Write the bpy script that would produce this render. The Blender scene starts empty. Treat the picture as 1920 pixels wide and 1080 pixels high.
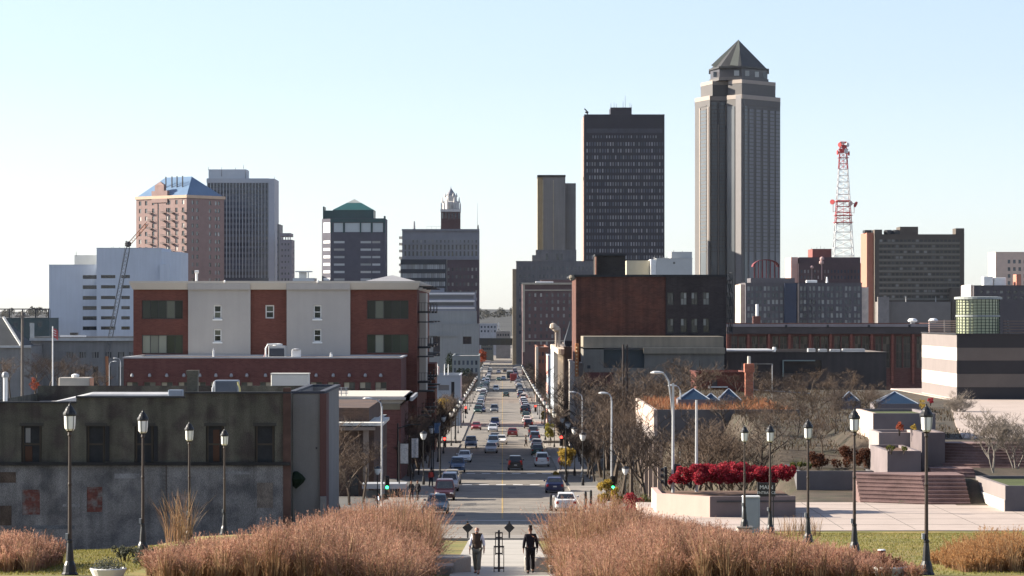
import bpy, math, random
import numpy as np
from mathutils import Vector, Matrix
R = math.radians
rnd = random.Random(7)
sc = bpy.context.scene
COL = sc.collection
# photograph scale: focal length in photo pixels, street vanishing column, horizon row, eye height
F, CX, CY, ZC = 5400., 942., 590., 27.
SUN_EL, SUN_BACK = 24., 14.

def lerp_tab(t, d):
    if d <= t[0][0]: return t[0][1]
    for (a, b), (c, e) in zip(t, t[1:]):
        if d <= c: return b + (e-b)*(d-a)/(c-a)
    return t[-1][1]
PROF = [(0,3.2),(60,6.8),(84,8.4),(104,9.55),(130,11),(165,13),(200,14.6),(231,15.8),(260,16.7),(297,17.6),(346,18.7),(400,19.6),
        (500,21),(600,22),(700,22.8),(850,23.8),(1000,24.6),(1150,25.3),(1500,26.2),(2000,27),(20000,27)]
LAWN = [(0,2.4),(60,6.4),(84,7.6),(100,8.3),(116,9.2),(132,10.05),(142,10.85),(152,11.7),(158,12.0),(190,12.0)]
def ss(x, a, b):
    t = min(1, max(0, (x-a)/(b-a))); return t*t*(3-2*t)
def P(Y):                                   # height of the street along its length
    k = 8 if Y < 400 else 30
    return ZC-(lerp_tab(PROF, Y-k)+lerp_tab(PROF, Y)+lerp_tab(PROF, Y+k))/3
def G(X, Y):                                # height of the open ground
    p = P(Y)
    if Y < 230 and X <= 0:
        l = ZC-lerp_tab(LAWN, Y)
        p = p+(l-p)*ss(-X, 2.6, 5.5)*(1-ss(Y, 145, 172))
        p -= 3.6*ss(-X, 13.6, 17.5)*ss(Y, 103, 122)*(1-ss(Y, 150, 170))+2.9*ss(-X, 8, 15)*ss(Y, 150, 170)*(1-ss(Y, 225, 245))
    elif X > 0 and Y < 190:
        l = ZC-lerp_tab(LAWN, Y)
        p = p+(l-p)*ss(X, 2.6, 5.5)*(1-ss(Y, 150, 160)*(1-ss(X, 7.2, 8.6)))*(1-ss(Y, 178, 186)*(1-ss(X, 17, 20)))
    if X > 16 and Y > 180:
        if X < 25.4: lev = 15+1.3*ss(Y, 198, 199.5)+.9*ss(Y, 206, 208)+1.2*ss(Y, 216, 232)
        elif X > 28.5: lev = 15+1.35*ss(Y, 181.5, 184.5)+.35*ss(Y, 188.5, 190)+1.4*ss(Y, 193.5, 196.5)
        else: lev = 15+1.35*ss(Y, 182, 185)+1.75*ss(Y, 205, 207)
        p = p+(lev-p)*ss(X, 17, 20)*(1-ss(Y, 345, 380))
    return p
def sc_at(D): return F/D

# ---------------------------------------------------------------- materials
MATS = {}
def NT(name):
    m = bpy.data.materials.new(name); m.use_nodes = True
    nt = m.node_tree; b = nt.nodes['Principled BSDF']
    return m, nt, b
def rgb(c): return (c[0], c[1], c[2], 1)
def M(name, c, rough=.8, var=.18, scale=.4, streak=.0, bump=0., brick=None, metal=0., spec=.3, var2=None, fine=0., trans=0.):
    """plain weathered surface; brick=(w,h) adds courses; streak adds vertical run-off; var2 a second tint"""
    if name in MATS: return MATS[name]
    m, nt, b = NT(name); N, L = nt.nodes, nt.links
    b.inputs['Roughness'].default_value = rough; b.inputs['Metallic'].default_value = metal
    b.inputs['Specular IOR Level'].default_value = spec
    tc = N.new('ShaderNodeTexCoord')
    n1 = N.new('ShaderNodeTexNoise'); n1.inputs['Scale'].default_value = scale; n1.inputs['Detail'].default_value = 6; n1.inputs['Roughness'].default_value = .65
    L.new(tc.outputs['Object'], n1.inputs['Vector'])
    cr = N.new('ShaderNodeMapRange'); cr.inputs['From Min'].default_value = .3; cr.inputs['From Max'].default_value = .7
    cr.inputs['To Min'].default_value = 1-var; cr.inputs['To Max'].default_value = 1+var
    L.new(n1.outputs['Fac'], cr.inputs['Value'])
    val = cr.outputs['Result']
    def mul(v, w):
        q = N.new('ShaderNodeMath'); q.operation = 'MULTIPLY'; L.new(v, q.inputs[0]); L.new(w, q.inputs[1]); return q.outputs[0]
    if streak:
        mp = N.new('ShaderNodeMapping'); mp.inputs['Scale'].default_value = (1.3, 1.3, .06); L.new(tc.outputs['Object'], mp.inputs['Vector'])
        n2 = N.new('ShaderNodeTexNoise'); n2.inputs['Scale'].default_value = 1.2; n2.inputs['Detail'].default_value = 5
        L.new(mp.outputs['Vector'], n2.inputs['Vector'])
        c2 = N.new('ShaderNodeMapRange'); c2.inputs['From Min'].default_value = .35; c2.inputs['From Max'].default_value = .7
        c2.inputs['To Min'].default_value = 1; c2.inputs['To Max'].default_value = 1-streak; L.new(n2.outputs['Fac'], c2.inputs['Value'])
        val = mul(val, c2.outputs['Result'])
    if fine:
        n3 = N.new('ShaderNodeTexNoise'); n3.inputs['Scale'].default_value = 14; n3.inputs['Detail'].default_value = 3; L.new(tc.outputs['Object'], n3.inputs['Vector'])
        c3 = N.new('ShaderNodeMapRange'); c3.inputs['From Min'].default_value = .3; c3.inputs['From Max'].default_value = .7
        c3.inputs['To Min'].default_value = 1-fine; c3.inputs['To Max'].default_value = 1+fine; L.new(n3.outputs['Fac'], c3.inputs['Value'])
        val = mul(val, c3.outputs['Result'])
    base = N.new('ShaderNodeRGB'); base.outputs[0].default_value = rgb(c); colr = base.outputs[0]
    if var2:
        n4 = N.new('ShaderNodeTexNoise'); n4.inputs['Scale'].default_value = scale*1.7; n4.inputs['Detail'].default_value = 5; L.new(tc.outputs['Object'], n4.inputs['Vector'])
        rp = N.new('ShaderNodeValToRGB'); rp.color_ramp.elements[0].position = .46; rp.color_ramp.elements[1].position = .62; L.new(n4.outputs['Fac'], rp.inputs['Fac'])
        mx = N.new('ShaderNodeMixRGB'); L.new(rp.outputs['Color'], mx.inputs['Fac']); L.new(colr, mx.inputs['Color1']); mx.inputs['Color2'].default_value = rgb(var2); colr = mx.outputs[0]
    if brick:
        sp = N.new('ShaderNodeSeparateXYZ'); L.new(tc.outputs['Object'], sp.inputs[0])
        ad = N.new('ShaderNodeMath'); ad.operation = 'ADD'; L.new(sp.outputs[0], ad.inputs[0]); L.new(sp.outputs[1], ad.inputs[1])
        cb = N.new('ShaderNodeCombineXYZ'); L.new(ad.outputs[0], cb.inputs[0]); L.new(sp.outputs[2], cb.inputs[1])
        bt = N.new('ShaderNodeTexBrick'); L.new(cb.outputs[0], bt.inputs['Vector'])
        bt.inputs['Scale'].default_value = 1; bt.inputs['Brick Width'].default_value = brick[0]; bt.inputs['Row Height'].default_value = brick[1]
        bt.inputs['Mortar Size'].default_value = brick[1]*.12; bt.inputs['Bias'].default_value = 0
        bt.inputs['Color1'].default_value = (.72, .72, .72, 1); bt.inputs['Color2'].default_value = (1.2, 1.2, 1.2, 1); bt.inputs['Mortar'].default_value = (1.25, 1.3, 1.3, 1)
        m2 = N.new('ShaderNodeMixRGB'); m2.blend_type = 'MULTIPLY'; m2.inputs['Fac'].default_value = .8
        L.new(colr, m2.inputs['Color1']); L.new(bt.outputs['Color'], m2.inputs['Color2']); colr = m2.outputs[0]
    m3 = N.new('ShaderNodeVectorMath'); m3.operation = 'SCALE'; L.new(colr, m3.inputs[0]); L.new(val, m3.inputs['Scale'])
    L.new(m3.outputs[0], b.inputs['Base Color'])
    if bump:
        bp = N.new('ShaderNodeBump'); bp.inputs['Strength'].default_value = bump; bp.inputs['Distance'].default_value = .05
        L.new(n1.outputs['Fac'], bp.inputs['Height']); L.new(bp.outputs[0], b.inputs['Normal'])
    MATS[name] = m; return m
def GLASS(name, dark=(.015,.02,.028), pale=(.25,.26,.26), share=.22, rough=.08, spec=.6):
    """window glass: each pane its own tone, pale ones paint in blinds and sky reflections"""
    if name in MATS: return MATS[name]
    m, nt, b = NT(name); N, L = nt.nodes, nt.links
    b.inputs['Roughness'].default_value = rough; b.inputs['Specular IOR Level'].default_value = spec
    oi = N.new('ShaderNodeObjectInfo'); ge = N.new('ShaderNodeNewGeometry')
    a = N.new('ShaderNodeMath'); a.operation = 'ADD'; L.new(oi.outputs['Random'], a.inputs[0]); L.new(ge.outputs['Random Per Island'], a.inputs[1])
    f = N.new('ShaderNodeMath'); f.operation = 'FRACT'; L.new(a.outputs[0], f.inputs[0])
    rp = N.new('ShaderNodeValToRGB'); e = rp.color_ramp.elements
    e[0].position = 0; e[0].color = rgb(dark); e[1].position = 1; e[1].color = rgb(pale)
    k = e.new(max(.01, 1-share)); k.color = rgb([d*2.2 for d in dark]); k2 = e.new(min(.99, 1-share*.6)); k2.color = rgb([p*.6 for p in pale])  # the pale end also paints in reflected sky
    L.new(f.outputs[0], rp.inputs['Fac']); L.new(rp.outputs['Color'], b.inputs['Base Color'])
    MATS[name] = m; return m
def EMIT(name, c, s):
    if name in MATS: return MATS[name]
    m, nt, b = NT(name); b.inputs['Base Color'].default_value = rgb(c); b.inputs['Emission Color'].default_value = rgb(c); b.inputs['Emission Strength'].default_value = s
    MATS[name] = m; return m
def LEAF(name, cols, rough=.7, trans=.35, patch=0):
    """foliage and dry grass: tone varies leaf by leaf, light comes through"""
    if name in MATS: return MATS[name]
    m, nt, b = NT(name); N, L = nt.nodes, nt.links
    ge = N.new('ShaderNodeNewGeometry'); rp = N.new('ShaderNodeValToRGB'); e = rp.color_ramp.elements
    e[0].position = 0; e[0].color = rgb(cols[0]); e[1].position = 1; e[1].color = rgb(cols[-1])
    for i, c in enumerate(cols[1:-1]): e.new((i+1)/(len(cols)-1)).color = rgb(c)
    L.new(ge.outputs['Random Per Island'], rp.inputs['Fac'])
    b.inputs['Roughness'].default_value = rough; b.inputs['Specular IOR Level'].default_value = .15; out = rp.outputs[0]
    if patch:                                     # plants differ from one clump to the next
        tc = N.new('ShaderNodeTexCoord'); no = N.new('ShaderNodeTexNoise'); no.inputs['Scale'].default_value = patch; no.inputs['Detail'].default_value = 2; L.new(tc.outputs['Object'], no.inputs['Vector'])
        mr = N.new('ShaderNodeMapRange'); mr.inputs['From Min'].default_value = .35; mr.inputs['From Max'].default_value = .65; mr.inputs['To Min'].default_value = .62; mr.inputs['To Max'].default_value = 1.3; L.new(no.outputs['Fac'], mr.inputs['Value'])
        vm = N.new('ShaderNodeVectorMath'); vm.operation = 'SCALE'; L.new(out, vm.inputs[0]); L.new(mr.outputs['Result'], vm.inputs['Scale']); out = vm.outputs[0]
    L.new(out, b.inputs['Base Color'])
    tr = N.new('ShaderNodeBsdfTranslucent'); L.new(out, tr.inputs['Color'])
    mx = N.new('ShaderNodeMixShader'); mx.inputs[0].default_value = trans
    L.new(b.outputs[0], mx.inputs[1]); L.new(tr.outputs[0], mx.inputs[2]); L.new(mx.outputs[0], N['Material Output'].inputs['Surface'])
    MATS[name] = m; return m

# ---------------------------------------------------------------- mesh building
class MB:
    def __init__(s): s.v = []; s.f = []; s.mi = []; s.cur = 0
    def add(s, vs, fs):
        o = len(s.v); s.v += [tuple(v) for v in vs]; s.f += [tuple(i+o for i in f) for f in fs]; s.mi += [s.cur]*len(fs); return s
    def box(s, x0, x1, y0, y1, z0, z1):
        return s.add([(x0,y0,z0),(x1,y0,z0),(x1,y1,z0),(x0,y1,z0),(x0,y0,z1),(x1,y0,z1),(x1,y1,z1),(x0,y1,z1)],
                     [(0,3,2,1),(4,5,6,7),(0,1,5,4),(1,2,6,5),(2,3,7,6),(3,0,4,7)])
    def bev(s, x0, x1, y0, y1, z0, z1, b=.03):       # box with its upright and top edges taken off
        p = [(x0+b,y0),(x1-b,y0),(x1,y0+b),(x1,y1-b),(x1-b,y1),(x0+b,y1),(x0,y1-b),(x0,y0+b)]
        cx, cy = (x0+x1)/2, (y0+y1)/2
        q = [(x+(b if x < cx else -b), y+(b if y < cy else -b)) for x, y in p]
        return s.loft([[(x,y,z0) for x, y in p], [(x,y,z1-b) for x, y in p], [(x,y,z1) for x, y in q]])
    def loft(s, rings, cap0=True, cap1=True, close=True):
        o = len(s.v); n = len(rings[0]); fs = []
        for r in rings: s.v += [tuple(v) for v in r]
        for i in range(len(rings)-1):
            for j in range(n if close else n-1):
                k = (j+1) % n; fs.append((o+i*n+j, o+i*n+k, o+(i+1)*n+k, o+(i+1)*n+j))
        if cap0: fs.append(tuple(o+j for j in reversed(range(n))))
        if cap1: fs.append(tuple(o+(len(rings)-1)*n+j for j in range(n)))
        s.f += fs; s.mi += [s.cur]*len(fs); return s
    def prism(s, poly, z0, z1): return s.loft([[(x,y,z0) for x, y in poly], [(x,y,z1) for x, y in poly]])
    def lathe(s, prof, n=10, c=(0,0,0), ph=0):       # prof: (radius, z)
        return s.loft([[(c[0]+r*math.cos(ph+2*math.pi*j/n), c[1]+r*math.sin(ph+2*math.pi*j/n), c[2]+z) for j in range(n)] for r, z in prof])
    def tube(s, pts, r, n=6):
        pts = [Vector(p) for p in pts]; rs = r if isinstance(r, (list, tuple)) else [r]*len(pts); rings = []
        for i, p in enumerate(pts):
            t = (pts[min(i+1, len(pts)-1)]-pts[max(i-1, 0)]).normalized()
            a = t.orthogonal().normalized() if i == 0 else (u-t*u.dot(t)).normalized()
            u = a; w = t.cross(a)
            rings.append([p+(a*math.cos(2*math.pi*j/n)+w*math.sin(2*math.pi*j/n))*rs[i] for j in range(n)])
        return s.loft(rings)
    def quad(s, a, b, c, d): return s.add([a,b,c,d], [(0,1,2,3)])
    def fac(s, p0, p1, z0, z1, ops=(), rev=.25):     # wall p0->p1 with real openings (u0,u1,z0,z1) and reveals
        dx, dy = p1[0]-p0[0], p1[1]-p0[1]; Lw = math.hypot(dx, dy); dx /= Lw; dy /= Lw; ix, iy = -dy, dx
        pt = lambda u, z, q=0: (p0[0]+dx*u+ix*q, p0[1]+dy*u+iy*q, z)
        us = sorted({0., Lw, *[round(o[0],4) for o in ops], *[round(o[1],4) for o in ops]}); zs = sorted({z0, z1, *[round(o[2],4) for o in ops], *[round(o[3],4) for o in ops]})
        us = [u for u in us if 0 <= u <= Lw+1e-6]; zs = [z for z in zs if z0-1e-6 <= z <= z1+1e-6]
        iu = {u: i for i, u in enumerate(us)}; iz = {z: i for i, z in enumerate(zs)}; holes = set()
        for o in ops:
            a, b, c, d = (round(q,4) for q in o)
            if a not in iu or b not in iu or c not in iz or d not in iz: continue
            for i in range(iu[a], iu[b]):
                for k in range(iz[c], iz[d]): holes.add((i, k))
            for A, B in (((a,c),(b,c)), ((b,c),(b,d)), ((b,d),(a,d)), ((a,d),(a,c))):
                s.quad(pt(*A), pt(*A, rev), pt(*B, rev), pt(*B))
        for k in range(len(zs)-1):
            i = 0
            while i < len(us)-1:
                if (i, k) in holes: i += 1; continue
                j = i
                while j < len(us)-1 and (j, k) not in holes: j += 1
                s.quad(pt(us[i],zs[k]), pt(us[j],zs[k]), pt(us[j],zs[k+1]), pt(us[i],zs[k+1])); i = j
        return s
    def build(s, name, mat, parent=None, label=None, smooth=False, loc=None):
        me = bpy.data.meshes.new(name); me.from_pydata(s.v, [], s.f)
        for m in (mat if isinstance(mat, (list, tuple)) else [mat]): me.materials.append(m)
        if isinstance(mat, (list, tuple)) and len(mat) > 1: me.polygons.foreach_set('material_index', s.mi)
        if smooth: me.polygons.foreach_set('use_smooth', [True]*len(s.f))
        me.update(); return link(name, me, parent, label, loc)
def link(name, me, parent=None, label=None, loc=None):
    o = bpy.data.objects.new(name, me); COL.objects.link(o); o.parent = parent
    if label: o['label'] = label
    if loc is not None: o.location = loc
    return o
def npmesh(name, V, Q, mat, parent=None):
    me = bpy.data.meshes.new(name); V = np.asarray(V, dtype=np.float32); Q = np.asarray(Q, dtype=np.int32); n, k = Q.shape
    me.vertices.add(len(V)); me.vertices.foreach_set('co', V.ravel()); me.loops.add(n*k); me.loops.foreach_set('vertex_index', Q.ravel())
    me.polygons.add(n); me.polygons.foreach_set('loop_start', np.arange(0, n*k, k, dtype=np.int32)); me.polygons.foreach_set('loop_total', np.full(n, k, dtype=np.int32))
    me.materials.append(mat); me.update(calc_edges=True); return me
USED = set()
def tag(o, label, cat, group=None, kind=None):
    o['label'] = label; o['category'] = cat
    if group: o['group'] = group
    elif label in USED: print('DUP LABEL', label)
    USED.add(label)
    if kind: o['kind'] = kind
    return o
def thing(name, label, cat, loc, rz=0., group=None):
    o = bpy.data.objects.new(name, None); COL.objects.link(o); o.empty_display_size = .3
    o.location = loc; o.rotation_euler = (0,0,rz); return tag(o, label, cat, group)
def struct(o): o['kind'] = 'structure'; return o
KIDS = {}
def kids(o):
    if o.name not in KIDS: KIDS[o.name] = [c for c in COL.objects if c.parent == o]
    return KIDS[o.name]
def dup(root, loc, rz=0., label=None, group=None, scale=1., remat=None):
    """a copy of a thing with copies of its parts and their sub-parts; remat swaps a material on the copy's own object slot"""
    r = root.copy(); COL.objects.link(r); r.location = loc; r.rotation_euler = (0,0,rz); r.scale = (scale,)*3
    if label: r['label'] = label; USED.add(label)
    if group: r['group'] = group
    def rec(src, dst):
        for ch in kids(src):
            c = ch.copy(); COL.objects.link(c); c.parent = dst
            if remat and ch.type == 'MESH' and ch.data.materials and ch.data.materials[0] in remat:
                c.material_slots[0].link = 'OBJECT'; c.material_slots[0].material = remat[ch.data.materials[0]]
            rec(ch, c)
    rec(root, r); return r

# ---------------------------------------------------------------- buildings
WMESH = {}
class Bld:
    """a building: root at the middle of its front wall's foot; px/py helpers turn photograph pixels on the front plane into local metres"""
    def __init__(b, name, label, cat, x0, x1, ytop, D, depth, zb=None, group=None):
        b.s = F/D; b.D = D; b.w = (x1-x0)/b.s; b.d = depth; X = ((x0+x1)/2-CX)/b.s; b.X = X
        b.zb = (P(D) if zb is None else zb); b.h = ZC-(ytop-CY)/b.s-b.zb
        b.root = thing(name, label, cat, (X, D, b.zb), 0, group); b.nw = {}
    def lx(b, px): return (px-CX)/b.s-b.X
    def lz(b, py): return ZC-(py-CY)/b.s-b.zb
    def op(b, a, t, c, u): return (b.lx(a)+b.w/2, b.lx(c)+b.w/2, b.lz(u), b.lz(t))
    def grid(b, xs, ys, w, h):     # openings centred on pixel columns xs, tops at pixel rows ys, w x h pixels
        return [b.op(x-w/2, y, x+w/2, y+h) for y in ys for x in xs]
    def shell(b, mat, front=(), left=(), right=(), h=None, z0=-3, par=.5, rev=.25, roof=None, x0=None, x1=None, y0=0, y1=None, name='wall', glass=None, wname='window', frames=None, cap=.18, capm=None, pw=.3):
        h = b.h if h is None else h; x0 = -b.w/2 if x0 is None else x0; x1 = b.w/2 if x1 is None else x1; y1 = b.d if y1 is None else y1
        m = MB(); m.fac((x0,y0),(x1,y0), z0, h, front, rev); m.fac((x1,y0),(x1,y1), z0, h, right, rev)
        m.fac((x1,y1),(x0,y1), z0, h); m.fac((x0,y1),(x0,y0), z0, h, left, rev)
        # inner faces of the parapet and its coping
        t = pw; a, c, e, g = x0+t, x1-t, y0+t, y1-t; zr = h-par
        if par > 0:
            for p, q in (((a,e),(a,g)), ((a,g),(c,g)), ((c,g),(c,e)), ((c,e),(a,e))): m.fac(p, q, zr, h)
            for p in (((x0,y0),(x1,y0),(c,e),(a,e)), ((x1,y0),(x1,y1),(c,g),(c,e)), ((x1,y1),(x0,y1),(a,g),(c,g)), ((x0,y1),(x0,y0),(a,e),(a,g))):
                m.quad(*[(q[0],q[1],h) for q in p])
        wl = m.build(name, mat, b.root)
        k = 0 if par <= 0 else t
        rf = MB().box(x0+k, x1-k, y0+k, y1-k, zr-.2, zr).build('roof', roof or M('roof_membrane', (.32,.31,.3), .9, .25, .15), b.root)
        if cap and par > 0:
            q = .12; cm = MB()
            for A in ((x0-q,x1+q,y0-q,y0+t), (x0-q,x1+q,y1-t,y1+q), (x0-q,x0+t,y0+t,y1-t), (x1-t,x1+q,y0+t,y1-t)): cm.box(A[0],A[1],A[2],A[3],h+.003,h+cap)
            cm.build('coping', capm or mat, b.root)
        if glass:
            if front: b.wins(front, (x0,y0), (x1,y0), glass, rev, wname, frames)
            if left: b.wins(left, (x0,y1), (x0,y0), glass, rev, wname, frames)
            if right: b.wins(right, (x1,y0), (x1,y1), glass, rev, wname, frames)
        return wl
    def wins(b, ops, p0, p1, mat, rev=.25, name='window', frames=None):
        """a pane in each opening; the first 100 are parts of their own, the rest one part"""
        dx, dy = p1[0]-p0[0], p1[1]-p0[1]; Lw = math.hypot(dx, dy); dx /= Lw; dy /= Lw; ang = math.atan2(dy, dx); rest = MB()
        for o in sorted(ops, key=lambda o: -(o[1]-o[0])*(o[3]-o[2])):
            w, h = o[1]-o[0], o[3]-o[2]; u = (o[0]+o[1])/2; z = o[2]; n = b.nw.get(name, 0)
            q = rev-.02; c = (p0[0]+dx*u-dy*q, p0[1]+dy*u+dx*q, z)
            if n >= 100:
                e = w/2; rest.quad((c[0]-dx*e,c[1]-dy*e,z), (c[0]+dx*e,c[1]+dy*e,z), (c[0]+dx*e,c[1]+dy*e,z+h), (c[0]-dx*e,c[1]-dy*e,z+h)); continue
            b.nw[name] = n+1
            key = (round(w,2), round(h,2), mat.name, str(frames))
            if key not in WMESH:
                if frames:
                    fm, nx, nz, t = frames; k = MB().box(-w/2,-w/2+t,-.07,.0,0,h).box(w/2-t,w/2,-.07,.0,0,h).box(-w/2+t,w/2-t,-.07,.0,0,t).box(-w/2+t,w/2-t,-.07,.0,h-t,h)
                    for i in range(1, nx): xx = -w/2+w*i/nx; k.box(xx-t*.4,xx+t*.4,-.06,.0,t,h-t)
                    for i in range(1, nz): zz = h*i/nz; k.box(-w/2+t,w/2-t,-.055,-.005,zz-t*.35,zz+t*.35)
                    f = k.build(name, fm); me = f.data; bpy.data.objects.remove(f)
                    g = MB()
                    for i in range(nx):
                        for j in range(nz): X0, X1, Z0, Z1 = -w/2+w*i/nx, -w/2+w*(i+1)/nx, h*j/nz, h*(j+1)/nz; g.quad((X0,-.012,Z0),(X1,-.012,Z0),(X1,-.012,Z1),(X0,-.012,Z1))
                    g = g.build('pane', mat); pm = g.data; bpy.data.objects.remove(g)
                    WMESH[key] = (me, pm)
                else:
                    g = MB().quad((-w/2,0,0),(w/2,0,0),(w/2,0,h),(-w/2,0,h)).build(name, mat); WMESH[key] = (g.data, None); bpy.data.objects.remove(g)
            me, pm = WMESH[key]; ob = link(name, me, b.root, None, c); ob.rotation_euler = (0,0,ang)
            if pm: link('pane', pm, ob)
        if rest.f: rest.build(name, mat, b.root)['kind'] = 'stuff'
    def pbox(b, x0, x1, yt, yb, y0, y1, mb=None):   # box given in photo pixels (front plane) and metres of depth
        return (mb or MB()).box(b.lx(x0), b.lx(x1), y0, y1, b.lz(yb), b.lz(yt))
    def part(b, name, mat, x0, x1, yt, yb, y0, y1, label=None): return b.pbox(x0,x1,yt,yb,y0,y1).build(name, mat, b.root, label)
def at(px, py, D): return ((px-CX)*D/F, D, ZC-(py-CY)*D/F)
def XD(px, D): return (px-CX)*D/F
HAZE = .000009
# ---------------------------------------------------------------- camera, light, air
cam = bpy.data.cameras.new('camera'); co = bpy.data.objects.new('camera', cam); COL.objects.link(co)
co.location = (0, 0, ZC); co.rotation_euler = (R(90), 0, 0)
cam.sensor_width = 36; cam.lens = F/1920*36; cam.shift_x = (960-CX)/1920; cam.shift_y = (CY-540)/1920; cam.clip_start = 1; cam.clip_end = 30000
sc.camera = co
sunv = Vector((-math.cos(R(SUN_EL))*math.cos(R(SUN_BACK)), math.cos(R(SUN_EL))*math.sin(R(SUN_BACK)), math.sin(R(SUN_EL))))
sl = bpy.data.lights.new('sun', 'SUN'); sl.energy = 5; sl.angle = R(.5); sl.color = (1, .9, .76)
so = bpy.data.objects.new('sun', sl); COL.objects.link(so); so.location = (-200, 100, 300); so.rotation_euler = sunv.to_track_quat('Z', 'Y').to_euler()
w = bpy.data.worlds.new('World'); sc.world = w; w.use_nodes = True; nt = w.node_tree; bg = nt.nodes['Background']
sky = nt.nodes.new('ShaderNodeTexSky'); sky.sky_type = 'NISHITA'; sky.sun_disc = False; sky.sun_elevation = R(SUN_EL)
sky.sun_rotation = math.atan2(sunv.x, sunv.y); sky.altitude = 250; sky.air_density = 1.; sky.dust_density = .4; sky.ozone_density = 1.2
hs = nt.nodes.new('ShaderNodeHueSaturation'); hs.inputs['Saturation'].default_value = .62; hs.inputs['Value'].default_value = 1.
tn = nt.nodes.new('ShaderNodeMixRGB'); tn.blend_type = 'MULTIPLY'; tn.inputs['Fac'].default_value = 1; tn.inputs['Color2'].default_value = (.92,.985,1.17,1)
nt.links.new(sky.outputs[0], hs.inputs['Color']); nt.links.new(hs.outputs[0], tn.inputs['Color1']); nt.links.new(tn.outputs[0], bg.inputs['Color']); bg.inputs['Strength'].default_value = .061
sc.view_settings.view_transform = 'Standard'; sc.view_settings.look = 'None'; sc.view_settings.exposure = 1.53; sc.view_settings.gamma = 1
try: sc.view_settings.use_curve_mapping = False
except Exception: pass
cy = sc.cycles; cy.max_bounces = 5; cy.diffuse_bounces = 2; cy.glossy_bounces = 2; cy.transparent_max_bounces = 6; cy.volume_bounces = 0; cy.use_denoising = True
cy.caustics_reflective = False; cy.caustics_refractive = False

# ---------------------------------------------------------------- ground
YS = [20,40]+list(range(50, 260, 3))+list(range(260, 420, 8))+list(range(420, 1000, 25))+list(range(1000, 2400, 100))+[2600,3000,3600,4500,6000,9000,14000,20000]
SW = 10.4; KB = 6.6
def inv_x(): return [-9000,-5000,-2500,-1200,-700,-400,-250,-160,-110,-80,-60,-50,-44,-38]+list(range(-34,-10,2))+[-10.4,-8.5,-6.6,-5.5,-4.5,-3.5,-2.6,-1.8,0,1.8,2.6,3.5,4.5,5.5,6.6,7.4,8.0,8.6,9.4,10.4]+list(range(12,36,1))+[38,44,50,60,80,110,160,250,400,700,1200,2500,5000,9000]
XS = inv_x()
CROSS0, CROSS1 = 174, 206
def ground_z(X, Y):
    z = G(X, Y)
    if abs(X) <= 10.4+.01 and Y >= 168: z -= .25
    if X < -10.4 and 168 < Y < 230: z -= .06
    return z
gm = MB()
gm.v = [(x, y, ground_z(x, y)) for y in YS for x in XS]; n = len(XS)
gm.f = [(r*n+c, r*n+c+1, (r+1)*n+c+1, (r+1)*n+c) for r in range(len(YS)-1) for c in range(n-1)]; gm.mi = [0]*len(gm.f)
gmat = M('ground_dry_lawn', (.15,.142,.035), .95, .35, .35, fine=.35, var2=(.22,.16,.05), bump=.3)
gfar = M('ground_city', (.115,.11,.1), .95, .35, .03, fine=.2)
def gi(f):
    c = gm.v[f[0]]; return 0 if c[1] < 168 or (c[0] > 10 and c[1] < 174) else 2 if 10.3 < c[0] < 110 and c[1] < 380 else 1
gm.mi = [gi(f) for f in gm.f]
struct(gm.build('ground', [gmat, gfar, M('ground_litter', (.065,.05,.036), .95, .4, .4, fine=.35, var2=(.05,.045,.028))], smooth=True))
def strip(name, x0, x1, y0, y1, dz, mat, thick=0, kind=True, xn=1):
    ys = [y for y in YS if y0 < y < y1]; ys = [y0]+ys+[y1]; m = MB()
    rings = []
    for y in ys:
        z = P(y)+dz
        rings.append([(x0,y,z-thick),(x1,y,z-thick),(x1,y,z),(x0,y,z)] if thick else [(x0,y,z),(x1,y,z)])
    if thick: m.loft([list(reversed(r)) for r in rings])
    else:
        m.loft([r for r in rings], False, False, close=False)
    o = m.build(name, mat)
    if kind: struct(o)
    return o
asph = M('asphalt_worn', (.205,.182,.152), .9, .2, .3, fine=.2, var2=(.16,.143,.122), bump=.15)
conc = M('concrete_pale', (.235,.215,.19), .9, .22, .4, fine=.08, streak=.0)
conc_pink = M('concrete_pinkish', (.40,.33,.285), .9, .1, .4, fine=.06)
paint = M('road_paint_white', (.62,.6,.56), .8, .25, 2.5)
paint_y = M('road_paint_yellow', (.36,.25,.10), .85, .35, 1.5)
strip('road', -KB, KB, 169, 2400, .0, asph)
# sidewalks with a kerb step, interrupted at the crossing
SEG = [(206, 292), (338, 452), (466, 742), (756, 1150), (1170, 2300)]
for a, b in SEG:
    strip('pavement', -SW, -KB, a, b, .14, conc, .4); strip('pavement', KB, SW, a, b, .14, conc, .4)
for xx in (0,): strip('road_line', xx-.06, xx+.06, 214, 1150, .008, paint_y)
# crossing street
def sheet(name, x0, x1, y0, y1, dz, mat, nx=12):
    m = MB(); ys = [y0]+[y for y in YS if y0 < y < y1]+[y1]
    xs = [x0+(x1-x0)*i/nx for i in range(nx+1)]; q = len(xs)
    m.add([(x,y,G(x,y)+dz) for y in ys for x in xs], [(r*q+c, r*q+c+1, (r+1)*q+c+1, (r+1)*q+c) for r in range(len(ys)-1) for c in range(q-1)])
    return struct(m.build(name, mat))
sheet('cross_street', -46, -KB, CROSS0+2, CROSS1-2, .07, asph, 66)
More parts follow.
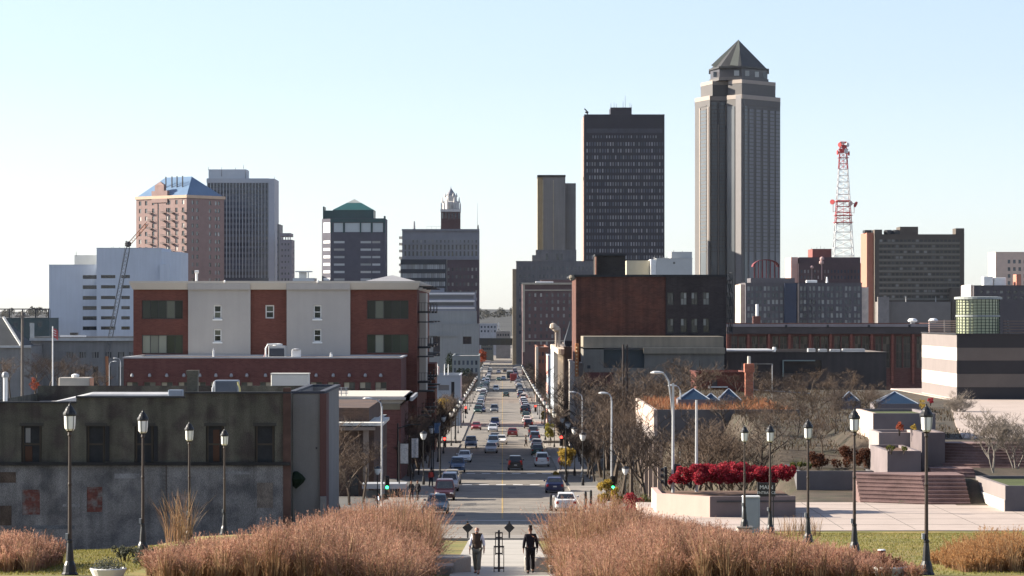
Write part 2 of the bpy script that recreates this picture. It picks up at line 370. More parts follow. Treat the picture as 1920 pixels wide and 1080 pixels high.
# crosswalk dashes over the main street and the near kerb, 4 mm over the road
def dash(x0, x1, y0, y1, mat=paint, name='crosswalk_mark'):
    m = MB(); m.add([(x0,y0,P(y0)+.012),(x1,y0,P(y0)+.012),(x1,y1,P(y1)+.012),(x0,y1,P(y1)+.012)], [(0,1,2,3)]); struct(m.build(name, mat))
for k in range(7): dash(-5.9+k*1.75, -4.9+k*1.75, 297.6, 299.2)
for k in range(7): dash(-5.9+k*1.75, -4.9+k*1.75, 333, 335)
dash(-6, 6, 209, 209.7, name='stop_line'); dash(-6.2, 6.2, 176, 176.5, name='stop_line')
# near kerb, concrete apron and the walkway down the slope
m = MB(); ys = [60]+[y for y in YS if 60 < y < 166]+[166]
m.loft([[(1.95,y,P(y)+.06),(-1.95,y,P(y)+.06),(-1.95,y,P(y)-.3),(1.95,y,P(y)-.3)][::-1] for y in ys])
struct(m.build('walkway', M('concrete_walk', (.36,.335,.295), .9, .1, .6, fine=.07)))
m = MB()
for x0, x1 in ((-9,-3.0),(-2.97,2.97),(3.0,7.6)):
    m.loft([[(x1,y,P(y)+.16),(x0,y,P(y)+.16),(x0,y,P(y)-.6),(x1,y,P(y)-.6)][::-1] for y in (165.2,168,171.5)])
struct(m.build('kerb_apron', conc))
m = MB()
for k, y in enumerate((122, 134, 146, 156)): m.add([(-1.95,y,P(y)+.068),(1.95,y,P(y)+.068),(1.95,y+.12,P(y+.12)+.068),(-1.95,y+.12,P(y+.12)+.068)], [(0,1,2,3)])
struct(m.build('walkway_joint', M('joint_dark', (.12,.11,.1), .9)))
# the pale plaza walk on the right, bowed front edge
m = MB(); e = []
for i in range(25):
    x = 8.5+i*2.2; yf = 157+2.6*math.cos((x-24)/22)-.02*max(0,x-30)**1.5
    e.append((x, yf))
poly = e+[(61.3,183.5),(8.5,183.5)]
m.prism(poly, 14.7, 15.05); struct(m.build('plaza_path', conc_pink))
m = MB(); jd = M('joint_dark', (.12,.11,.1), .9)
for x in range(11, 60, 4): m.box(x-.02,x+.02,160.5+.02*max(0,x-30)**1.5*0,183.2,15.0,15.056)
for y in (164,168.5,173,177.5,181.5): m.box(9,61,y-.04,y+.04,15.0,15.055)
struct(m.build('plaza_joint', jd))
r_ = random.Random(21); pm = M('asphalt_patch', (.10,.094,.088), .9, .25, .8, fine=.2)
for k in range(26):                                   # repairs and oil-darkened lanes in the old asphalt
    x = r_.uniform(-5.6,5.0); y = 216+k*26+r_.uniform(-8,8); l_ = r_.uniform(1.5,6); w_ = r_.uniform(.5,1.6); m = MB()
    m.add([(x,y,P(y)+.004),(x+w_,y+.2,P(y)+.004),(x+w_*.95,y+l_,P(y+l_)+.004),(x-.05,y+l_*.96,P(y+l_)+.004)],[(0,1,2,3)]); struct(m.build('road_patch', pm))
# upper plaza level by the museum
m = MB().prism([(33,206.5),(75,206.5),(75,345),(46.5,345),(46.5,300),(36.5,232)], 16.8, 18.18); struct(m.build('plaza_terrace', conc_pink))
# ---------------------------------------------------------------- far hills, river valley air
hm = MB()
def hill(yc, base, amp, seed, name, mat, x0=-2600, x1=2600):
    r2 = random.Random(seed); ph = [r2.uniform(0,6) for _ in range(6)]; m = MB(); rows = []
    for j in range(7):
        t = j/6; y = yc-700+1400*t; pr = math.sin(math.pi*t)**.8
        rows.append([(x0+(x1-x0)*i/90, y, -3+(base+amp*(math.sin(i*.23+ph[0])+.6*math.sin(i*.61+ph[1])+.4*math.sin(i*1.3+ph[2])))*pr) for i in range(91)])
    m.loft(rows, False, False, close=False); return struct(m.build(name, mat, smooth=True))
hmat = M('hill_wood', (.04,.042,.042), 1, .4, .02)
hill(4300, 27, 3., 3, 'hills', hmat); hill(6800, 42, 5, 9, 'hills', hmat, -4200, 4200)
# ---------------------------------------------------------------- far downtown
def ar(a, b, n): return [a+(b-a)*i/(n-1) for i in range(n)]
g_dk = GLASS('glass_dark'); g_bl = GLASS('glass_bluish', (.03,.04,.055), (.3,.31,.32), .12); g_pale = GLASS('glass_pale', (.05,.055,.06), (.42,.42,.4), .5)
g_bz = GLASS('glass_bronze', (.012,.014,.02), (.12,.12,.13), .15)
metal_d = M('metal_dark', (.03,.03,.033), .5, .2, 1, spec=.4); metal_g = M('metal_grey', (.3,.31,.32), .5, .15, 1, spec=.4)
metal_w = M('metal_white', (.72,.72,.7), .45, .1, 1, spec=.4)
def rail(b, pts, h, mat, name='railing', n=1):
    m = MB()
    for p, q in zip(pts, pts[1:]):
        L = math.dist(p, q); k = max(1, int(L/2))
        for i in range(1, n+1): m.tube([(p[0],p[1],p[2]+h*i/n), (q[0],q[1],q[2]+h*i/n)], .05, 4)
        for i in range(k+1): a = [p[j]+(q[j]-p[j])*i/k for j in range(3)]; m.tube([a, (a[0],a[1],a[2]+h)], .05, 4)
    return m.build(name, mat, b)
def antenna(b, px, py0, py1, y=2, r=.12, mat=None, name='antenna'):
    z0 = b.lz(py1); return MB().tube([(b.lx(px),y,z0),(b.lx(px),y,b.lz(py0))], [r, r*.5], 5).build(name, mat or metal_d, b.root)
def hvac(b, x0, x1, yt, yb, y=3, d=None, mat=None, name='air_handler'):
    m = MB(); X0, X1, Z0, Z1 = b.lx(x0), b.lx(x1), b.lz(yb), b.lz(yt); d = d or (X1-X0)*.8
    m.bev(X0, X1, y, y+d, Z0, Z1, min(.15, (X1-X0)*.1)); k = max(2, int((Z1-Z0)/.25))
    for i in range(1, k): m.box(X0+.1*(X1-X0), X1-.1*(X1-X0), y-.04, y-.003, Z0+(Z1-Z0)*i/k, Z0+(Z1-Z0)*(i+.5)/k)
    return m.build(name, mat or metal_g, b.root)

# A  pale panel block far left
b = Bld('office_block', 'pale blue-grey panelled office block in stepped volumes behind the red brick apartments', 'building', 92, 305, 497, 1000, 30)
pw_ = M('panel_blue_white', (.50,.54,.60), .7, .06, .1, streak=.08)
ra = [516,535,555,574,593,612]
ops = [b.op(155,y,184,y+7) for y in ra]; ops2 = [b.op(x,y,x+w_,y+6) for y in ra for x, w_ in ((192,27),(230,16))][:12]
b.shell(pw_, ops, x1=b.lx(184), glass=g_bz, wname='window_band', rev=.3, par=.8)
h2 = b.lz(466)
b.shell(pw_, [(o[0]-(b.lx(184)+b.w/2),o[1]-(b.lx(184)+b.w/2),o[2],o[3]) for o in ops2], h=h2, x0=b.lx(184.2), x1=b.lx(305), y0=-4, y1=26, glass=g_bz, wname='window_band', rev=.3, name='tall_wall', par=.8)
X1 = b.lx(305); MB().prism([(X1+.02,-3.7),(X1+6,2.5),(X1+6,26),(X1+.02,26)], -3, b.lz(472)).build('side_wing', pw_, b.root)
b.part('roof_house', M('panel_cream', (.62,.62,.57), .8, .06, .2), 130, 184, 477, 497.5, 12, 26)
b.part('stair_tower', pw_, 303, 321, 496, 640, -5.4, -3.9)
for px, t in ((138,470),(208,461),(220,462),(205,462)): antenna(b, px, t, 470 if px > 150 else 480, 6)
antenna(b, 70, 520, 548, 3, .1) if False else None

# crane boom standing before it
def lattice(m, p, q, w, n, r=.09):
    p, q = Vector(p), Vector(q); d = (q-p).normalized(); a = d.cross(Vector((0,1,0))).normalized()*w/2; c = d.cross(a).normalized()*w/2
    cs = [a+c, a-c, -a-c, -a+c]
    for k in cs: m.tube([p+k*.6, p+(q-p)*.06+k, p+(q-p)*.94+k, q+k*.5], r, 4)
    for i in range(n):
        t0, t1 = .06+.88*i/n, .06+.88*(i+1)/n
        for k in range(4): m.tube([p+(q-p)*t0+cs[k], p+(q-p)*t1+cs[(k+1)%4]], r*.6, 3)
cr = thing('crane', 'tall lattice boom crane with an orange jib in front of the pale panelled office block', 'crane', (XD(202,800),800,P(800)))
s8 = F/800; L8 = lambda px, py: ((px-202)/s8, 0, ZC-(py-CY)/s8-P(800))
m = MB(); lattice(m, L8(200,668), L8(241,459), 1.1, 26); m.build('boom', M('crane_grey', (.12,.13,.14), .6), cr)
m = MB(); lattice(m, L8(241,459), L8(277,418), .8, 9, .07); m.build('jib', M('crane_orange', (.45,.18,.08), .6), cr)
m = MB(); tip = L8(240,458); m.lathe([(.3,-.8),(.9,-.4),(.9,.4),(.3,.8)], 8, tip); m.tube([tip, L8(236,452)], .2); m.tube([L8(236,452), L8(205,640)], .04, 4); m.build('boom_head', metal_d, cr)
base = L8(200,668); MB().bev(-3.5,3,-2.2,2.2,.9,3.4,.3).box(-4,4,-2.6,-1.5,0,1.1).box(-4,4,1.5,2.6,0,1.1).tube([(0,0,3),(base[0],0,base[2])],.5).build('carrier', M('crane_orange', (.45,.18,.08)), cr)

# B  residential tower with blue hip roof, turned on its plot
Dt = 1500; st = F/Dt; xc = XD(350, Dt); zt = ZC-(371-CY)/st; zb = P(Dt); H = zt-zb
bt = thing('apartment_tower', 'pink brick apartment tower with stacked balconies and a blue hipped roof', 'building', (xc, Dt, zb), R(-56))
# local frame: corner at origin, long lit face runs along -x ... see a, c below
pink = M('brick_pink', (.26,.18,.165), .9, .1, .3, streak=.1); cream = M('trim_cream', (.5,.37,.27), .85, .08)
bt.rotation_euler = (0,0,R(-40)); LA, LB = 106/st/math.cos(R(40)), 63/st/math.sin(R(40))
class TB: pass
tb = Bld.__new__(Bld); tb.root = bt; tb.nw = {}; tb.w = LA; tb.d = LB; tb.h = H
nf = 16; fh = 54/ st*1.0; zz = [H-3.2-i*4.05 for i in range(nf)]
opA = [(u*LA-.9, u*LA+.9, z, z+2.3) for z in zz for u in (.08,.2,.34,.62,.66,.8,.93)]+[(.44*LA-.5,.44*LA+.5, H-27, H-1.2)]
opB = [(u*LB-.8, u*LB+.8, z, z+2.0) for z in zz for u in (.16,.28,.62,.78,.86)]
m = MB(); m.fac((-LA,0),(0,0),-3,H,opA,.3); m.fac((0,0),(0,LB),-3,H,opB,.3); m.fac((0,LB),(-LA,LB),-3,H); m.fac((-LA,LB),(-LA,0),-3,H); m.box(-LA,0,0.02,LB,H-.3,H-.01)
m.build('wall', pink, bt)
tb.wins(opA, (-LA,0), (0,0), GLASS('glass_flat', (.02,.025,.03), (.55,.5,.45), .3), .3); tb.wins(opB, (0,0), (0,LB), GLASS('glass_side', (.06,.07,.075), (.28,.28,.28), .3), .3)
q = .5; m = MB()
for A in ((-LA-q, q, -q, .3), (-LA-q,-LA+.3,.3,LB-.3), (-.3,q,.3,LB-.3), (-LA-q,q,LB-.3,LB+q)): m.box(A[0],A[1],A[2],A[3],H+.005,H+1.6)
m.build('cornice', cream, bt)
k = .42*LA; m = MB(); ga = -LA*.68; 
m.box(ga,-LA*.37,-.45,1.2,H-2,H+4.2).box(ga+2.5,-LA*.37-2.5,-.44,1.2,H+4.205,H+7.2).loft([[(ga+2.6,-.43,H+7.21),(-LA*.37-2.6,-.43,H+7.21),(-LA*.37-2.6,1.2,H+7.21),(ga+2.6,1.2,H+7.21)],[((ga-LA*.37)/2-.3,.1,H+9),((ga-LA*.37)/2+.3,.1,H+9),((ga-LA*.37)/2+.3,.6,H+9),((ga-LA*.37)/2-.3,.6,H+9)]])
m.build('stepped_gable', pink, bt)
m = MB(); m.box(ga-.2,-LA*.37+.2,-.6,1.3,H+4.3,H+4.9) if False else None
rb = M('roof_blue', (.10,.17,.27), .45, .1, .2, spec=.5); zr = H+1.4; hr = 10.4
A, Bq, Cq, Dq = (-LA+.2,.35,zr), (-.2,.35,zr), (-.2,LB-.3,zr), (-LA+.2,LB-.3,zr)
r0, r1 = (-LA+LB*.38, LB*.42, zr+hr), (-LB*.30, LB*.42, zr+hr)
MB().add([A,Bq,Cq,Dq,r0,r1], [(0,1,5,4),(1,2,5),(2,3,4,5),(3,0,4),(0,3,2,1)]).build('roof', rb, bt)
for u in (.48,.36,.26,.15):
    MB().tube([(-LA*u-3,LB*.2,zr+3),(-LA*u-3,LB*.2,zr+10.5)],.32,6).build('vent_pipe', metal_d, bt)
for z in zz[1:]:
    for u in (.30,.56,.73,.97):
        x = -LA*(1-u); m = MB().box(x-1.5,x+1.5,-1.5,-.01,z-.35,z-.15)
        m.box(x-1.5,x+1.5,-1.5,-1.44,z+.65,z+.75).box(x-1.5,x-1.44,-1.44,-.01,z+.65,z+.75).box(x+1.44,x+1.5,-1.44,-.01,z+.65,z+.75)
        for i in range(7): m.box(x-1.5+i*.48,x-1.44+i*.48,-1.5,-1.45,z-.15,z+.65)
        m.build('balcony', metal_d, bt)
for z in zz[1:9]:
    MB().box(-LA-1.6,-LA-.01,2,4.5,z-.35,z-.15).box(-LA-1.6,-LA-1.5,2,4.5,z-.15,z+.8).box(-LA-1.5,-LA-.01,2,2.08,z-.15,z+.8).build('balcony', metal_d, bt)

# C  tall office with white fins behind it
b = Bld('office_tower', 'tall dark office tower ribbed with thin pale vertical fins behind the blue-roofed tower', 'building', 388, 504, 336, 1620, 30)
fin = M('fin_pale', (.36,.385,.42), .6, .05); body = M('curtain_wall_dark', (.075,.085,.11), .35, .15, .2, spec=.5)
rws = ar(346, 520, 17); b.shell(body, [b.op(389.5,y,502.5,y+6.2) for y in rws], par=1.2, rev=.15, glass=GLASS('glass_band', (.03,.035,.05), (.1,.1,.11), .1, .15), wname='window_band', cap=.5, capm=fin)
b.part('roof_band', fin, 387.5, 504.5, 336, 343, -.75, -.003)
for x in ar(389, 503, 20): b.part('fin', fin, x-.55, x+.55, 343.2, 521, -.72, -.002)
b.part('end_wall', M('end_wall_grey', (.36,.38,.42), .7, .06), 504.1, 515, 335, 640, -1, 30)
b.part('penthouse', M('panel_grey_blue', (.42,.46,.5), .8, .05), 389, 460, 316.5, 336, 6, 24)
for px, t, bo in ((414,312,330),(389,312,318),(455,308,316),(459,318,334),(513,330,336),(440,313,317)): antenna(b, px, t, bo, 5, .16)

# D small slabs right of it
b = Bld('slab_block', 'narrow grey concrete slab tower beside the finned office tower', 'building', 511, 524, 421, 1640, 25)
b.shell(M('concrete_grey', (.26,.26,.26), .9, .1, .2), b.grid([515,520], ar(432,520,8), 2.2, 4), glass=g_dk, par=.8)
b = Bld('slab_block', 'grey brown apartment slab with an open pergola on its roof', 'building', 525, 547, 450, 1600, 22)
b.shell(M('stone_mauve', (.25,.23,.25), .9, .1, .2), b.grid([529,535,541], ar(456,522,7), 2.6, 4), right=[(u,u+1.6,z,z+1.3) for u in (3,8,13,18) for z in ar(b.h-22, b.h-4, 6)], glass=g_dk, par=.4)
m = MB(); b.pbox(524.5,545,437,443,-.2,20,m)
for x in (525.5,530.5,535.5,540,544): b.pbox(x-.8,x+.8,443,450,0,1,m)
m.build('pergola', M('stone_mauve', (.25,.23,.25)), b.root)
b = Bld('low_block', 'low pale roof plant and stair housings seen between the slab tower and the green-roofed tower', 'building', 549, 589, 522, 1400, 20)
pgw = M('panel_pale', (.55,.58,.58), .8, .06)
b.shell(pgw, b.grid(ar(553,585,6), [530,540], 3, 5), glass=g_dk, par=.4); b.part('roof_canopy', pgw, 553, 584, 508, 510, 1, 8); b.part('stair_tower', pgw, 560, 573, 510, 522.5, 3, 8); b.part('post', pgw, 576.5, 578.5, 510, 522.3, 1.2, 2)

# E  tower with green pyramid
b = Bld('office_tower', 'dark brick office tower under a green pyramid roof with a pale panel storey', 'building', 620, 722, 410, 1400, 28)
dk = M('brick_violet', (.082,.08,.1), .85, .12, .2); gr = M('roof_green', (.012,.075,.07), .45, .15, .2, spec=.5); grd = M('cladding_green', (.012,.05,.055), .4, .15, .2, spec=.5)
rows = ar(452, 522, 6); ops = [b.op(x,y,x2,y+4) for y in rows for x, x2 in ((626,646),(676,696),(698,713))]
pan = [b.op(a,418,c,435) for a, c in ((626,643),(647,675),(677,695),(699,718))]
W = b.shell(dk, ops+pan, par=.6, rev=.2)
b.wins(ops, (-b.w/2,0), (b.w/2,0), GLASS('glass_ribbon', (.2,.21,.22), (.42,.42,.42), .3), .2, 'window_band'); b.wins(pan, (-b.w/2,0), (b.w/2,0), M('panel_whitish', (.42,.46,.46), .5, .05, .3, spec=.5), .12, 'panel')
x0 = b.lx(602); xe = -b.w/2; cor = MB().prism([(x0,6),(xe-.01,.0),(xe-.01,27),(x0,27)], -3, b.h); cor.build('corner_wall', dk, b.root)
def slant(t, bo, mat, nm, q=.12):
    dx, dy = xe-x0, -6.; Lq = math.hypot(dx,dy); nx, ny = dy/Lq*q, -dx/Lq*q
    MB().prism([(x0+nx+.2*dx,6+ny+.2*dy),(x0+.95*dx+nx,6+.95*dy+ny),(x0+.95*dx+nx*.02,6+.95*dy+ny*.02),(x0+.2*dx+nx*.02,6+.2*dy+ny*.02)], b.lz(bo), b.lz(t)).build(nm, mat, b.root)
slant(417,436,metal_w,'panel')
for y in rows: slant(y-1,y+4,metal_w,'window_band')  # white metal on the chamfer paints in its bright sunlight
m = MB(); b.pbox(619.5,722.8,410,417,-.4,-.003,m); [b.pbox(x-1.3,x+1.3,417.2,437,-.4,-.003,m) for x in (621.5,645,676,697,721)]; b.pbox(719.5,722.8,405,410,-.4,3,m); m.build('green_frame', grd, b.root)
b.part('drum', grd, 624, 700, 393.5, 410.2, 1.5, 26); m = MB(); b.pbox(605,624,393.5,411,8,24,m); b.pbox(603.5,606,386,411,8,22,m); m.build('shoulder', grd, b.root)
xa, xb, ap = b.lx(623), b.lx(701), b.lx(662); z0, z1, z2 = b.lz(393.5), b.lz(379), b.lz(371); f_ = (z1-z0)/(z2-z0)
ly = 13.7; cor_ = [(xa,1.2),(xb,1.2),(xb,26.3),(xa,26.3)]; mid = [(x+(ap-x)*f_, y+(ly-y)*f_) for x, y in cor_]
MB().loft([[(x,y,z0+.01) for x, y in cor_], [(x,y,z1) for x, y in mid]], True, False).build('roof', gr, b.root)
MB().add([(x,y,z1+.02) for x, y in mid]+[(ap,ly,z2)], [(0,1,4),(1,2,4),(2,3,4),(3,0,4)]).build('roof_cap', M('roof_cap_pale', (.3,.32,.3), .5), b.root)

# F  old insurance tower with gothic lantern
b = Bld('office_tower', 'old brown brick office tower topped with a pale gothic lantern turret', 'building', 754, 898, 430, 1450, 36)
bb = M('brick_brown_violet', (.10,.075,.085), .9, .15, .25); stn = M('stone_upper', (.235,.24,.26), .9, .1, .2, streak=.1)
xs = ar(760, 893, 19); rr = ar(502, 600, 8)
opsU = b.grid(xs, [450], 3, 5)+b.grid(xs, [459,471], 3.2, 9); opsL = b.grid(xs, rr, 3.2, 6)
zsplit = b.lz(485)
m = MB(); m.fac((-b.w/2,0),(b.w/2,0),zsplit,b.h,opsU,.5); m.fac((b.w/2,0),(b.w/2,b.d),zsplit,b.h); m.fac((b.w/2,b.d),(-b.w/2,b.d),zsplit,b.h); m.fac((-b.w/2,b.d),(-b.w/2,0),zsplit,b.h); m.box(-b.w/2+.1,b.w/2-.1,.6,b.d-.1,b.h-.9,b.h-.5); m.build('upper_wall', stn, b.root)
b.shell(bb, opsL, h=zsplit-.01, par=0, rev=.5)
b.wins(opsU[:19], (-b.w/2,0), (b.w/2,0), g_pale, .5); b.wins(opsU[19:], (-b.w/2,0), (b.w/2,0), g_bz, .5); b.wins(opsL, (-b.w/2,0), (b.w/2,0), g_pale, .5)
m = MB()
for t, bo, q in ((429.5,433,.9),(456,458,.4),(484,487,.7)): b.pbox(753.5,899,t,bo,-q,-.003,m)
m.build('cornice', stn, b.root)
for t in (443,455,468,481,494,507,520): b.part('ledge', M('ledge_sunlit', (.6,.57,.5), .8), 748, 753.8, t, t+4.5, 2, 9)  # pale tone paints sunlight on the left side cornice
sx = MB(); b.pbox(826,862.5,392,430.2,8,18,sx); sx.build('turret', M('brick_turret', (.085,.05,.05), .9, .15, .3), b.root)
wt = M('terracotta_pale', (.55,.53,.5), .85, .15, .5, streak=.2); cx0 = b.lx(844.5); cy0 = 13
m = MB(); b.pbox(825.3,863.3,391,396,7.3,18.7,m)
for i in range(7):
    px = 827+i*5.9; b.pbox(px-1,px+1,381,391,7.6,8.4,m); b.pbox(px-1,px+1,381,391,17.6,18.4,m)
    m.add([(b.lx(px)-.3,7.7,b.lz(381)),(b.lx(px)+.3,7.7,b.lz(381)),(b.lx(px)+.3,8.3,b.lz(381)),(b.lx(px)-.3,8.3,b.lz(381)),(b.lx(px),8,b.lz(377))],[(0,1,4),(1,2,4),(2,3,4),(3,0,4)])
oc = lambda r, z: [(cx0+r*math.cos(math.pi/8+k*math.pi/4), cy0+r*math.sin(math.pi/8+k*math.pi/4), z) for k in range(8)]
m.loft([oc(4.7,b.lz(392)), oc(4.5,b.lz(377)), oc(3.4,b.lz(375)), oc(3.2,b.lz(365))])
for k in range(8):
    a = math.pi/8+k*math.pi/4
    for r, z0_, z1_ in ((4.6,378,368),(3.2,367,360)): m.tube([(cx0+r*math.cos(a),cy0+r*math.sin(a),b.lz(z0_)),(cx0+r*math.cos(a),cy0+r*math.sin(a),b.lz(z1_))],[.5,.12],5)
m.build('lantern', wt, b.root)
MB().loft([oc(2.7,b.lz(365)), oc(2.2,b.lz(361)), oc(.15,b.lz(350.5)), oc(.1,b.lz(347))]).build('spire', M('spire_lead', (.2,.21,.24), .6), b.root)
for px in ar(829, 860, 6): b.part('turret_window', g_dk, px-1.3, px+1.3, 398, 409, 7.9, 7.99)
antenna(b, 776, 414, 430, 6, .7, stn, 'chimney'); antenna(b, 895, 380, 430, 4, .09); antenna(b, 896.5, 421, 430, 3, .4)
rail(b.root, [(b.lx(800),4,b.h),(b.lx(826),4,b.h)], 1.6, metal_d)

# G  dark glass block in front
b = Bld('office_block', 'dark block with three bands of pale glazing standing before the old brown tower', 'building', 751, 837, 487, 1350, 20)
b.shell(M('cladding_black', (.02,.025,.035), .5, .15), [o for y in (496,512.5,528) for o in b.grid(ar(753.5,833,22), [y], 3.2, 8.5)], glass=GLASS('glass_grey', (.2,.21,.22), (.3,.31,.31), .5, .3), par=.5, rev=.3)
# H  pale ribbon block
b = Bld('office_block', 'low pale office block with white ribbon bands below the old brown tower', 'building', 786, 892, 548, 1250, 22)
wb = M('band_white', (.68,.7,.7), .7, .06); sh = M('wall_blue_grey', (.2,.22,.26), .8, .1)
b.shell(sh, [b.op(790,y,888,y+6) for y in (554,567,585)], glass=g_bl, wname='window_band', par=.6, rev=.2)
for t in (549,563,576,596): b.part('spandrel', wb, 785.5, 890, t, t+3, -.35, -.003)
b.part('roof_house', sh, 786, 832, 540, 548.3, 3, 14)
# I  blank concrete hall
b = Bld('concrete_hall', 'blank grey concrete civic block with a deep slot and one square window', 'building', 797, 897, 608, 1100, 26)
cg = M('concrete_fair', (.27,.28,.275), .9, .08, .15, streak=.12)
b.shell(cg, [b.op(812,631,825,668), b.op(868,631,884,645)], glass=g_dk, par=.8, rev=1.2)
b.part('upper_block', cg, 790, 893, 583, 608.3, 5, 24); b.part('recess_lintel', cg, 809, 857, 628, 630.8, -.5, -.003); b.part('side_wing', cg, 780, 796.7, 600, 720, 2, 20)

# skywalk and things across the street far away
b = Bld('skywalk', 'dark enclosed footbridge spanning the street in the far distance', 'footbridge', 888, 985, 634, 1520, 5)
b.zb0 = b.zb
m = MB(); b.pbox(884,990,634,647,0,5,m); m.build('deck', M('skywalk_dark', (.035,.045,.055), .6), b.root)
for x in ar(890,984,12): b.part('mullion', metal_d, x-.4, x+.4, 636, 645, -.2, -.003)
for x in (893, 981): b.part('pier', M('concrete_fair', (.27,.28,.275)), x-2, x+2, 646.8, 690, .5, 4.5)
for i, (x0, x1, t, D_, c, lab) in enumerate(((899,932,607,1900,(.34,.36,.4),'small pale flat-roofed building closing the street below the wooded hill'),(930,957,622,1750,(.2,.2,.21),'low grey building on the far right end of the street under the hill'),(902,925,640,1650,(.12,.14,.13),'dark low block at the far end of the street behind the footbridge'))):
    b = Bld('low_building', lab, 'building', x0, x1, t, D_, 20); b.shell(M('far_wall_%d' % i, c), b.grid(ar(x0+4,x1-4,5), [t+4,t+12], 3, 4), glass=g_bl, par=.4)
b = Bld('church_tower', 'thin pale steeple standing beyond the footbridge', 'tower', 933.5, 937, 612, 1800, 1.2); b.shell(M('steeple_white', (.7,.7,.68)), [b.op(934.5,616,936,620)], glass=g_dk, par=0, h=b.h); MB().add([(-b.w/2,0,b.h+.01),(b.w/2,0,b.h+.01),(b.w/2,1.2,b.h+.01),(-b.w/2,1.2,b.h+.01),(0,.6,b.h+3)],[(0,1,4),(1,2,4),(2,3,4),(3,0,4)]).build('spire', M('steeple_white', (.7,.7,.68)), b.root)

# ---------------------------------------------------------------- right-hand towers
# R1 ribbed stone tower over stepped hotel
b = Bld('stone_tower', 'blank ribbed grey stone tower left of the black office tower', 'building', 1008, 1060, 330, 1700, 24)
st1 = M('stone_ribbed', (.225,.225,.215), .9, .08, .1, streak=.15); sty = M('stone_sunlit', (.26,.22,.14), .9, .1, .2)
b.shell(st1, x0=b.lx(1018), par=1)
m = MB()
b.part('lit_bay', sty, 1008, 1017.8, 330.5, 520, .6, 22)  # ochre tone paints the sunlit left face
for x in (1018,1037.5): b.part('rib', M('rib_cream', (.5,.45,.33), .8), x-.5, x+.5, 338, 520, -.5, -.003)
b.part('side_bay', st1, 1038.4, 1060, 333, 520, -.35, -.003); b.part('right_wing', M('stone_ribbed_wing', (.2,.2,.195), .9, .08, .1, streak=.15), 1060.1, 1080, 343, 520, 3, 22); b.part('roof_band', metal_d, 1007.5, 1060.5, 328, 332, -.6, 24.2)
b = Bld('hotel', 'stepped old grey stone hotel below the ribbed stone tower', 'building', 968, 1115, 490, 1500, 30)
hs_ = M('stone_hotel', (.17,.165,.165), .9, .14, .2, streak=.2)
b.shell(hs_, b.grid(ar(975,1000,4)+ar(1012,1108,14), ar(500,620,9), 3, 6), glass=g_bl, par=.8)
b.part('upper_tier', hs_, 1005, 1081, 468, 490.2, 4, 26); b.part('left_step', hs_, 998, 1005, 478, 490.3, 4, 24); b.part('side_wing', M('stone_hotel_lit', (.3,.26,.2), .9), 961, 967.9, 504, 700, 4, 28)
for x in (1026,1046,1053): b.part('slot_window', g_dk, x-2, x+2, 475, 487, 3.9, 3.99)
# R2 brick hotel
b = Bld('hotel', 'brown brick hotel with rows of small pale windows along the right of the street', 'building', 980, 1073, 531, 1200, 60)
bh = M('brick_hotel', (.115,.075,.075), .9, .15, .25); hst = M('stone_band_warm', (.4,.35,.28), .9, .1)
b.shell(bh, b.grid(ar(993,1068,8), ar(550,640,8), 3.6, 6.5), left=[(u,u+1.2,z,z+1.6) for u in ar(2,56,14) for z in ar(b.lz(640),b.lz(552),8)], glass=g_pale, par=.8, rev=.3, wname='window')
m = MB(); b.pbox(978,1074,530,533.5,-.9,-.003,m); b.pbox(979.5,1073.5,543,545,-.4,-.003,m); b.pbox(979.5,1073.5,638,640,-.4,-.003,m); m.build('cornice', hst, b.root)
b.part('lit_edge_pier', hst, 979.8, 984, 533.6, 660, -.5, -.003); hvac(b, 1004, 1038, 527.5, 531, 3, 3, metal_w, 'roof_duct')  # the pale pier paints in the sunlit left edge of the brick
b.part('penthouse', bh, 1015, 1073, 524, 531.5, 8, 24)
# R3 black office tower
b = Bld('office_tower', 'broad black office tower with dense rows of small grey windows', 'building', 1096, 1246, 215, 1600, 44)
blk = M('steel_black', (.02,.018,.028), .55, .12, .1, spec=.4)
b.shell(blk, [o for y in ar(266.5, 479, 18) for o in b.grid(ar(1101,1242,30), [y], 2.5, 7)]+b.grid(ar(1112,1230,24), [254], 2.2, 5), par=1, rev=.25, glass=GLASS('glass_tower', (.06,.065,.085), (.34,.34,.37), .6, .2, .4))
b.part('louvre_band', M('louvre_grey', (.06,.06,.075), .7), 1100, 1242, 241, 249, -.12, -.003)
b.part('lit_edge', M('steel_sunlit', (.36,.25,.2), .7), 1094.2, 1095.9, 217, 640, 1, 42)  # warm strip paints sunlight on the thin left side of the black steel
b.part('penthouse', blk, 1146, 1186, 199, 215.5, 10, 30)
for x, t in ((1147,190),(1153,189),(1157,191),(1170,187),(1174,176),(1183,190),(1186,193)): antenna(b, x, t, 199.3, 12, .13)
m = MB(); m.tube([(b.lx(1102),3,b.lz(215)),(b.lx(1102),3,b.lz(209)),(b.lx(1096),3,b.lz(203))],.35,5); m.lathe([(.2,-.6),(.9,-.4),(1,.3),(.3,.7)],8,(b.lx(1100.5),3,b.lz(210))); m.build('roof_davit', metal_d, b.root)
b.part('wall_lamp', metal_d, 1093.6, 1095.8, 332, 338, 2, 3.2)
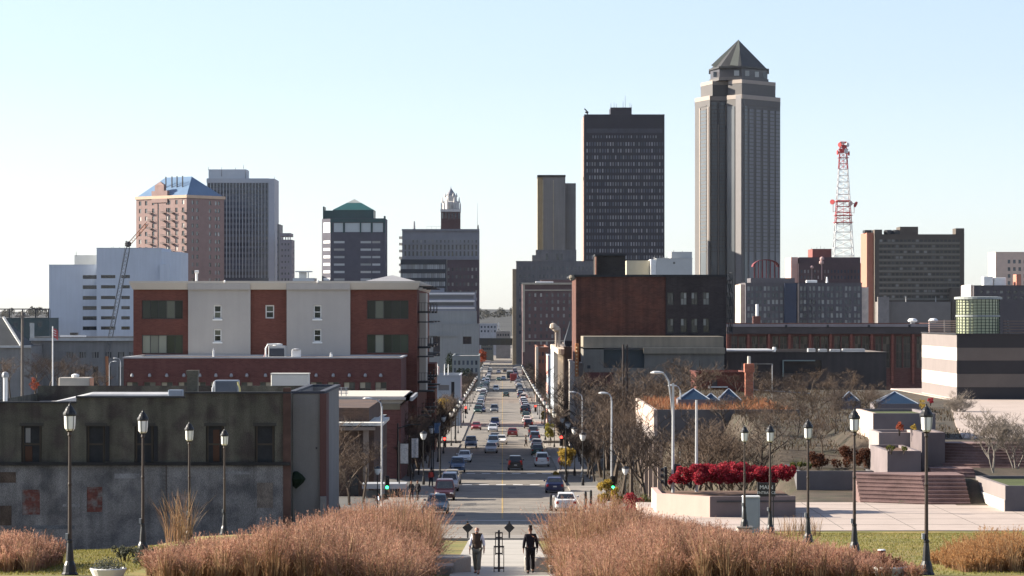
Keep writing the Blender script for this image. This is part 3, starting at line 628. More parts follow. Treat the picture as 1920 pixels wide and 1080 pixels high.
# R4 pale lift housings
b = Bld('low_block', 'pale cube-like white block with a beige annex just left of the tallest tower', 'building', 1231, 1298, 485, 900, 22)
wgr = M('render_pale', (.45,.46,.45), .85, .06, .3); b.shell(wgr, [b.op(1262,491,1266,495)], glass=g_dk, par=.5); b.part('tall_wing', wgr, 1259, 1298, 472, 485.3, 1, 16)
for x, t in ((1229,477),(1241,479),(1251,481),(1264,469),(1280,470)): antenna(b, x, t, 485 if x < 1258 else 472, 2, .12)
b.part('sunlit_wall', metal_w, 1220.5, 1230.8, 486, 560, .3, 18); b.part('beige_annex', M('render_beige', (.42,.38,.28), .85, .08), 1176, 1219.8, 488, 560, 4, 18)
for x in (1228,1247,1268): b.part('vent', metal_g, x-1, x+1, 481.5, 485.2, 3, 4)

# R5 the tallest tower, granite with a pyramid crown, set corner on
Dg = 1700; sg = F/Dg; xg = XD(1384, Dg); zg = P(Dg); LZ = lambda py: ZC-(py-CY)/sg-zg; LX = lambda px, y=0: (px-CX)*(Dg+y)/F-xg
tw = thing('granite_tower', 'tallest grey granite skyscraper with setbacks and a pointed copper pyramid roof', 'building', (xg, Dg, zg))
gra = M('granite_grey', (.108,.101,.098), .7, .06, .06, streak=.06); grl = M('granite_light', (.30,.255,.22), .7, .05); grg = M('granite_glass', (.07,.08,.088), .3, .12, .1, spec=.6)
def plan(pts): return [(LX(px,y), y) for px, y in pts]
shaft = [(1303,22),(1331,0),(1331.5,7),(1362,7),(1363,0),(1391,-9),(1463,18),(1463,52),(1303,52)]
MB().prism(plan(shaft), -3, LZ(187)).build('shaft', gra, tw)
m = MB(); sh2 = plan(shaft); cxs = LX(1384); m.prism([(x*1.004,(y-25)*1.01+25) for x, y in sh2], LZ(186.9), LZ(179)); m.build('parapet', grl, tw)
t2 = [(1314,22),(1336,2),(1336.5,8),(1365,8),(1366,2),(1391,-5),(1454,18),(1454,48),(1314,48)]
MB().prism(plan(t2), LZ(178.9), LZ(157)).build('upper_tier', gra, tw); MB().prism([(x*1.004,(y-25)*1.01+25) for x, y in plan(t2)], LZ(156.9), LZ(150)).build('upper_parapet', grl, tw)
t3 = [(1330,20),(1348,2),(1391,-2),(1441,18),(1441,44),(1330,44)]
MB().prism(plan(t3), LZ(149.9), LZ(144)).build('crown_base', gra, tw)
t3w = [(1332,20),(1349,4),(1391,0),(1439,18),(1439,42),(1332,42)]
MB().prism(plan(t3w), LZ(143.9), LZ(127.2)).build('crown_gallery', M('gallery_dark', (.045,.04,.045), .4, .15, .2, spec=.5), tw)
for px, yy in ((1342,9.5),(1381,.4),(1400,2.8),(1418,9.6),(1433,15.2)):
    MB().box(LX(px,yy)-1.5,LX(px,yy)+1.5,yy-.5,yy-.05,LZ(142),LZ(132)).build('gallery_window', g_pale, tw)
cop = M('copper_dark', (.04,.04,.04), .55, .25, .15, spec=.3); copl = M('copper_light', (.22,.22,.175), .5, .1, .1)
ev = plan([(1329,20),(1348,1),(1391,-3),(1442,18),(1442,45),(1329,45)]); ap_ = (LX(1385,20), 20, LZ(75)+515/sg*20/Dg)
MB().prism(ev, LZ(127.1), LZ(124)).build('eaves', cop, tw)
e2 = [(x*.93+LX(1385)*.07, (y-20)*.93+20) for x, y in ev]
MB().add([(x,y,LZ(123.9)) for x, y in e2]+[ap_], [(0,1,6),(1,2,6),(2,3,6),(3,4,6),(4,5,6),(5,0,6)]).build('roof', cop, tw)
def rib(a, t, wd, mat, nm):
    d = Vector(a)-Vector(ap_); s_ = d.normalized().cross(Vector((0,-1,.7))).normalized(); o_ = s_.cross(d.normalized()); o_ = o_ if o_.y < 0 else -o_
    p, q = Vector(a)+o_*.25, Vector(ap_)+o_*.25
    MB().add([p-s_*wd,p+s_*wd,q+s_*.15,q-s_*.15], [(0,1,2,3)]).add([p-s_*wd-o_*.4,p+s_*wd-o_*.4,p+s_*wd,p-s_*wd],[(0,1,2,3)]).build(nm, mat, tw)
c1 = (e2[1][0]+(e2[2][0]-e2[1][0])*.72, e2[1][1]+(e2[2][1]-e2[1][1])*.72-.1, LZ(123.8)); rib(c1, 0, 3.4, copl, 'roof_panel')
c2 = (e2[0][0]+(e2[1][0]-e2[0][0])*.5, e2[0][1]+(e2[1][1]-e2[0][1])*.5-.1, LZ(123.8)); rib(c2, 0, 3.0, copl, 'roof_panel')
# glazed slots and mullion lines on the shaft: each storey of windows is a shallow band, each slot a part
def slot(pa, ya, pb, yb, t, bo, mat, nm, q=.25):
    a, c = (LX(pa,ya),ya), (LX(pb,yb),yb); dx, dy = c[0]-a[0], c[1]-a[1]; Lq = math.hypot(dx,dy); nx, ny = dy/Lq*q, -dx/Lq*q
    MB().prism([(a[0]+nx,a[1]+ny),(c[0]+nx,c[1]+ny),(c[0]-nx*.02,c[1]-ny*.02),(a[0]-nx*.02,a[1]-ny*.02)], LZ(bo), LZ(t)).build(nm, mat, tw)
def onface(p, q, u): return (p[0]+(q[0]-p[0])*u, p[1]+(q[1]-p[1])*u)
def slots(p, q, us, t, bo, mat, nm, wd, qq=.25):
    for u in us:
        a, c = onface(p, q, u-wd/2), onface(p, q, u+wd/2); slot(a[0],a[1],c[0],c[1],t,bo,mat,nm,qq)
slots((1303,22),(1331,0), [.57], 203, 560, grg, 'glass_slot', .4); slots((1303,22),(1331,0), [.36,.93], 203 if False else 200, 560, grl, 'mullion', .05, .5)
slots((1331.5,7),(1362,7), [.25,.75], 190, 560, grg, 'glass_slot', .34); slots((1331.5,7),(1362,7), [.5], 232, 560, grl, 'mullion', .05, .45); slots((1331.5,7),(1362,7), [.96], 195, 234, grl, 'mullion', .05, .45)
slots((1363,0),(1391,-9), [.28], 200, 560, grg, 'glass_slot', .5); slots((1363,0),(1391,-9), [.8], 180, 560, M('granite_sunlit', (.19,.18,.18), .7, .05), 'sunlit_strip', .36, .35)  # the lighter granite strip paints grazing sun on the chamfer
slots((1391,-9),(1463,18), [.1], 200, 560, grg, 'glass_slot', .07)
slots((1391,-9),(1463,18), [.24,.42,.6,.78,.93], 205, 560, M('granite_glass_dim', (.11,.112,.125), .4, .1, .1, spec=.5), 'glass_slot', .11)
for k, py in enumerate(ar(196, 470, 40)):
    m = MB()
    for (p, q, u0, u1) in (((1303,22),(1331,0),.36,.78), ((1331.5,7),(1362,7),.06,.94), ((1391,-9),(1463,18),.04,.98)):
        a, c = onface(p,q,u0), onface(p,q,u1); a, c = (LX(a[0],a[1]),a[1]), (LX(c[0],c[1]),c[1]); dx, dy = c[0]-a[0], c[1]-a[1]; Lq = math.hypot(dx,dy); nx, ny = dy/Lq*.3, -dx/Lq*.3
        m.prism([(a[0]+nx,a[1]+ny),(c[0]+nx,c[1]+ny),(c[0],c[1]),(a[0],a[1])], LZ(py+2.2), LZ(py))
    m.build('spandrel', gra, tw)

# R6 red and white lattice mast
Dm = 1400; sm = F/Dm; xm = XD(1581, Dm); zm = P(Dm); MZ = lambda py: ZC-(py-CY)/sm-zm
mt = thing('radio_mast', 'red and white lattice radio mast carrying red dish antennas', 'mast', (xm, Dm, zm))
red = M('mast_red', (.42,.05,.05), .6, .2, 1); whi = M('mast_white', (.62,.6,.58), .6, .15, 1)
def half(py): return (5+ (py-262)/(480-262)*13)/sm
def sect(t, bo, mat, n):
    m = MB(); ys = ar(bo, t, n+1)
    for i in range(n):
        h0, h1, z0, z1 = half(ys[i]), half(ys[i+1]), MZ(ys[i]), MZ(ys[i+1]); c0 = [(sx*h0, sy*h0, z0) for sx, sy in ((-1,-1),(1,-1),(1,1),(-1,1))]; c1 = [(sx*h1, sy*h1, z1) for sx, sy in ((-1,-1),(1,-1),(1,1),(-1,1))]
        for k in range(4):
            j = (k+1)%4; m.tube([c0[k],c1[k]],.2,4); m.tube([c1[k],c1[j]],.13,3); m.tube([c0[k],c1[j]],.09,3); m.tube([c0[j],c1[k]],.09,3)
        m.tube([(0,-h0*.3,z0),(0,-h1*.3,z1)],.12,3)
    m.build('lattice_section', mat, mt)
sect(420, 600, whi, 12); sect(376, 420, red, 4); sect(318, 376, whi, 5); sect(296, 318, red, 2); sect(266, 296, red, 3)
def dish(x, y, z, r, ang, mat, tilt=0):
    m = MB(); pr = [(r*k/4, -.35*r*(k/4)**2) for k in range(5)]; rings = []
    for rr_, dz in pr[1:]: rings.append([(rr_*math.cos(t*math.pi/5), dz, rr_*math.sin(t*math.pi/5)) for t in range(10)])
    m.loft(rings, True, True); m.loft([[(r*math.cos(t*math.pi/5),-.35*r,r*math.sin(t*math.pi/5)) for t in range(10)],[(r*math.cos(t*math.pi/5),-.8*r,r*math.sin(t*math.pi/5)) for t in range(10)]]); m.tube([(0,0,0),(0,1.1,0)],.18,4)
    o = m.build('dish', mat, mt, None, False, (x,y,z)); o.rotation_euler = (R(tilt),0,R(ang)); return o
hx = half(380); dish(-hx-1.9,-1,MZ(379),1.25,-35,red); dish(hx-.2,-hx-.6,MZ(382),1.1,10,M('mast_dish_pale', (.5,.35,.3), .6)); dish(hx+2.2,0,MZ(382),1.5,70,red,25)
for a, z, c in ((-40,272,red),(40,272,whi),(-15,284,red),(20,284,whi),(75,288,red),(-80,286,red),(0,276,red)): dish(2.2*math.sin(R(a)),-2.2*math.cos(R(a)),MZ(z),1.1,a,c)
for py in (268,280,296,378,404,417): h = half(py)+.7; MB().box(-h,h,-h,h,MZ(py)-.12,MZ(py)+.12).build('platform', red, mt)
MB().tube([(-hx-1.9,-.9,MZ(398)),(-hx-1.9,-.9,MZ(380))],.14,4).tube([(hx+2.2,0,MZ(400)),(hx+2.2,0,MZ(384))],.14,4).tube([(-hx-1.9,-.9,MZ(397)),(0,0,MZ(397))],.1,4).tube([(hx+2.2,0,MZ(399)),(0,0,MZ(399))],.1,4).build('dish_bracket', red, mt)

# R7 telephone exchange below it
b = Bld('office_block', 'dark brown set-back brick block carrying the lattice mast', 'building', 1497, 1628, 494, 1350, 40)
bx = M('brick_dark_brown', (.088,.06,.066), .9, .15, .2)
b.shell(bx, b.grid(ar(1503,1622,20), [506,517], 2.6, 6), glass=g_bl, par=.8)
b.part('upper_tier', bx, 1500, 1615, 482, 494.3, 4, 36); b.part('top_tier', M('brick_reddish', (.2,.075,.065), .9, .1), 1526, 1562, 466, 482.3, 6, 26)
b.part('lit_wall', M('brick_rose_lit', (.55,.36,.3), .9, .08), 1484, 1496.8, 482, 540, 2, 30)  # rose colour here is sunlight painted onto the left wall
for x, t in ((1525,463),(1535,462),(1542,460),(1549,463)): antenna(b, x, t, 466, 8, .09)
m = MB(); 
for x, y, r in ((1541,485,1.0),(1540,492,1.1),(1522,501,.8)): m.lathe([(.15*r,-r),(r,-.5*r),(r,.4*r),(.2*r,r)],8,(b.lx(x),-.5,b.lz(y))); m.tube([(b.lx(x),-.5,b.lz(y)-r),(b.lx(x),-.5,b.lz(525))],.15,4)
m.build('antenna_pod', M('pod_pink', (.45,.3,.28), .7), b.root)
# R8 gridded brown block, two wings
for i, (x0, x1, lab) in enumerate(((1398,1493,'brown gridded office wing with a sunlit left edge at the foot of the tallest tower'),(1497,1616,'brown gridded office wing with pale capped roof vents below the lattice mast'))):
    b = Bld('office_block', lab, 'building', x0, x1, 531, 1000+i*6, 30)
    gb = M('precast_brown', (.12,.112,.12), .9, .1, .2, streak=.1); n = 7 if i else 6
    xs = []
    for x in ar(x0+9, x1-9, n): xs += [x-3.4, x+3.4]
    b.shell(gb, b.grid(xs, ar(537,600,6), 4.6, 8), glass=GLASS('glass_office', (.055,.065,.07), (.36,.37,.36), .55, .2), rev=.3, par=.6)
    if i == 0: b.part('lit_pier', M('precast_warm_lit', (.5,.4,.33), .9), 1390, 1397.8, 533, 640, 3, 26); b.part('roof_house', gb, 1410, 1493, 521, 531.3, 5, 20); b.part('stair_link', M('cladding_navy', (.05,.06,.09), .7), 1470, 1493, 531.5, 610, -1.2, -.003)  # the warm precast paints in the sunlit left edge
    else:
        b.part('parapet_upstand', M('precast_warm_lit', (.5,.4,.33)), 1495, 1498, 531.3, 620, -.5, 1); hvac(b, 1514, 1534, 525, 531, 3, 3, metal_w); antenna(b, 1553, 519, 531, 4, .5, metal_w, 'chimney'); b.part('side_wall', M('render_white_pink', (.75,.62,.52)), 1618, 1631, 538, 620, 4, 16)
t = thing('roof_arch', 'dark red steel arched roof structure at the right foot of the tallest tower', 'roof structure', (XD(1437,1060),1060,P(1060))); s = F/1060; zq = lambda y: ZC-(y-CY)/s-P(1060)
arc = lambda r, z0: [(r*math.cos(math.pi*k/12), z0+r*.55*math.sin(math.pi*k/12)) for k in range(13)]
rm = M('arch_red', (.16,.03,.035), .7); m = MB(); R0, Z0 = 25/s, zq(500)
m.loft([[(x,y,z) for x, z in arc(R0,Z0)]+[(x,y,z) for x, z in reversed(arc(R0*.93,Z0))] for y in (0,8)]); m.build('arch', rm, t)
for k in range(7): x = R0*(-.9+.3*k); MB().box(x-.15,x+.15,0,.3,-1,Z0+.55*math.sqrt(max(0,R0*R0-x*x))*.93).build('post', rm, t)
MB().box(-R0,R0,.5,8,-1,zq(522)).build('base_block', M('brick_dark_brown', (.088,.06,.066)), t)
# R9 dark hotel with ribbon windows
b = Bld('hotel', 'dark brown hotel slab with ribbon windows and corner turrets on its roof', 'building', 1640, 1808, 440, 1250, 26)
dh = M('brick_olive_brown', (.095,.08,.068), .9, .12, .2)
b.shell(dh, [o for y in ar(449,554,11) for o in b.grid(ar(1652,1796,20), [y], 5.5, 4.4)], glass=GLASS('glass_hotel', (.02,.022,.024), (.3,.3,.29), .2, .2, .4), par=.7, rev=.3)
for y in ar(454.2,559.2,11): b.part('spandrel', M('spandrel_olive', (.185,.17,.145), .9, .08), 1648, 1800, y, y+3.4, -.14, -.003)
b.part('penthouse', dh, 1690, 1724, 424.5, 440.5, 4, 16); b.part('corner_turret', dh, 1640, 1654, 430.5, 440.5, .01, 9); b.part('corner_turret', dh, 1792, 1808, 428, 440.5, .01, 9)
for x in (1668,1683): MB().lathe([(1.6,0),(1.9,.5),(1.9,1.8),(1.5,2.2)],10,(b.lx(x),5,b.h)).build('water_tank', metal_d, b.root)
b.part('lit_wall', M('brick_orange_sun', (.4,.17,.12), .9, .1), 1627, 1639.8, 436, 620, 3, 24); b.part('roof_sign_box', metal_d, 1625, 1638, 430.5, 435.8, 6, 14)  # orange on the left wall is painted sunlight over dark brown brick
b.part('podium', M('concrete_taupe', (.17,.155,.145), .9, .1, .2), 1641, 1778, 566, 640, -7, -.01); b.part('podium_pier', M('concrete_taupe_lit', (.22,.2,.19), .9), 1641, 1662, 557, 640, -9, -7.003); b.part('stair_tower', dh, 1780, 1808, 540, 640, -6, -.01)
for x in (1696,1752): antenna(b, x, 556, 566, -4, .12, metal_w)
# R10 far right
b = Bld('office_block', 'cream office block with dark square windows at the far right edge', 'building', 1867, 1990, 473, 1500, 24)
b.shell(M('precast_cream', (.6,.45,.36), .85, .08), [o for y in (487,501,514,527) for o in b.grid(ar(1892,1982,10), [y], 5, 7)], glass=g_bl, par=.8, rev=.3)
b = Bld('office_block', 'low dark block with white roof plant boxes at the far right', 'building', 1826, 1990, 536, 900, 26)
b.shell(M('cladding_brown', (.09,.08,.085), .8, .1), b.grid(ar(1840,1980,12), [545,556], 6, 5), glass=g_dk, par=.6)
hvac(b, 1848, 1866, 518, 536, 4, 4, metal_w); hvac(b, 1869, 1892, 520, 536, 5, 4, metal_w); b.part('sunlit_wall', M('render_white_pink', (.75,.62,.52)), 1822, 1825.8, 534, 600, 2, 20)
b.part('roof_fin', M('brick_orange_sun', (.4,.17,.12)), 1909, 1918, 514, 536.4, 3, 9)
# ---------------------------------------------------------------- left bank of buildings
fr_w = M('frame_white', (.75,.75,.72), .5, .05); fr_d = M('frame_dark', (.05,.05,.05), .5, .1); fr_b = M('frame_bronze', (.12,.09,.07), .5, .1)
g_home = GLASS('glass_home', (.010,.014,.012), (.12,.13,.1), .25, .1, .3); g_curt = GLASS('glass_curtain', (.02,.028,.02), (.3,.31,.25), .6, .1, .35)
br_red = M('brick_red', (.135,.05,.037), .9, .12, .35, brick=(.42,.14), streak=.1); stu = M('stucco_pale', (.40,.375,.345), .92, .05, .25, fine=.04, streak=.06)
trimw = M('cornice_pale', (.50,.455,.39), .8, .06, .3)
# K apartment block
b = Bld('apartment_building', 'red brick and pale stucco apartment building with a deep pale cornice beside the street', 'building', 250, 782, 543, 372, 62)
sec = [(250,353.5,br_red),(353.5,470,stu),(470,538,br_red),(538,657,stu),(657,782,br_red)]
bigs = [(266,563,343,598),(266,628,343,663),(688,563,766,598),(688,627,766,662)]; small = [(401,572,416,598),(401,617,416,641),(588,572,603,598),(588,617,603,641),(497.5,572,514,597)]
# lower storeys carry the same openings down to the pavement, hidden behind the wing
opsAll = {}
m = {}
for k, (x0, x1, mt_) in enumerate(sec):
    y = 0 if mt_ is br_red else -.45
    ops = [(b.lx(a)-b.lx(x0), b.lx(c)-b.lx(x0), b.lz(u), b.lz(t)) for a, t, c, u in bigs+small if x0 < a < x1]
    mb = MB(); mb.fac((b.lx(x0),y),(b.lx(x1),y),-3,b.h,ops,.35)
    if mt_ is stu: mb.fac((b.lx(x0),.0),(b.lx(x0),y),-3,b.h).fac((b.lx(x1),y),(b.lx(x1),.0),-3,b.h)
    mb.build('wall', mt_, b.root)
    for o in ops:
        big = o[1]-o[0] > 3
        b.wins([o], (b.lx(x0),y), (b.lx(x1),y), g_curt if big and o[2] < b.h-7 else g_home, .35, 'window', (fr_d if big else fr_w, 5 if big else 1 if x0 > 400 and k != 2 else 1, 1 if big else 2, .09 if big else .16))
        if not big and k != 2: MB().box(b.lx(x0)+o[0]-.12,b.lx(x0)+o[1]+.12,y-.1,y-.004,o[2]-.2,o[2]-.004).build('sill', fr_w, b.root)
X0, X1 = -b.w/2, b.w/2
sideops = [(u,u+2.2,z,z+2.4) for u in (6,12,24,30,42,48,56) for z in (4.5,9,13.5,18)]
mb = MB(); mb.fac((X1,0),(X1,b.d),-3,b.h,sideops,.3); mb.fac((X1,b.d),(X0,b.d),-3,b.h); mb.fac((X0,b.d),(X0,0),-3,b.h); mb.build('side_wall', br_red, b.root)
b.wins(sideops, (X1,0), (X1,b.d), g_home, .3, 'window', (fr_d,2,1,.1))
MB().box(X0+.1,X1-.1,.1,b.d-.1,b.h-.4,b.h-.1).build('roof', M('roof_gravel', (.3,.29,.27), .95, .15), b.root)
zc = b.lz(527); cm = MB()
def corn(m, x0, x1, y0, y1, z0, z1, o): m.loft([[(x0,y0,z0),(x1,y0,z0),(x1,y1,z0),(x0,y1,z0)],[(x0-o*.35,y0-o*.35,z0+.25),(x1+o*.35,y0-o*.35,z0+.25),(x1+o*.35,y1+o*.35,z0+.25),(x0-o*.35,y1+o*.35,z0+.25)],[(x0-o,y0-o,z1-.25),(x1+o,y0-o,z1-.25),(x1+o,y1+o,z1-.25),(x0-o,y1+o,z1-.25)],[(x0-o,y0-o,z1),(x1+o,y0-o,z1),(x1+o,y1+o,z1),(x0-o,y1+o,z1)]])
corn(cm, X0, X1, -.47, b.d, b.h+.004, zc, .42); cm.build('cornice', trimw, b.root)
MB().box(b.lx(353.5),b.lx(470),-.9,-.46,b.h-.0,zc-.3).box(b.lx(538),b.lx(657),-.9,-.46,b.h,zc-.3).build('frieze', stu, b.root)
zr = zc+.003; xa, xb = b.lx(664), b.lx(792)
MB().add([(xa,14,zr),(xb-.6,14,zr),(xb-.6,40,zr),(xa,40,zr),(b.lx(722),24,b.lz(511)),(b.lx(722),30,b.lz(511))],[(0,1,4),(1,2,5,4),(2,3,5),(3,0,4,5),(0,3,2,1)]).build('hip_roof', M('roof_shingle', (.25,.25,.26), .9, .12), b.root)
MB().tube([(b.lx(362.5),4,zc-.2),(b.lx(362.5),4,b.lz(509))],.16,8).tube([(b.lx(362.5)-.25,4,b.lz(509)),(b.lx(362.5)+.25,4,b.lz(509))],.2,8).build('flue', metal_w, b.root)
for x in (423,597): MB().lathe([(.12,-.1),(.14,.12),(.05,.2)],8,(b.lx(x),-1.05,zc-.1)).build('cornice_lamp', metal_w, b.root)
rl = M('rail_black', (.02,.02,.022), .5)
for z in (6,10.5,15,19.6):                                # street-side balconies seen edge on
    for u in (2,20,38): 
        m_ = MB().box(X1+.01,X1+1.7,u,u+4.6,z-.25,z)
        for q in range(13): m_.box(X1+1.62,X1+1.66,u+.05+q*.37,u+.09+q*.37,z,z+1.05)
        for q in range(5): m_.box(X1+.1+q*.38,X1+.14+q*.38,u,u+.04,z,z+1.05)
        m_.box(X1+1.6,X1+1.68,u,u+4.6,z+1.05,z+1.1).box(X1+.01,X1+1.6,u-.02,u+.05,z+1.05,z+1.1); m_.box(X1+.01,X1+2.1,u-.3,u+4.9,z+3.1,z+3.25).build('balcony', rl, b.root)
MB().box(X1+.02,X1+.9,10,18,9,22).build('stair_bay', trimw, b.root); MB().box(X1+.02,X1+1.2,48,61,-3,12).build('end_bay', br_red, b.root)
# its lower wing in front
b = Bld('brick_wing', 'single-storey dark red brick wing with a row of flat windows before the apartment building', 'building', 232, 752, 672, 352, 19.4)
br_d = M('brick_dark_red', (.125,.052,.045), .9, .12, .35, brick=(.42,.14), streak=.12)
wx = [248,281,313,345,375,405,434,463,498,593,625,655,685,714]
ops = [b.op(x-11,716,x+11,740) for x in wx]
b.shell(br_d, ops, par=.9, rev=.3, capm=M('coping_grey', (.36,.36,.37), .7), roof=M('deck_pale', (.5,.49,.46), .9)); b.wins(ops, (-b.w/2,0), (b.w/2,0), GLASS('glass_shop', (.04,.045,.04), (.5,.46,.34), .6, .15, .35), .3, 'window', (fr_b,2,2,.08))
for x in wx: MB().lathe([(.1,0),(.22,.1),(.14,.4),(.05,.45)],8,(b.lx(x),-.22,b.lz(707))).build('wall_lamp', metal_g, b.root)
b.part('terrace_kerb', M('coping_pale', (.5,.48,.44), .8), 232, 752, 669.5, 671.2, 1.5, 3)
hv = thing('rooftop_unit', 'large louvred rooftop air unit with a curved pale pipe on the brick wing terrace', 'air conditioner', (b.X+b.lx(507), 352+10, b.zb+b.h-.9))
w_, h_ = 33/b.s, 36/b.s; m = MB().bev(-w_/2,w_/2,0,2.2,0,h_,.08); m.build('casing', metal_g, hv); MB().box(-w_/2+.15,w_/2-.15,-.05,-.004,.2,h_-.35).build('louvre', M('louvre_navy', (.03,.035,.05), .5), hv)
MB().lathe([(.6,0),(.65,.2),(.3,.28)],10,(0,1.1,h_)).build('fan_cowl', metal_w, hv); MB().tube([(-w_/2-.3,-.2,0),(-w_/2-.3,-.2,h_*.85),(-w_/2-.05,-.2,h_+.15),(0,-.1,h_+.2)],.11,7).build('pipe', metal_w, hv); MB().tube([(-w_/2-.9,-.2,0),(-w_/2-.35,-.2,h_*.6)],.07,6).build('brace', M('pipe_pink', (.6,.35,.33), .6), hv)
for i, (x, wd, hgt, lab) in enumerate(((553,17,1.0,'small pale roof hatch rail on the terrace by the stucco wall'),(619,5,.5,'single small white roof vent below the right stucco section'),(397,3,1.0,'small upright white vent pipe below the left stucco windows'))):
    v = thing('roof_vent', lab, 'vent', (b.X+b.lx(x), 354, b.zb+b.h)); ww = wd/b.s/2; MB().bev(-ww,ww,0,.5,0,hgt,.04).build('casing', metal_w, v); MB().lathe([(ww*.9,hgt),(ww*1.05,hgt+.08),(ww*.3,hgt+.2)],8,(0,.25,0)).build('cap', metal_g, v)
# M shop with pale flat roof and cornice
b = Bld('brick_shop', 'two-storey red brick shop with a pale flat roof and overhanging grey cornice', 'building', 606, 752, 757, 318, 24)
b.shell(br_d, [b.op(625,790,640,815), b.op(655,790,670,815), b.op(700,790,715,815)] , par=0, glass=g_home, frames=(fr_d,1,2,.08), rev=.25, roof=M('deck_pale', (.5,.49,.46)))
cm = MB(); corn(cm, -b.w/2, b.w/2, 0, b.d, b.lz(757), b.lz(745), .5); cm.build('cornice', M('cornice_stone', (.42,.39,.35), .85), b.root)
b.part('frieze', M('frieze_tan', (.2,.17,.12), .9), 608, 750, 757.3, 768, -.14, -.004)
zr = b.lz(745); MB().box(-b.w/2-.3,b.w/2+.3,-.3,b.d,zr+.003,zr+.12).build('roof_deck', M('deck_white', (.5,.46,.4), .9, .08), b.root)
m = MB()
for i in range(5): m.tube([(b.lx(612+i*9),1,zr+.1),(b.lx(612+i*9),1,zr+1.1)],.05,5); m.tube([(b.lx(612),1,zr+.4+i*.16),(b.lx(652),1,zr+.4+i*.16)],.04,4)
m.build('roof_guard', metal_g, b.root); b.part('down_pipe', M('pipe_terracotta', (.1,.05,.045)), 600, 612, 735, 1000, -.6, .8)
for x in ar(755,765,3): MB().box(b.lx(x)-.5,b.lx(x)+.5,0.5,20,b.lz(752),b.lz(745)).build('gutter', metal_g, b.root)
wt_ = thing('rooftop_unit', 'big white boxed rooftop plant unit behind the dark foreground building', 'air conditioner', at(543,738,300)); s3 = F/300
MB().bev(-35/s3,35/s3,0,2.6,-1.2,36/s3,.06).build('casing', M('plant_white', (.62,.61,.55), .7, .05), wt_); MB().box(-36/s3,36/s3,-.05,2.65,36/s3,37/s3+.05).build('lid', M('plant_white', (.62,.61,.55)), wt_); MB().box(-34/s3,34/s3,-.02,-.003,1/s3,2.2/s3).build('skirt', metal_g, wt_)
# canopy building with a rough white roof, deep brown front
b = Bld('brick_shed', 'low dark brick building with a frost-white flat canopy roof behind bare saplings', 'building', 600, 701, 798, 268, 30)
b.shell(M('brick_umber', (.10,.062,.045), .9, .2, .3, brick=(.4,.14), var2=(.07,.05,.045)), [b.op(618,870,632,925), b.op(655,890,672,960)], par=0, glass=g_dk, rev=.3, roof=M('deck_rough', (.6,.58,.52), .95, .35, 2.5))
MB().box(-b.w/2-.4,b.w/2+.9,-1.1,14,b.h+.02,b.h+.3).build('canopy_roof', M('deck_rough', (.6,.58,.52), .95, .35, 2.5), b.root); b.part('canopy_post', M('post_taupe', (.2,.16,.13)), 682, 692, 803, 1010, -1.0, -.5); b.part('fascia', M('post_taupe', (.2,.16,.13)), 598, 705, 799.5, 806, -1.25, -1.11)
b.part('shadow_block', M('brick_umber', (.10,.062,.045)), 602, 690, 766, 799, 2, 29)  # block raised and extended to throw its shadow across the street
# kiosk / bus shelter beyond the pole
b = Bld('bus_shelter', 'grey flat-roofed glass shelter on the left pavement behind the green traffic light', 'shelter', 681, 760, 908, 262, 2.6)
for x in (683,720,757): b.part('post', metal_g, x-1.2, x+1.2, 915, 985, .1, .3)
b.part('roof', M('shelter_grey', (.36,.37,.38), .6, .08), 679, 762, 907, 916, -.3, 2.7); b.part('glass_screen', GLASS('glass_shelter', (.05,.06,.07), (.12,.13,.14), .2), 685, 755, 922, 960, 1.8, 1.9); b.part('bench', M('shelter_grey', (.36,.37,.38)), 690, 745, 962, 966, .8, 1.4)

# N foreground dark building
Dn = 205; b = Bld('old_building', 'long dark foreground building of stained olive stucco above blue-grey concrete with boarded windows', 'building', -40, 545, 740, Dn, 26, zb=9.2)
ol = M('stucco_olive', (.098,.094,.072), .95, .24, .4, streak=.4, fine=.3, var2=(.065,.055,.048), bump=.5)
bg_ = M('concrete_stained', (.158,.158,.156), .95, .28, .4, fine=.4, streak=.3, var2=(.098,.1,.103), bump=.6)
up = [b.op(a,799,c,868) for a, c in ((40,78),(162,197),(252,288),(386,420),(478,515))]; lo = [b.op(42,918,75,965), b.op(163,913,192,960)]
zb_ = b.lz(871); X0, X1 = -b.w/2, b.w/2; s_ = b.s
steps = [(X0,b.lx(143),b.lz(756)),(b.lx(143),b.lx(347),b.lz(746)),(b.lx(347),X1,b.lz(738))]
mb = MB()
for a, c, z in steps:
    mb.fac((a,0),(c,0),zb_,z,[(o[0]-(a+b.w/2),o[1]-(a+b.w/2),o[2],o[3]) for o in up if a < o[0]-b.w/2 < c],.32); mb.quad((a,0,z),(c,0,z),(c,.4,z),(a,.4,z)); mb.fac((c,.4),(a,.4),z-.5,z)
mb.fac((X1,0),(X1,26),-3,b.h); mb.fac((X1,26),(X0,26),-3,b.h); mb.fac((X0,26),(X0,0),-3,b.lz(756))
mb.build('upper_wall', ol, b.root)
MB().fac((X0,-.06),(X1-.0,-.06),-3,b.lz(871),lo,.3).box(X0,X1,-.059,.1,zb_-.003,zb_).build('lower_wall', bg_, b.root)
m = MB().box(X0,X1-.02,-.3,-.0605,b.lz(872.5),b.lz(866.5)); m.build('string_course', M('ledge_dark', (.02,.02,.02), .9, .4, 1), b.root)
brd = M('board_dark', (.018,.02,.022), .8, .3, 2); bfill = M('brick_infill', (.10,.038,.03), .95, .3, 1, brick=(.3,.1), var2=(.13,.12,.115))
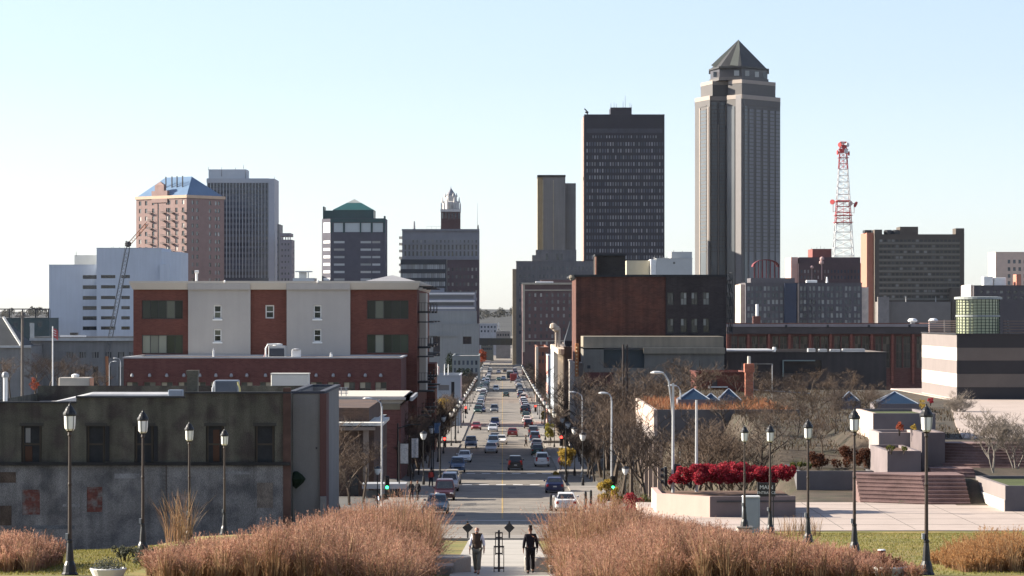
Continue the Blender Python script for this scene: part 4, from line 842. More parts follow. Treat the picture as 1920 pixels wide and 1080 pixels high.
for k, o in enumerate(up): 
    w_ = o[1]-o[0]; h_ = o[3]-o[2]; xx = o[0]-b.w/2
    f = MB().box(xx,xx+w_,.2,.3,o[2],o[2]+h_).build('window', brd, b.root, 'boarded window with one pale pane' if k == 0 else None)
    MB().box(xx+.05,xx+.18,.14,.2,o[2],o[2]+h_).box(xx+w_-.18,xx+w_-.05,.14,.2,o[2],o[2]+h_).box(xx+.18,xx+w_-.18,.14,.2,o[2]+h_*.48,o[2]+h_*.53).build('frame', M('frame_rot', (.05,.042,.032), .9), f)
    if k == 0: MB().box(xx+.28,xx+.62,.17,.2,o[2]+h_*.55,o[2]+h_*.95).build('pane', M('pane_grey', (.16,.16,.155), .5), f); MB().box(xx+.25,xx+.75,.15,.2,o[2]+.1,o[2]+h_*.45).build('board', M('board_brown', (.06,.03,.018), .9), f)
    if k == 3: MB().box(xx+.5,xx+.95,.16,.2,o[2]+.1,o[2]+h_*.9).build('board', M('board_brown', (.06,.03,.018), .9), f)
    MB().box(xx-.12,xx+w_+.12,-.08,-.004,o[3]+.004,o[3]+.22).build('lintel', M('lintel_soot', (.045,.043,.038), .95), b.root)
    if k in (1,2): MB().box(xx+w_+.02,xx+w_+.3,-.05,-.004,o[2]+.1,o[3]).build('shutter', M('shutter_black', (.015,.016,.018), .8), b.root)
for a, c, t, bo, cc in ((482,512,905,952,(.12,.105,.09)),(0,22,948,985,(.06,.045,.035)),(215,262,888,897,(.17,.175,.18)),(118,150,945,950,(.17,.175,.18)),(320,352,930,968,(.105,.115,.125)),(60,140,985,992,(.09,.1,.11)),(405,470,884,889,(.16,.165,.17)),(0,30,885,905,(.165,.17,.175))):
    MB().box(b.lx(a),b.lx(c),-.075,-.0605,b.lz(bo),b.lz(t)).build('render_patch', M('patch_%d' % a, cc, .95, .5, 1.2, fine=.4, bump=.5), b.root)
for x in (101,224,312,447,530): MB().tube([(b.lx(x),-.1,b.lz(872)),(b.lx(x),-.1,b.lz(1010))],.035,5).build('conduit', M('pipe_rust', (.06,.05,.045), .8), b.root) if x in (312,) else None
for o in lo: MB().box(o[0]-b.w/2,o[1]-b.w/2,-.02,.2,o[2],o[3]).build('bricked_window', bfill, b.root)
cm = MB()
for a, c, z in steps: cm.box(a-.02,c+.02,-.14,.42,z+.003,z+.13)
cm.build('coping', M('coping_tar', (.03,.032,.035), .7, .3), b.root)
MB().box(X0+.3,X1-.3,.45,25.6,b.h-1.35,b.h-1.2).build('roof', M('roof_tar_pale', (.36,.35,.34), .9, .3, .4), b.root)
m = MB(); b.pbox(347,367,703,739,1.2,2.0,m); b.pbox(345.5,368.5,695,703,1.15,2.05,m); m.build('chimney', M('chimney_olive', (.10,.095,.078), .95, .2, 1, brick=(.25,.09)), b.root)
m = MB(); b.pbox(531,545.4,727,1040,-.12,.3,m); m.build('corner_pier', M('pier_rust', (.085,.05,.04), .95, .35, .6), b.root)
rz_ = b.zb+b.h-1.2
def roofthing(name, lab, cat, x, D, wd, z=rz_): return thing(name, lab, cat, (XD(x,D), D, z))
hv = roofthing('rooftop_unit', 'squat blue-grey rooftop condenser with white bent pipes beside the chimney', 'air conditioner', 424, 214, 0); s2 = F/214; zt_ = ZC-(713-CY)/s2-rz_
MB().bev(-22/s2,22/s2,0,1.6,.15,zt_,.05).build('casing', M('unit_blue', (.16,.19,.23), .5), hv); MB().box(-20/s2,20/s2,-.04,-.004,.3,zt_-.1).build('louvre', M('louvre_blue', (.07,.085,.11), .5), hv)
for sx in (-25/s2, 26/s2): MB().tube([(sx,-.2,-.2),(sx,-.2,zt_*.7),(sx+(.15 if sx < 0 else -.15),-.2,zt_*.95)],.07,6).build('pipe', metal_w if sx < 0 else M('pipe_yellow', (.5,.45,.2)), hv)
v = roofthing('vent_stack', 'tall white round vent stack at the left edge of the dark roof', 'vent', 10, 209, 0); s2 = F/209; zt_ = ZC-(697-CY)/s2-rz_
MB().lathe([(.16,0),(.16,zt_-.4)],10).build('pipe', metal_w, v); MB().lathe([(.24,zt_-.4),(.26,zt_-.25),(.2,zt_-.05),(.05,zt_)],10).build('cap', metal_g, v)
v = roofthing('rooftop_unit', 'beige rooftop box with a round cowl and a sunlit orange end', 'air conditioner', 138, 236, 0); s2 = F/236; zt_ = ZC-(708-CY)/s2-rz_
MB().bev(-28/s2,30/s2,0,2,-.2,zt_,.05).build('casing', M('plant_beige', (.42,.38,.32), .7), v); MB().lathe([(.3,zt_),(.34,.2+zt_),(.1,.3+zt_)],10,(0,1,0)).build('cowl', metal_w, v); MB().box(30/s2+.004,30/s2+.06,.02,1.98,0,zt_-.05).build('end_panel', M('plant_orange', (.6,.3,.18), .8), v); MB().bev(-40/s2,20/s2,-.9,-.05,-.3,zt_*.35,.05).build('base_duct', metal_w, v)
v = roofthing('roof_duct', 'long low pale ridge duct across the left of the dark roof', 'duct', 190, 222, 0); s2 = F/222
MB().loft([[(-100/s2,0,.0),(-100/s2,1.4,.0),(-100/s2,1.4,.12),(-100/s2,0,.08)],[(-20/s2,0,0),(-20/s2,1.4,0),(-20/s2,1.4,.9),(-20/s2,0,.75)],[(125/s2,0,0),(125/s2,1.4,0),(125/s2,1.4,.9),(125/s2,0,.75)]]).build('duct', M('duct_grey', (.38,.38,.38), .6), v); MB().box(30/s2,125/s2,-.5,-.01,0,.35).build('tray', metal_w, v); MB().bev(125/s2+.02,152/s2,-.2,1,.1,1.1,.05).build('box', M('unit_blue', (.16,.19,.23)), v)
# grey stucco annexe
b = Bld('stucco_annexe', 'plain grey stucco annexe joined to the right end of the dark building', 'building', 545.6, 606, 738, 207.5, 20, zb=9.2)
b.shell(M('stucco_grey', (.205,.2,.19), .95, .1, .4, streak=.12, fine=.06), par=.4, capm=M('coping_navy', (.04,.045,.06)))
b.part('brick_return', M('brick_terracotta', (.11,.055,.048), .9, .1, .5), 600, 612, 738, 1020, -.25, 3); b.part('meter_box', metal_d, 592, 595, 838, 842, -.1, -.004); b.part('end_pier', M('stucco_grey', (.205,.2,.19)), 601, 612.5, 930, 1020, -.6, -.26)
MB().lathe([(.05,-.7),(.55,-.25),(.7,0),(.45,.3),(.1,.55)],7,(b.lx(556),-.5,b.lz(897))).build('creeper', LEAF('leaf_creeper', [(.01,.02,.012),(.03,.05,.03)]), b.root)

# J small pale shop further along the left pavement
b = Bld('shop', 'small pale blue-grey flat-roofed shop with a dark doorway further down the left pavement', 'building', 812, 863, 705, 555, 22)
b.shell(M('render_blue_grey', (.3,.33,.36), .85, .06), [b.op(846,716,852,790), b.op(822,722,842,732)], glass=g_dk, par=.6)
for x in (820,833,840): antenna(b, x, 683, 706, 3, .12, metal_w)
b.part('side_roof', M('brick_rose_lit', (.55,.36,.3)), 806, 820, 690, 705.2, 8, 16)
# pale stone civic building far left
b = Bld('civic_building', 'long low pale stone civic building with arched windows far left behind bare trees', 'building', 58, 262, 633, 800, 34)
sto = M('stone_civic', (.22,.215,.205), .9, .12, .3, streak=.15)
ops = []
for x in (131,155,179,203,227,248): ops += b.grid([x-4.5,x,x+4.5], [660], 2.4, 11)
b.shell(sto, ops+b.grid([131,155,179,203,227], [683], 10, 40), par=.6, glass=g_dk, rev=.5)
b.part('cornice', M('stone_pale_band', (.45,.45,.43), .8), 56, 264, 634, 639, -.9, -.003)
for x in (131,155,179,203,227): MB().lathe([(.85,-.04),(.85,.0)],12).build('arch_head', sto, b.root, None, False, (b.lx(x),-.06,b.lz(683))).rotation_euler = (R(90),0,0)
b.part('skylight', metal_w, 108, 156, 629, 633, 4, 6); b.part('roof_house', metal_d, 124, 137, 624, 632.9, 7, 10)
b = Bld('civic_wing', 'dark slate gabled wing with a pale raking parapet at the far left edge', 'building', -60, 58, 648, 780, 26)
b.shell(sto, par=0); z = b.h; xr = b.lx(-5)
MB().add([(-b.w/2,0,z),(b.lx(40),0,z),(b.lx(40),20,z),(-b.w/2,20,z),(-b.w/2,10,b.lz(596)),(xr,10,b.lz(596))],[(0,1,5,4),(1,2,5),(2,3,4,5),(3,0,4)]).build('roof', M('slate_dark', (.05,.055,.06), .8), b.root)
MB().tube([(b.lx(40),-.3,z),(xr,9.7,b.lz(595))],.4,4).build('parapet', M('stone_pale_band', (.45,.45,.43)), b.root); b.part('chimney', M('stone_pale_band', (.45,.45,.43)), 55, 61, 606, 634, 1, 3)
b.part('cornice', M('stone_pale_band', (.45,.45,.43)), -60, 58.5, 648, 652, -.8, -.003)
b = Bld('green_block', 'dark blue-green clad block behind the civic wing at far left', 'building', 14, 92, 597, 930, 20)
b.shell(M('cladding_teal', (.05,.075,.08), .7, .15), [b.op(x,605,x+8,612) for x in (25,40,55,70)], glass=g_bl, par=.4)
b = Bld('viaduct', 'steel viaduct with open railing crossing behind the far left roofs', 'bridge', -60, 93, 585, 985, 8)
m = MB(); b.pbox(-60,93,578.5,580.5,0,.4,m); b.pbox(-60,93,596,602,0,8,m)
for x in ar(-55,91,7): b.pbox(x-1.2,x+1.2,580.5,596,0,.4,m); b.pbox(x+3,x+3.6,580.5,596,0,.3,m)
m.build('railing', metal_d, b.root)
for x in (-40,20,80): b.part('pier', M('concrete_fair', (.27,.28,.275)), x-3, x+3, 602, 660, 1, 6)
# wooden utility poles and flag at far left
def pole(x, yt, D, r, lab, name='utility_pole', arms=True, mat=None):
    z = P(D); h = ZC-(yt-CY)*D/F-z; t = thing(name, lab, 'pole', (XD(x,D), D, z)); mt_ = mat or M('pole_wood', (.16,.14,.12), .9)
    MB().tube([(0,0,-.5),(0,0,h)],[r,r*.7],8).build('pole', mt_, t)
    if arms: MB().box(-1.3,1.3,-.08,.08,h-1.0,h-.8).build('crossarm', mt_, t); [MB().lathe([(.05,0),(.09,.06),(.05,.2)],6,(q,0,h-.8)).build('insulator', metal_g, t) for q in (-1.1,-.5,.5,1.1)]
    return t, h
pole(42, 583, 500, .3, 'tall wooden utility pole before the dark slate roof at far left')
t, h = pole(99, 612, 520, .16, 'slim white flagpole flying a small striped flag at far left', 'flagpole', False, metal_w)
m = MB(); s5 = F/520; m.loft([[(.1,0,h-.3),(.1,.04,h-.3),(.1,.04,h-1.9),(.1,0,h-1.9)],[(.6,.12,h-.5),(.6,.16,h-.5),(.6,.16,h-2.2),(.6,.12,h-2.2)],[(.95,-.05,h-.8),(.95,-.01,h-.8),(.95,-.01,h-2.5),(.95,-.05,h-2.5)]]); m.build('flag', M('flag_red', (.5,.1,.1)), t)
m = MB()
for k in range(3): m.loft([[(.11,-.012,h-.6-k*.42),(.11,-.006,h-.6-k*.42),(.11,-.006,h-.75-k*.42),(.11,-.012,h-.75-k*.42)],[(.6,.108,h-.8-k*.42),(.6,.114,h-.8-k*.42),(.6,.114,h-.97-k*.42),(.6,.108,h-.97-k*.42)]])
m.build('flag_stripes', metal_w, t)

# ---------------------------------------------------------------- right bank
# R14 tall old brick warehouse
b = Bld('brick_warehouse', 'tall blank old brick warehouse with a roof penthouse and an iron fire escape', 'building', 1080, 1362, 517, 410, 24)
ob = M('brick_old', (.10,.047,.036), .95, .22, .3, brick=(.5,.17), streak=.3, var2=(.13,.055,.04)); ob2 = M('brick_old_soot', (.05,.042,.042), .95, .2, .3, brick=(.5,.17), streak=.2)
o2 = [b.op(a,t,a+12,bo) for t, bo in ((548,572),(597,624)) for a in (1251,1276,1296,1318)]
lm = b.lx(1248)
mb = MB().fac((-b.w/2,0),(lm,0),-3,b.h).fac((b.w/2,24),(-b.w/2,24),-3,b.h).fac((-b.w/2,24),(-b.w/2,0),-3,b.h).box(-b.w/2+.05,b.w/2-.05,.05,23.9,b.h-1,b.h-.6); mb.build('wall', ob, b.root)
ops = [(o[0]-(lm+b.w/2),o[1]-(lm+b.w/2),o[2],o[3]) for o in o2]
MB().fac((lm,-.12),(b.w/2,-.12),-3,b.h,ops,.3).fac((b.w/2,-.12),(b.w/2,24),-3,b.h).fac((lm,0),(lm,-.12),-3,b.h).build('right_wall', ob2, b.root)
b.wins(ops, (lm,-.12), (b.w/2,-.12), GLASS('glass_loft', (.02,.025,.028), (.3,.33,.33), .5), .3, 'window', (fr_d,2,2,.08))
b.pbox(1070,1362.5,515,519,-.3,24.3).build('coping', M('coping_tar', (.03,.032,.035)), b.root)
m = MB(); b.pbox(1119,1176,478,515.2,6,14,m); m.build('penthouse', M('brick_soot', (.045,.038,.033), .95, .2, .4, brick=(.5,.17)), b.root); b.pbox(1118,1177,474.5,478,5.8,14.2).build('penthouse_coping', M('coping_tar', (.03,.032,.035)), b.root)
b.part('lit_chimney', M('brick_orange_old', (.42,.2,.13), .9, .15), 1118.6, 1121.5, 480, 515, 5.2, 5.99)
m = MB(); 
for px in (1069,1071): m.lathe([(.3,-.35),(.42,0),(.3,.4)],8,(b.lx(1070)+.2,-.2,b.lz(521)))
m.build('corbel', M('stone_band_warm', (.4,.35,.28)), b.root)
fe = MB(); xe = b.lx(1363); xw = b.lx(1374)
for y in (525,548,572,597,622): z = b.lz(y); fe.box(xe,xw+.1,.2,6,z-.08,z); [fe.tube([(xw,.2+q*1.45,z),(xw,.2+q*1.45,z+1.1)],.04,4) for q in range(5)]; fe.tube([(xw,.2,z+1.1),(xw,6,z+1.1)],.04,4); fe.tube([(xe,.2,z+1.1),(xw,.2,z+1.1)],.04,4)
for y0, y1 in ((622,597),(597,572),(572,548),(548,525)):
    z0, z1 = b.lz(y0), b.lz(y1); fe.tube([(xw-.4,.4,z0),(xw-.4,5,z1)],.06,4); fe.tube([(xw-.1,.4,z0),(xw-.1,5,z1)],.06,4)
fe.tube([(xw,.2,b.lz(640)),(xw,.2,b.lz(521))],.06,4).tube([(xe+.1,.2,b.lz(515)),(xw,.2,b.lz(526))],.05,4); fe.build('fire_escape', metal_d, b.root)
# rendered base strip, grey lower walls
ln = Bld('rendered_annexe', 'low grey rendered annexe with a lean-to roof band at the foot of the brick warehouse', 'building', 1094, 1358, 631, 396, 13.6)
b = ln; cr_ = M('render_taupe', (.27,.235,.18), .95, .12, .3, streak=.2); crd = M('render_slate', (.19,.178,.155), .95, .15, .25, streak=.2)
ops = [b.op(1132,654,1208,690)]
b.shell(crd, ops, h=b.lz(652), par=0, rev=.5); b.wins(ops, (-b.w/2,0), (b.w/2,0), M('door_slate', (.055,.065,.068), .8), .5, 'loading_door'); b.part('upper_band', cr_, 1094, 1358, 631, 651.9, 1.2, 13.5); b.part('lower_band', M('brick_dark_red', (.125,.052,.045)), 1096, 1150, 698, 724, -.3, -.004); b.part('vent_hole', metal_d, 1101, 1107, 685, 691, -.05, -.004)
b.part('ledge', cr_, 1206, 1359, 652.1, 663, -.4, -.004)
sg_ = thing('shop_sign', 'tall narrow sunlit orange projecting sign studded with bulbs on the street corner', 'sign', at(1082,706,398)); s4 = F/398
MB().bev(-.28,.22,0,.5,0,62/s4,.05).build('board', M('sign_orange', (.5,.2,.08), .6), sg_)
for k in range(8): MB().lathe([(.05,-.1),(.13,0),(.05,.1)],6,(-.05,-.1,.5+k*.5)).build('bulb', M('sign_bulb', (.75,.6,.35), .4), sg_)
MB().box(-.05,1.2,.2,.28,4.0,4.1).build('bracket', metal_d, sg_)
# R15 italianate shop row
b = Bld('shop_row', 'narrow cream Italianate corner shop with a bracketed white cornice and sunlit street front', 'building', 1077, 1094, 683, 400, 34)
cw = M('paint_cream', (.46,.39,.31), .8, .08); 
lo_ = [(u,u+1.1,z,z+1.9) for u in ar(2,31,11) for z in (4.6,8.2,11.4) if z+2 < b.h]
b.shell(M('stone_pier_grey', (.34,.31,.28), .9, .1), left=lo_, par=.4, rev=.2, glass=g_dk)
b = Bld('shop_row', 'tall cream fronted shop with white window surrounds and a heavy white cornice mid-row', 'building', 1058, 1076, 652, 436, 72)
lo_ = [(u,u+1.2,z,z+2.1) for u in ar(2,68,20) for z in (5.5,9.6,13.4)]
b.shell(M('wall_taupe_dark', (.12,.1,.09), .9), left=lo_, par=.4, rev=.25, glass=g_dk)
X0 = -b.w/2; MB().box(X0-.06,X0-.004,0,72,0,b.h-.1).box(X0-.5,X0-.061,0,72,b.h-.9,b.h-.1) if False else None
m = MB()
for u in ar(.6,71.4,21): m.box(X0-.22,X0-.004,u-.28,u+.28,0,b.h-1)
for z in (4.4,8.6,12.7): m.box(X0-.16,X0-.004,0,72,z,z+.5)
m.box(X0-.9,X0-.004,-.2,72,b.h-1.0,b.h-.2).box(X0-.6,X0-.01,-.9,-.01,b.h-1.0,b.h-.2).build('street_front', cw, b.root)
b.part('turret_roof', M('turret_slate', (.025,.03,.04), .7), 1061, 1076, 640, 653, 8, 14); z = b.lz(640)
MB().add([(b.lx(1061),8,z),(b.lx(1076),8,z),(b.lx(1076),14,z),(b.lx(1061),14,z),(b.lx(1074),12,b.lz(597))],[(0,1,4),(1,2,4),(2,3,4),(3,0,4)]).build('turret_spire', M('turret_slate', (.025,.03,.04)), b.root)
for x, t in ((1050,612),(1056,617)): MB().tube([(b.lx(x),30,b.h-.5),(b.lx(x),30,b.lz(t))],.2,6).lathe([(.2,0),(.6,.3),(.5,.9),(.1,1.1)],8,(b.lx(x)-.5,30,b.lz(t+8))).build('finial', cw, b.root)
b.part('rear_front', M('render_blue_grey', (.3,.33,.36)), 1047, 1058, 655, 800, 40, 70)
b = Bld('shop', 'pink washed narrow shop with a grey blank gable further along the right pavement', 'building', 1028, 1046, 668, 565, 22)
b.shell(M('gable_grey', (.3,.34,.37), .9, .06), left=[(u,u+1.2,z,z+1.8) for u in (3,8,13,18) for z in (4,8)], par=.3, glass=g_dk); X0 = -b.w/2; MB().box(X0-.08,X0-.004,0,22,9.6,b.h-.01).box(X0-.08,X0-.004,0,22,-1,3.9).box(X0-.08,X0-.004,0,22,6,7.9).build('painted_front', M('paint_pink', (.62,.3,.25), .8), b.root)
b = Bld('brick_shop', 'low orange brick shop beyond the pink gable on the right of the street', 'building', 1008, 1028, 652, 760, 60)
b.shell(M('brick_orange_dull', (.2,.09,.06), .9), b.grid([1012,1018,1024], [660,674], 3, 7), glass=g_dk, par=.4); MB().tube([(b.lx(1006.5),-1,0),(b.lx(1006.5),-1,b.lz(650))],.4,6).build('lit_pipe', cw, b.root)
# far left street fronts behind the trees
b = Bld('hall', 'low grey hall with a dark flat roof behind trees far down the street', 'building', 848, 898, 668, 900, 50)
b.shell(M('hall_grey', (.2,.22,.22), .9, .1), b.grid(ar(853,893,6), [676,690], 4, 8), glass=g_bl, par=.4)

# R11 long modern brick building
b = Bld('civic_building', 'long modern red brick building with tall bays and a dark roof band on the right', 'building', 1363, 1770, 608, 600, 34)
mbk = M('brick_modern', (.13,.06,.05), .9, .12, .3, brick=(.6,.2)); ops = []
for i in range(10):
    a = 1366+i*38.6; ops += [b.op(a+5,630,a+17,690), b.op(a+19,630,a+33,690)]
b.shell(mbk, ops, par=.6, rev=.5); b.wins(ops, (-b.w/2,0), (b.w/2,0), GLASS('glass_civic', (.03,.03,.03), (.14,.12,.1), .25), .5, 'window', (fr_b,2,4,.12))
m = MB(); b.pbox(1362,1771,613,626,-.7,-.004,m); m.build('roof_band', M('band_brown', (.075,.062,.06), .8), b.root); m = MB(); b.pbox(1361,1772,607.5,612.8,-.9,-.004,m); m.build('coping_band', M('band_mauve', (.25,.22,.22), .6), b.root)
m = MB()
for i in range(11): b.pbox(1362+i*38.6,1366.5+i*38.6,626.3,720,-.55,-.004,m)
m.build('pier', M('brick_red_pier', (.2,.075,.055), .9, .1, .3, brick=(.6,.2)), b.root)['kind'] = 'stuff'
for x in (1473,1551,1628,1704): b.part('scupper', metal_d, x-2, x+2, 609, 614, -1.1, -.91)
for k, x in enumerate((1711, 1750)):
    v = thing('roof_vent', ('left' if False else ('white mushroom vent nearer the middle of the long brick roof','white mushroom vent nearer the louvred drum on the long brick roof')[k]), 'vent', (XD(x,606), 606, b.zb+b.h)); MB().lathe([(.5,0),(.55,.5)],10).build('stack', metal_g, v); MB().lathe([(.9,.5),(1.05,.75),(.7,1.15),(.2,1.25)],12).build('cap', metal_w, v)
v = thing('chimney', 'small brown chimney with a white flue at the left end of the long brick roof', 'chimney', (XD(1419,604), 604, b.zb+b.h)); MB().bev(-.8,.8,0,1.2,0,1.7,.05).build('stack', mbk, v); MB().tube([(.1,.5,1.6),(.1,.5,4.2)],.3,8).build('flue', metal_w, v)
# low dark flat building with roof plant
b = Bld('flat_building', 'low dark flat-roofed building with a bright roof edge and pale roof plant', 'building', 1362, 1662, 662, 440, 40)
b.shell(M('cladding_charcoal', (.085,.072,.066), .85, .2, .2, streak=.2), [b.op(1470,676,1540,700), b.op(1390,680,1420,700)], par=.5, glass=g_dk, rev=.5, roof=M('deck_pale', (.5,.49,.46)))
m = MB(); b.pbox(1362,1452,655.5,658.5,2,12,m); m.build('roof_light', metal_w, b.root); m = MB(); b.pbox(1467,1528,675,677,-.4,-.004,m); b.pbox(1467,1469,677,706,-.4,-.004,m); m.build('door_canopy', M('canopy_green_grey', (.3,.36,.33)), b.root)
for k, (x0, x1, t, lab) in enumerate(((1515,1529,654.5,'leftmost of the pale boxes on the dark flat roof'),(1536,1551,655.5,'second pale box on the dark flat roof'),(1557,1576,656,'third pale box with pipe on the dark flat roof'),(1580,1622,655,'long grey unit at the right end of the dark flat roof'))):
    v = thing('rooftop_unit', lab, 'air conditioner', (XD((x0+x1)/2,446), 446, b.zb+b.h-.5)); s4 = F/446; q = (x1-x0)/2/s4; MB().bev(-q,q,0,1.5,0,(664-t)/s4+.35,.06).build('casing', metal_g, v); MB().box(-q*.8,q*.8,-.03,-.003,.4,(664-t)/s4).build('louvre', M('louvre_grey_l', (.4,.4,.4)), v)
pv = thing('roof_pipe', 'white swan-neck pipe at the left end of the dark flat roof', 'pipe', (XD(1450,443), 443, b.zb+b.h-.5)); MB().tube([(-.6,0,.1),(0,0,.4),(.15,0,1.0),(.15,0,1.4)],[.12,.2,.3,.25],8).build('pipe', metal_w, pv); MB().bev(-.8,-.2,-.3,.3,0,.3,.04).build('base', metal_g, pv)
# maroon brick wall and sunlit brick chimney in front
b = Bld('brick_wall_building', 'low maroon brick building with a pale roof line behind the blue skylights', 'building', 1306, 1402, 700, 330, 10)
b.shell(M('brick_maroon', (.135,.045,.035), .9, .12, .5, brick=(.42,.14)), [b.op(1335,712,1345,724)], par=.3, glass=g_dk); b.part('roof_edge', metal_w, 1328, 1364, 724.5, 726.5, -.5, -.004); b.part('edge_block', M('render_white_pink', (.6,.48,.4)), 1327, 1331, 723, 728, -.6, -.501)
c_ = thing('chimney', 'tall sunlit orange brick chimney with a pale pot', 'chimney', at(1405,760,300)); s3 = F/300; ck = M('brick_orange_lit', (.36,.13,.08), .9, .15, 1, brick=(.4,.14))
MB().bev(-.42,.42,0,.8,-3,62/s3,.03).build('stack', ck, c_); MB().bev(-.52,.52,-.1,.9,62/s3,78/s3,.04).build('cap', ck, c_); MB().tube([(0,.4,78/s3),(0,.4,92/s3)],[.2,.16],8).build('pot', M('pot_pale', (.5,.48,.42)), c_)
gf = thing('pipe_frame', 'thin pale steel pipe frame beside the sunlit chimney', 'frame', at(1430,745,302)); MB().tube([(-1,0,-2),(-1,0,3.5),(1.0,0,3.5),(1.0,0,-2)],.05,5).tube([(-1,0,.8),(5,0,.4)],.05,5).build('pipe', metal_g, gf)

# R13 museum with pale and dark stripes
D3 = 300; b = Bld('museum', 'striped stone museum block with a bright sunlit flank and dark banded front', 'building', 1794, 2010, 627, D3, 25, zb=16.6)
gp = M('granite_pink_grey', (.20,.172,.162), .8, .06, .6, streak=.05); wm = M('marble_white', (.52,.465,.40), .7, .04); gd = M('granite_dark', (.03,.029,.032), .6, .1, .4); gd2 = M('band_shaded', (.125,.108,.096), .7, .1, .4)
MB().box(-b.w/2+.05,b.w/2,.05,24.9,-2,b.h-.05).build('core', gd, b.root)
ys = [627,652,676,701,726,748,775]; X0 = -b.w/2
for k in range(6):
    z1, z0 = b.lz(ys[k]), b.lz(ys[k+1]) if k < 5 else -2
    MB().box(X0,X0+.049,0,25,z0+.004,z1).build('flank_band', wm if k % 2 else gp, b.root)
    MB().box(X0+.0,b.w/2,-.0,.049,z0+.004,z1).box(X0,b.w/2,0.0,.04,z0,z0).build('front_band', gd2 if k % 2 else gd, b.root) if False else MB().box(X0+.003,b.w/2,-.1 if k % 2 else -.06,-.0005,z0+.004,z1).build('front_band', gd2 if k % 2 else gd, b.root)  # darker copies of the flank courses paint the shade of the front
MB().box(X0-.1,X0+.4,-.15,25.1,b.h-.04,b.h+.1).box(X0+.41,b.w/2,-.15,.5,b.h-.04,b.h+.1).build('coping', gd, b.root)
b.part('flank_base', M('granite_base', (.12,.11,.105), .8), 1752, 1791, 756, 782, -.8, 10)
b.part('door', metal_d, 1789.5, 1791.5, 738, 747, 3, 3.5) if False else None
lv = Bld('louvre_screen', 'pinkish horizontal roof louvres beside the glass drum on the museum roof', 'screen', 1742, 1802, 601, 322, 1); lm_ = M('louvre_rose', (.55,.38,.34), .7)
m = MB()
for y in ar(601,622,6): b.pbox; lv.pbox(1742,1802,y,y+2,0,.35,m)
m.build('slat', lm_, lv.root); m = MB()
for x in (1744,1772,1800): lv.pbox(x-.6,x+.6,600,640,.36,.5,m)
m.build('post', metal_g, lv.root)
dr = thing('glass_drum', 'round green glass drum with square mullions on the museum roof', 'lantern', at(1840,627,316)); s3 = F/316; rd = 40/s3; hd = 66/s3; cyd = rd
m = MB(); 
m.loft([[(rd*math.cos(t*math.pi/16),cyd+rd*math.sin(t*math.pi/16),z) for t in range(32)] for z in (-.6,hd)]); m.build('glazing', GLASS('glass_green', (.22,.27,.17), (.42,.46,.30), .5, .1, .6), dr)
m = MB()
for t in range(32): a = t*math.pi/16; m.tube([((rd+.04)*math.cos(a),cyd+(rd+.04)*math.sin(a),-.6),((rd+.04)*math.cos(a),cyd+(rd+.04)*math.sin(a),hd)],.035,4)
for k in range(13):
    z = hd*k/12; m.loft([[(r_*math.cos(t*math.pi/16),cyd+r_*math.sin(t*math.pi/16),z+dz) for t in range(32)] for r_, dz in ((rd+.01,-.03),(rd+.08,-.03),(rd+.08,.03),(rd+.01,.03))], False, False)
m.build('mullion', M('mullion_green', (.05,.06,.045), .5), dr); m = MB().lathe([(rd+.25,hd),(rd+.25,hd+.25),(rd-.2,hd+.3)],32,(0,cyd,0)); m.lathe([(rd+.1,hd*.5),(rd+.1,hd*.55)],32,(0,cyd,0)); m.build('ring', M('ring_grey', (.3,.32,.3), .5), dr)
ls = Bld('louvre_screen', 'long rust and grey louvre rails right of the glass drum on the museum roof', 'screen', 1882, 2010, 601, 318, 1); m = MB()
for y in ar(601,622,5): ls.pbox(1882,2010,y,y+2.2,0,.3,m)
m.build('slat', M('louvre_brown', (.22,.15,.12), .7), ls.root); ls.part('post', metal_g, 1890, 1892, 600, 640, .31, .45)

# R16 overhanging terrace building by the street
D6 = 250; b = Bld('terrace_building', 'overhanging pale concrete terrace building with planted roof on slim columns', 'building', 1226, 1500, 768, D6, 34, zb=10.4)
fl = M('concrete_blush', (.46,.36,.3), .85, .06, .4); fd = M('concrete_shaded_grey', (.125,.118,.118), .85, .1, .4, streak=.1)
zt_ = b.h; zb1 = b.lz(829); z_m = b.lz(800); X0 = -b.w/2
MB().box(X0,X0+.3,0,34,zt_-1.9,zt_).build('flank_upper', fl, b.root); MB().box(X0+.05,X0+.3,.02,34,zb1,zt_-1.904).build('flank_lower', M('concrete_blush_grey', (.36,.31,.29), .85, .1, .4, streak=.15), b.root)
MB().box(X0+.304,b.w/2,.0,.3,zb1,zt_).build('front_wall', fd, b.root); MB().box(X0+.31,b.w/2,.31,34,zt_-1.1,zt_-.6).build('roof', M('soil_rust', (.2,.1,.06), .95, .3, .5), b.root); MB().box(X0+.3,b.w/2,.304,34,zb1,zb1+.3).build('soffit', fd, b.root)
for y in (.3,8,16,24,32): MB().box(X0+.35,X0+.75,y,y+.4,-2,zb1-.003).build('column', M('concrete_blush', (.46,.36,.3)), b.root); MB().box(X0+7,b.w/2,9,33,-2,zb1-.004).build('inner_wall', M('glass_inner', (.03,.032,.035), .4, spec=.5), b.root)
TERR = b
glb = M('glass_skylight', (.022,.045,.08), .15, .1, .5, spec=.7)
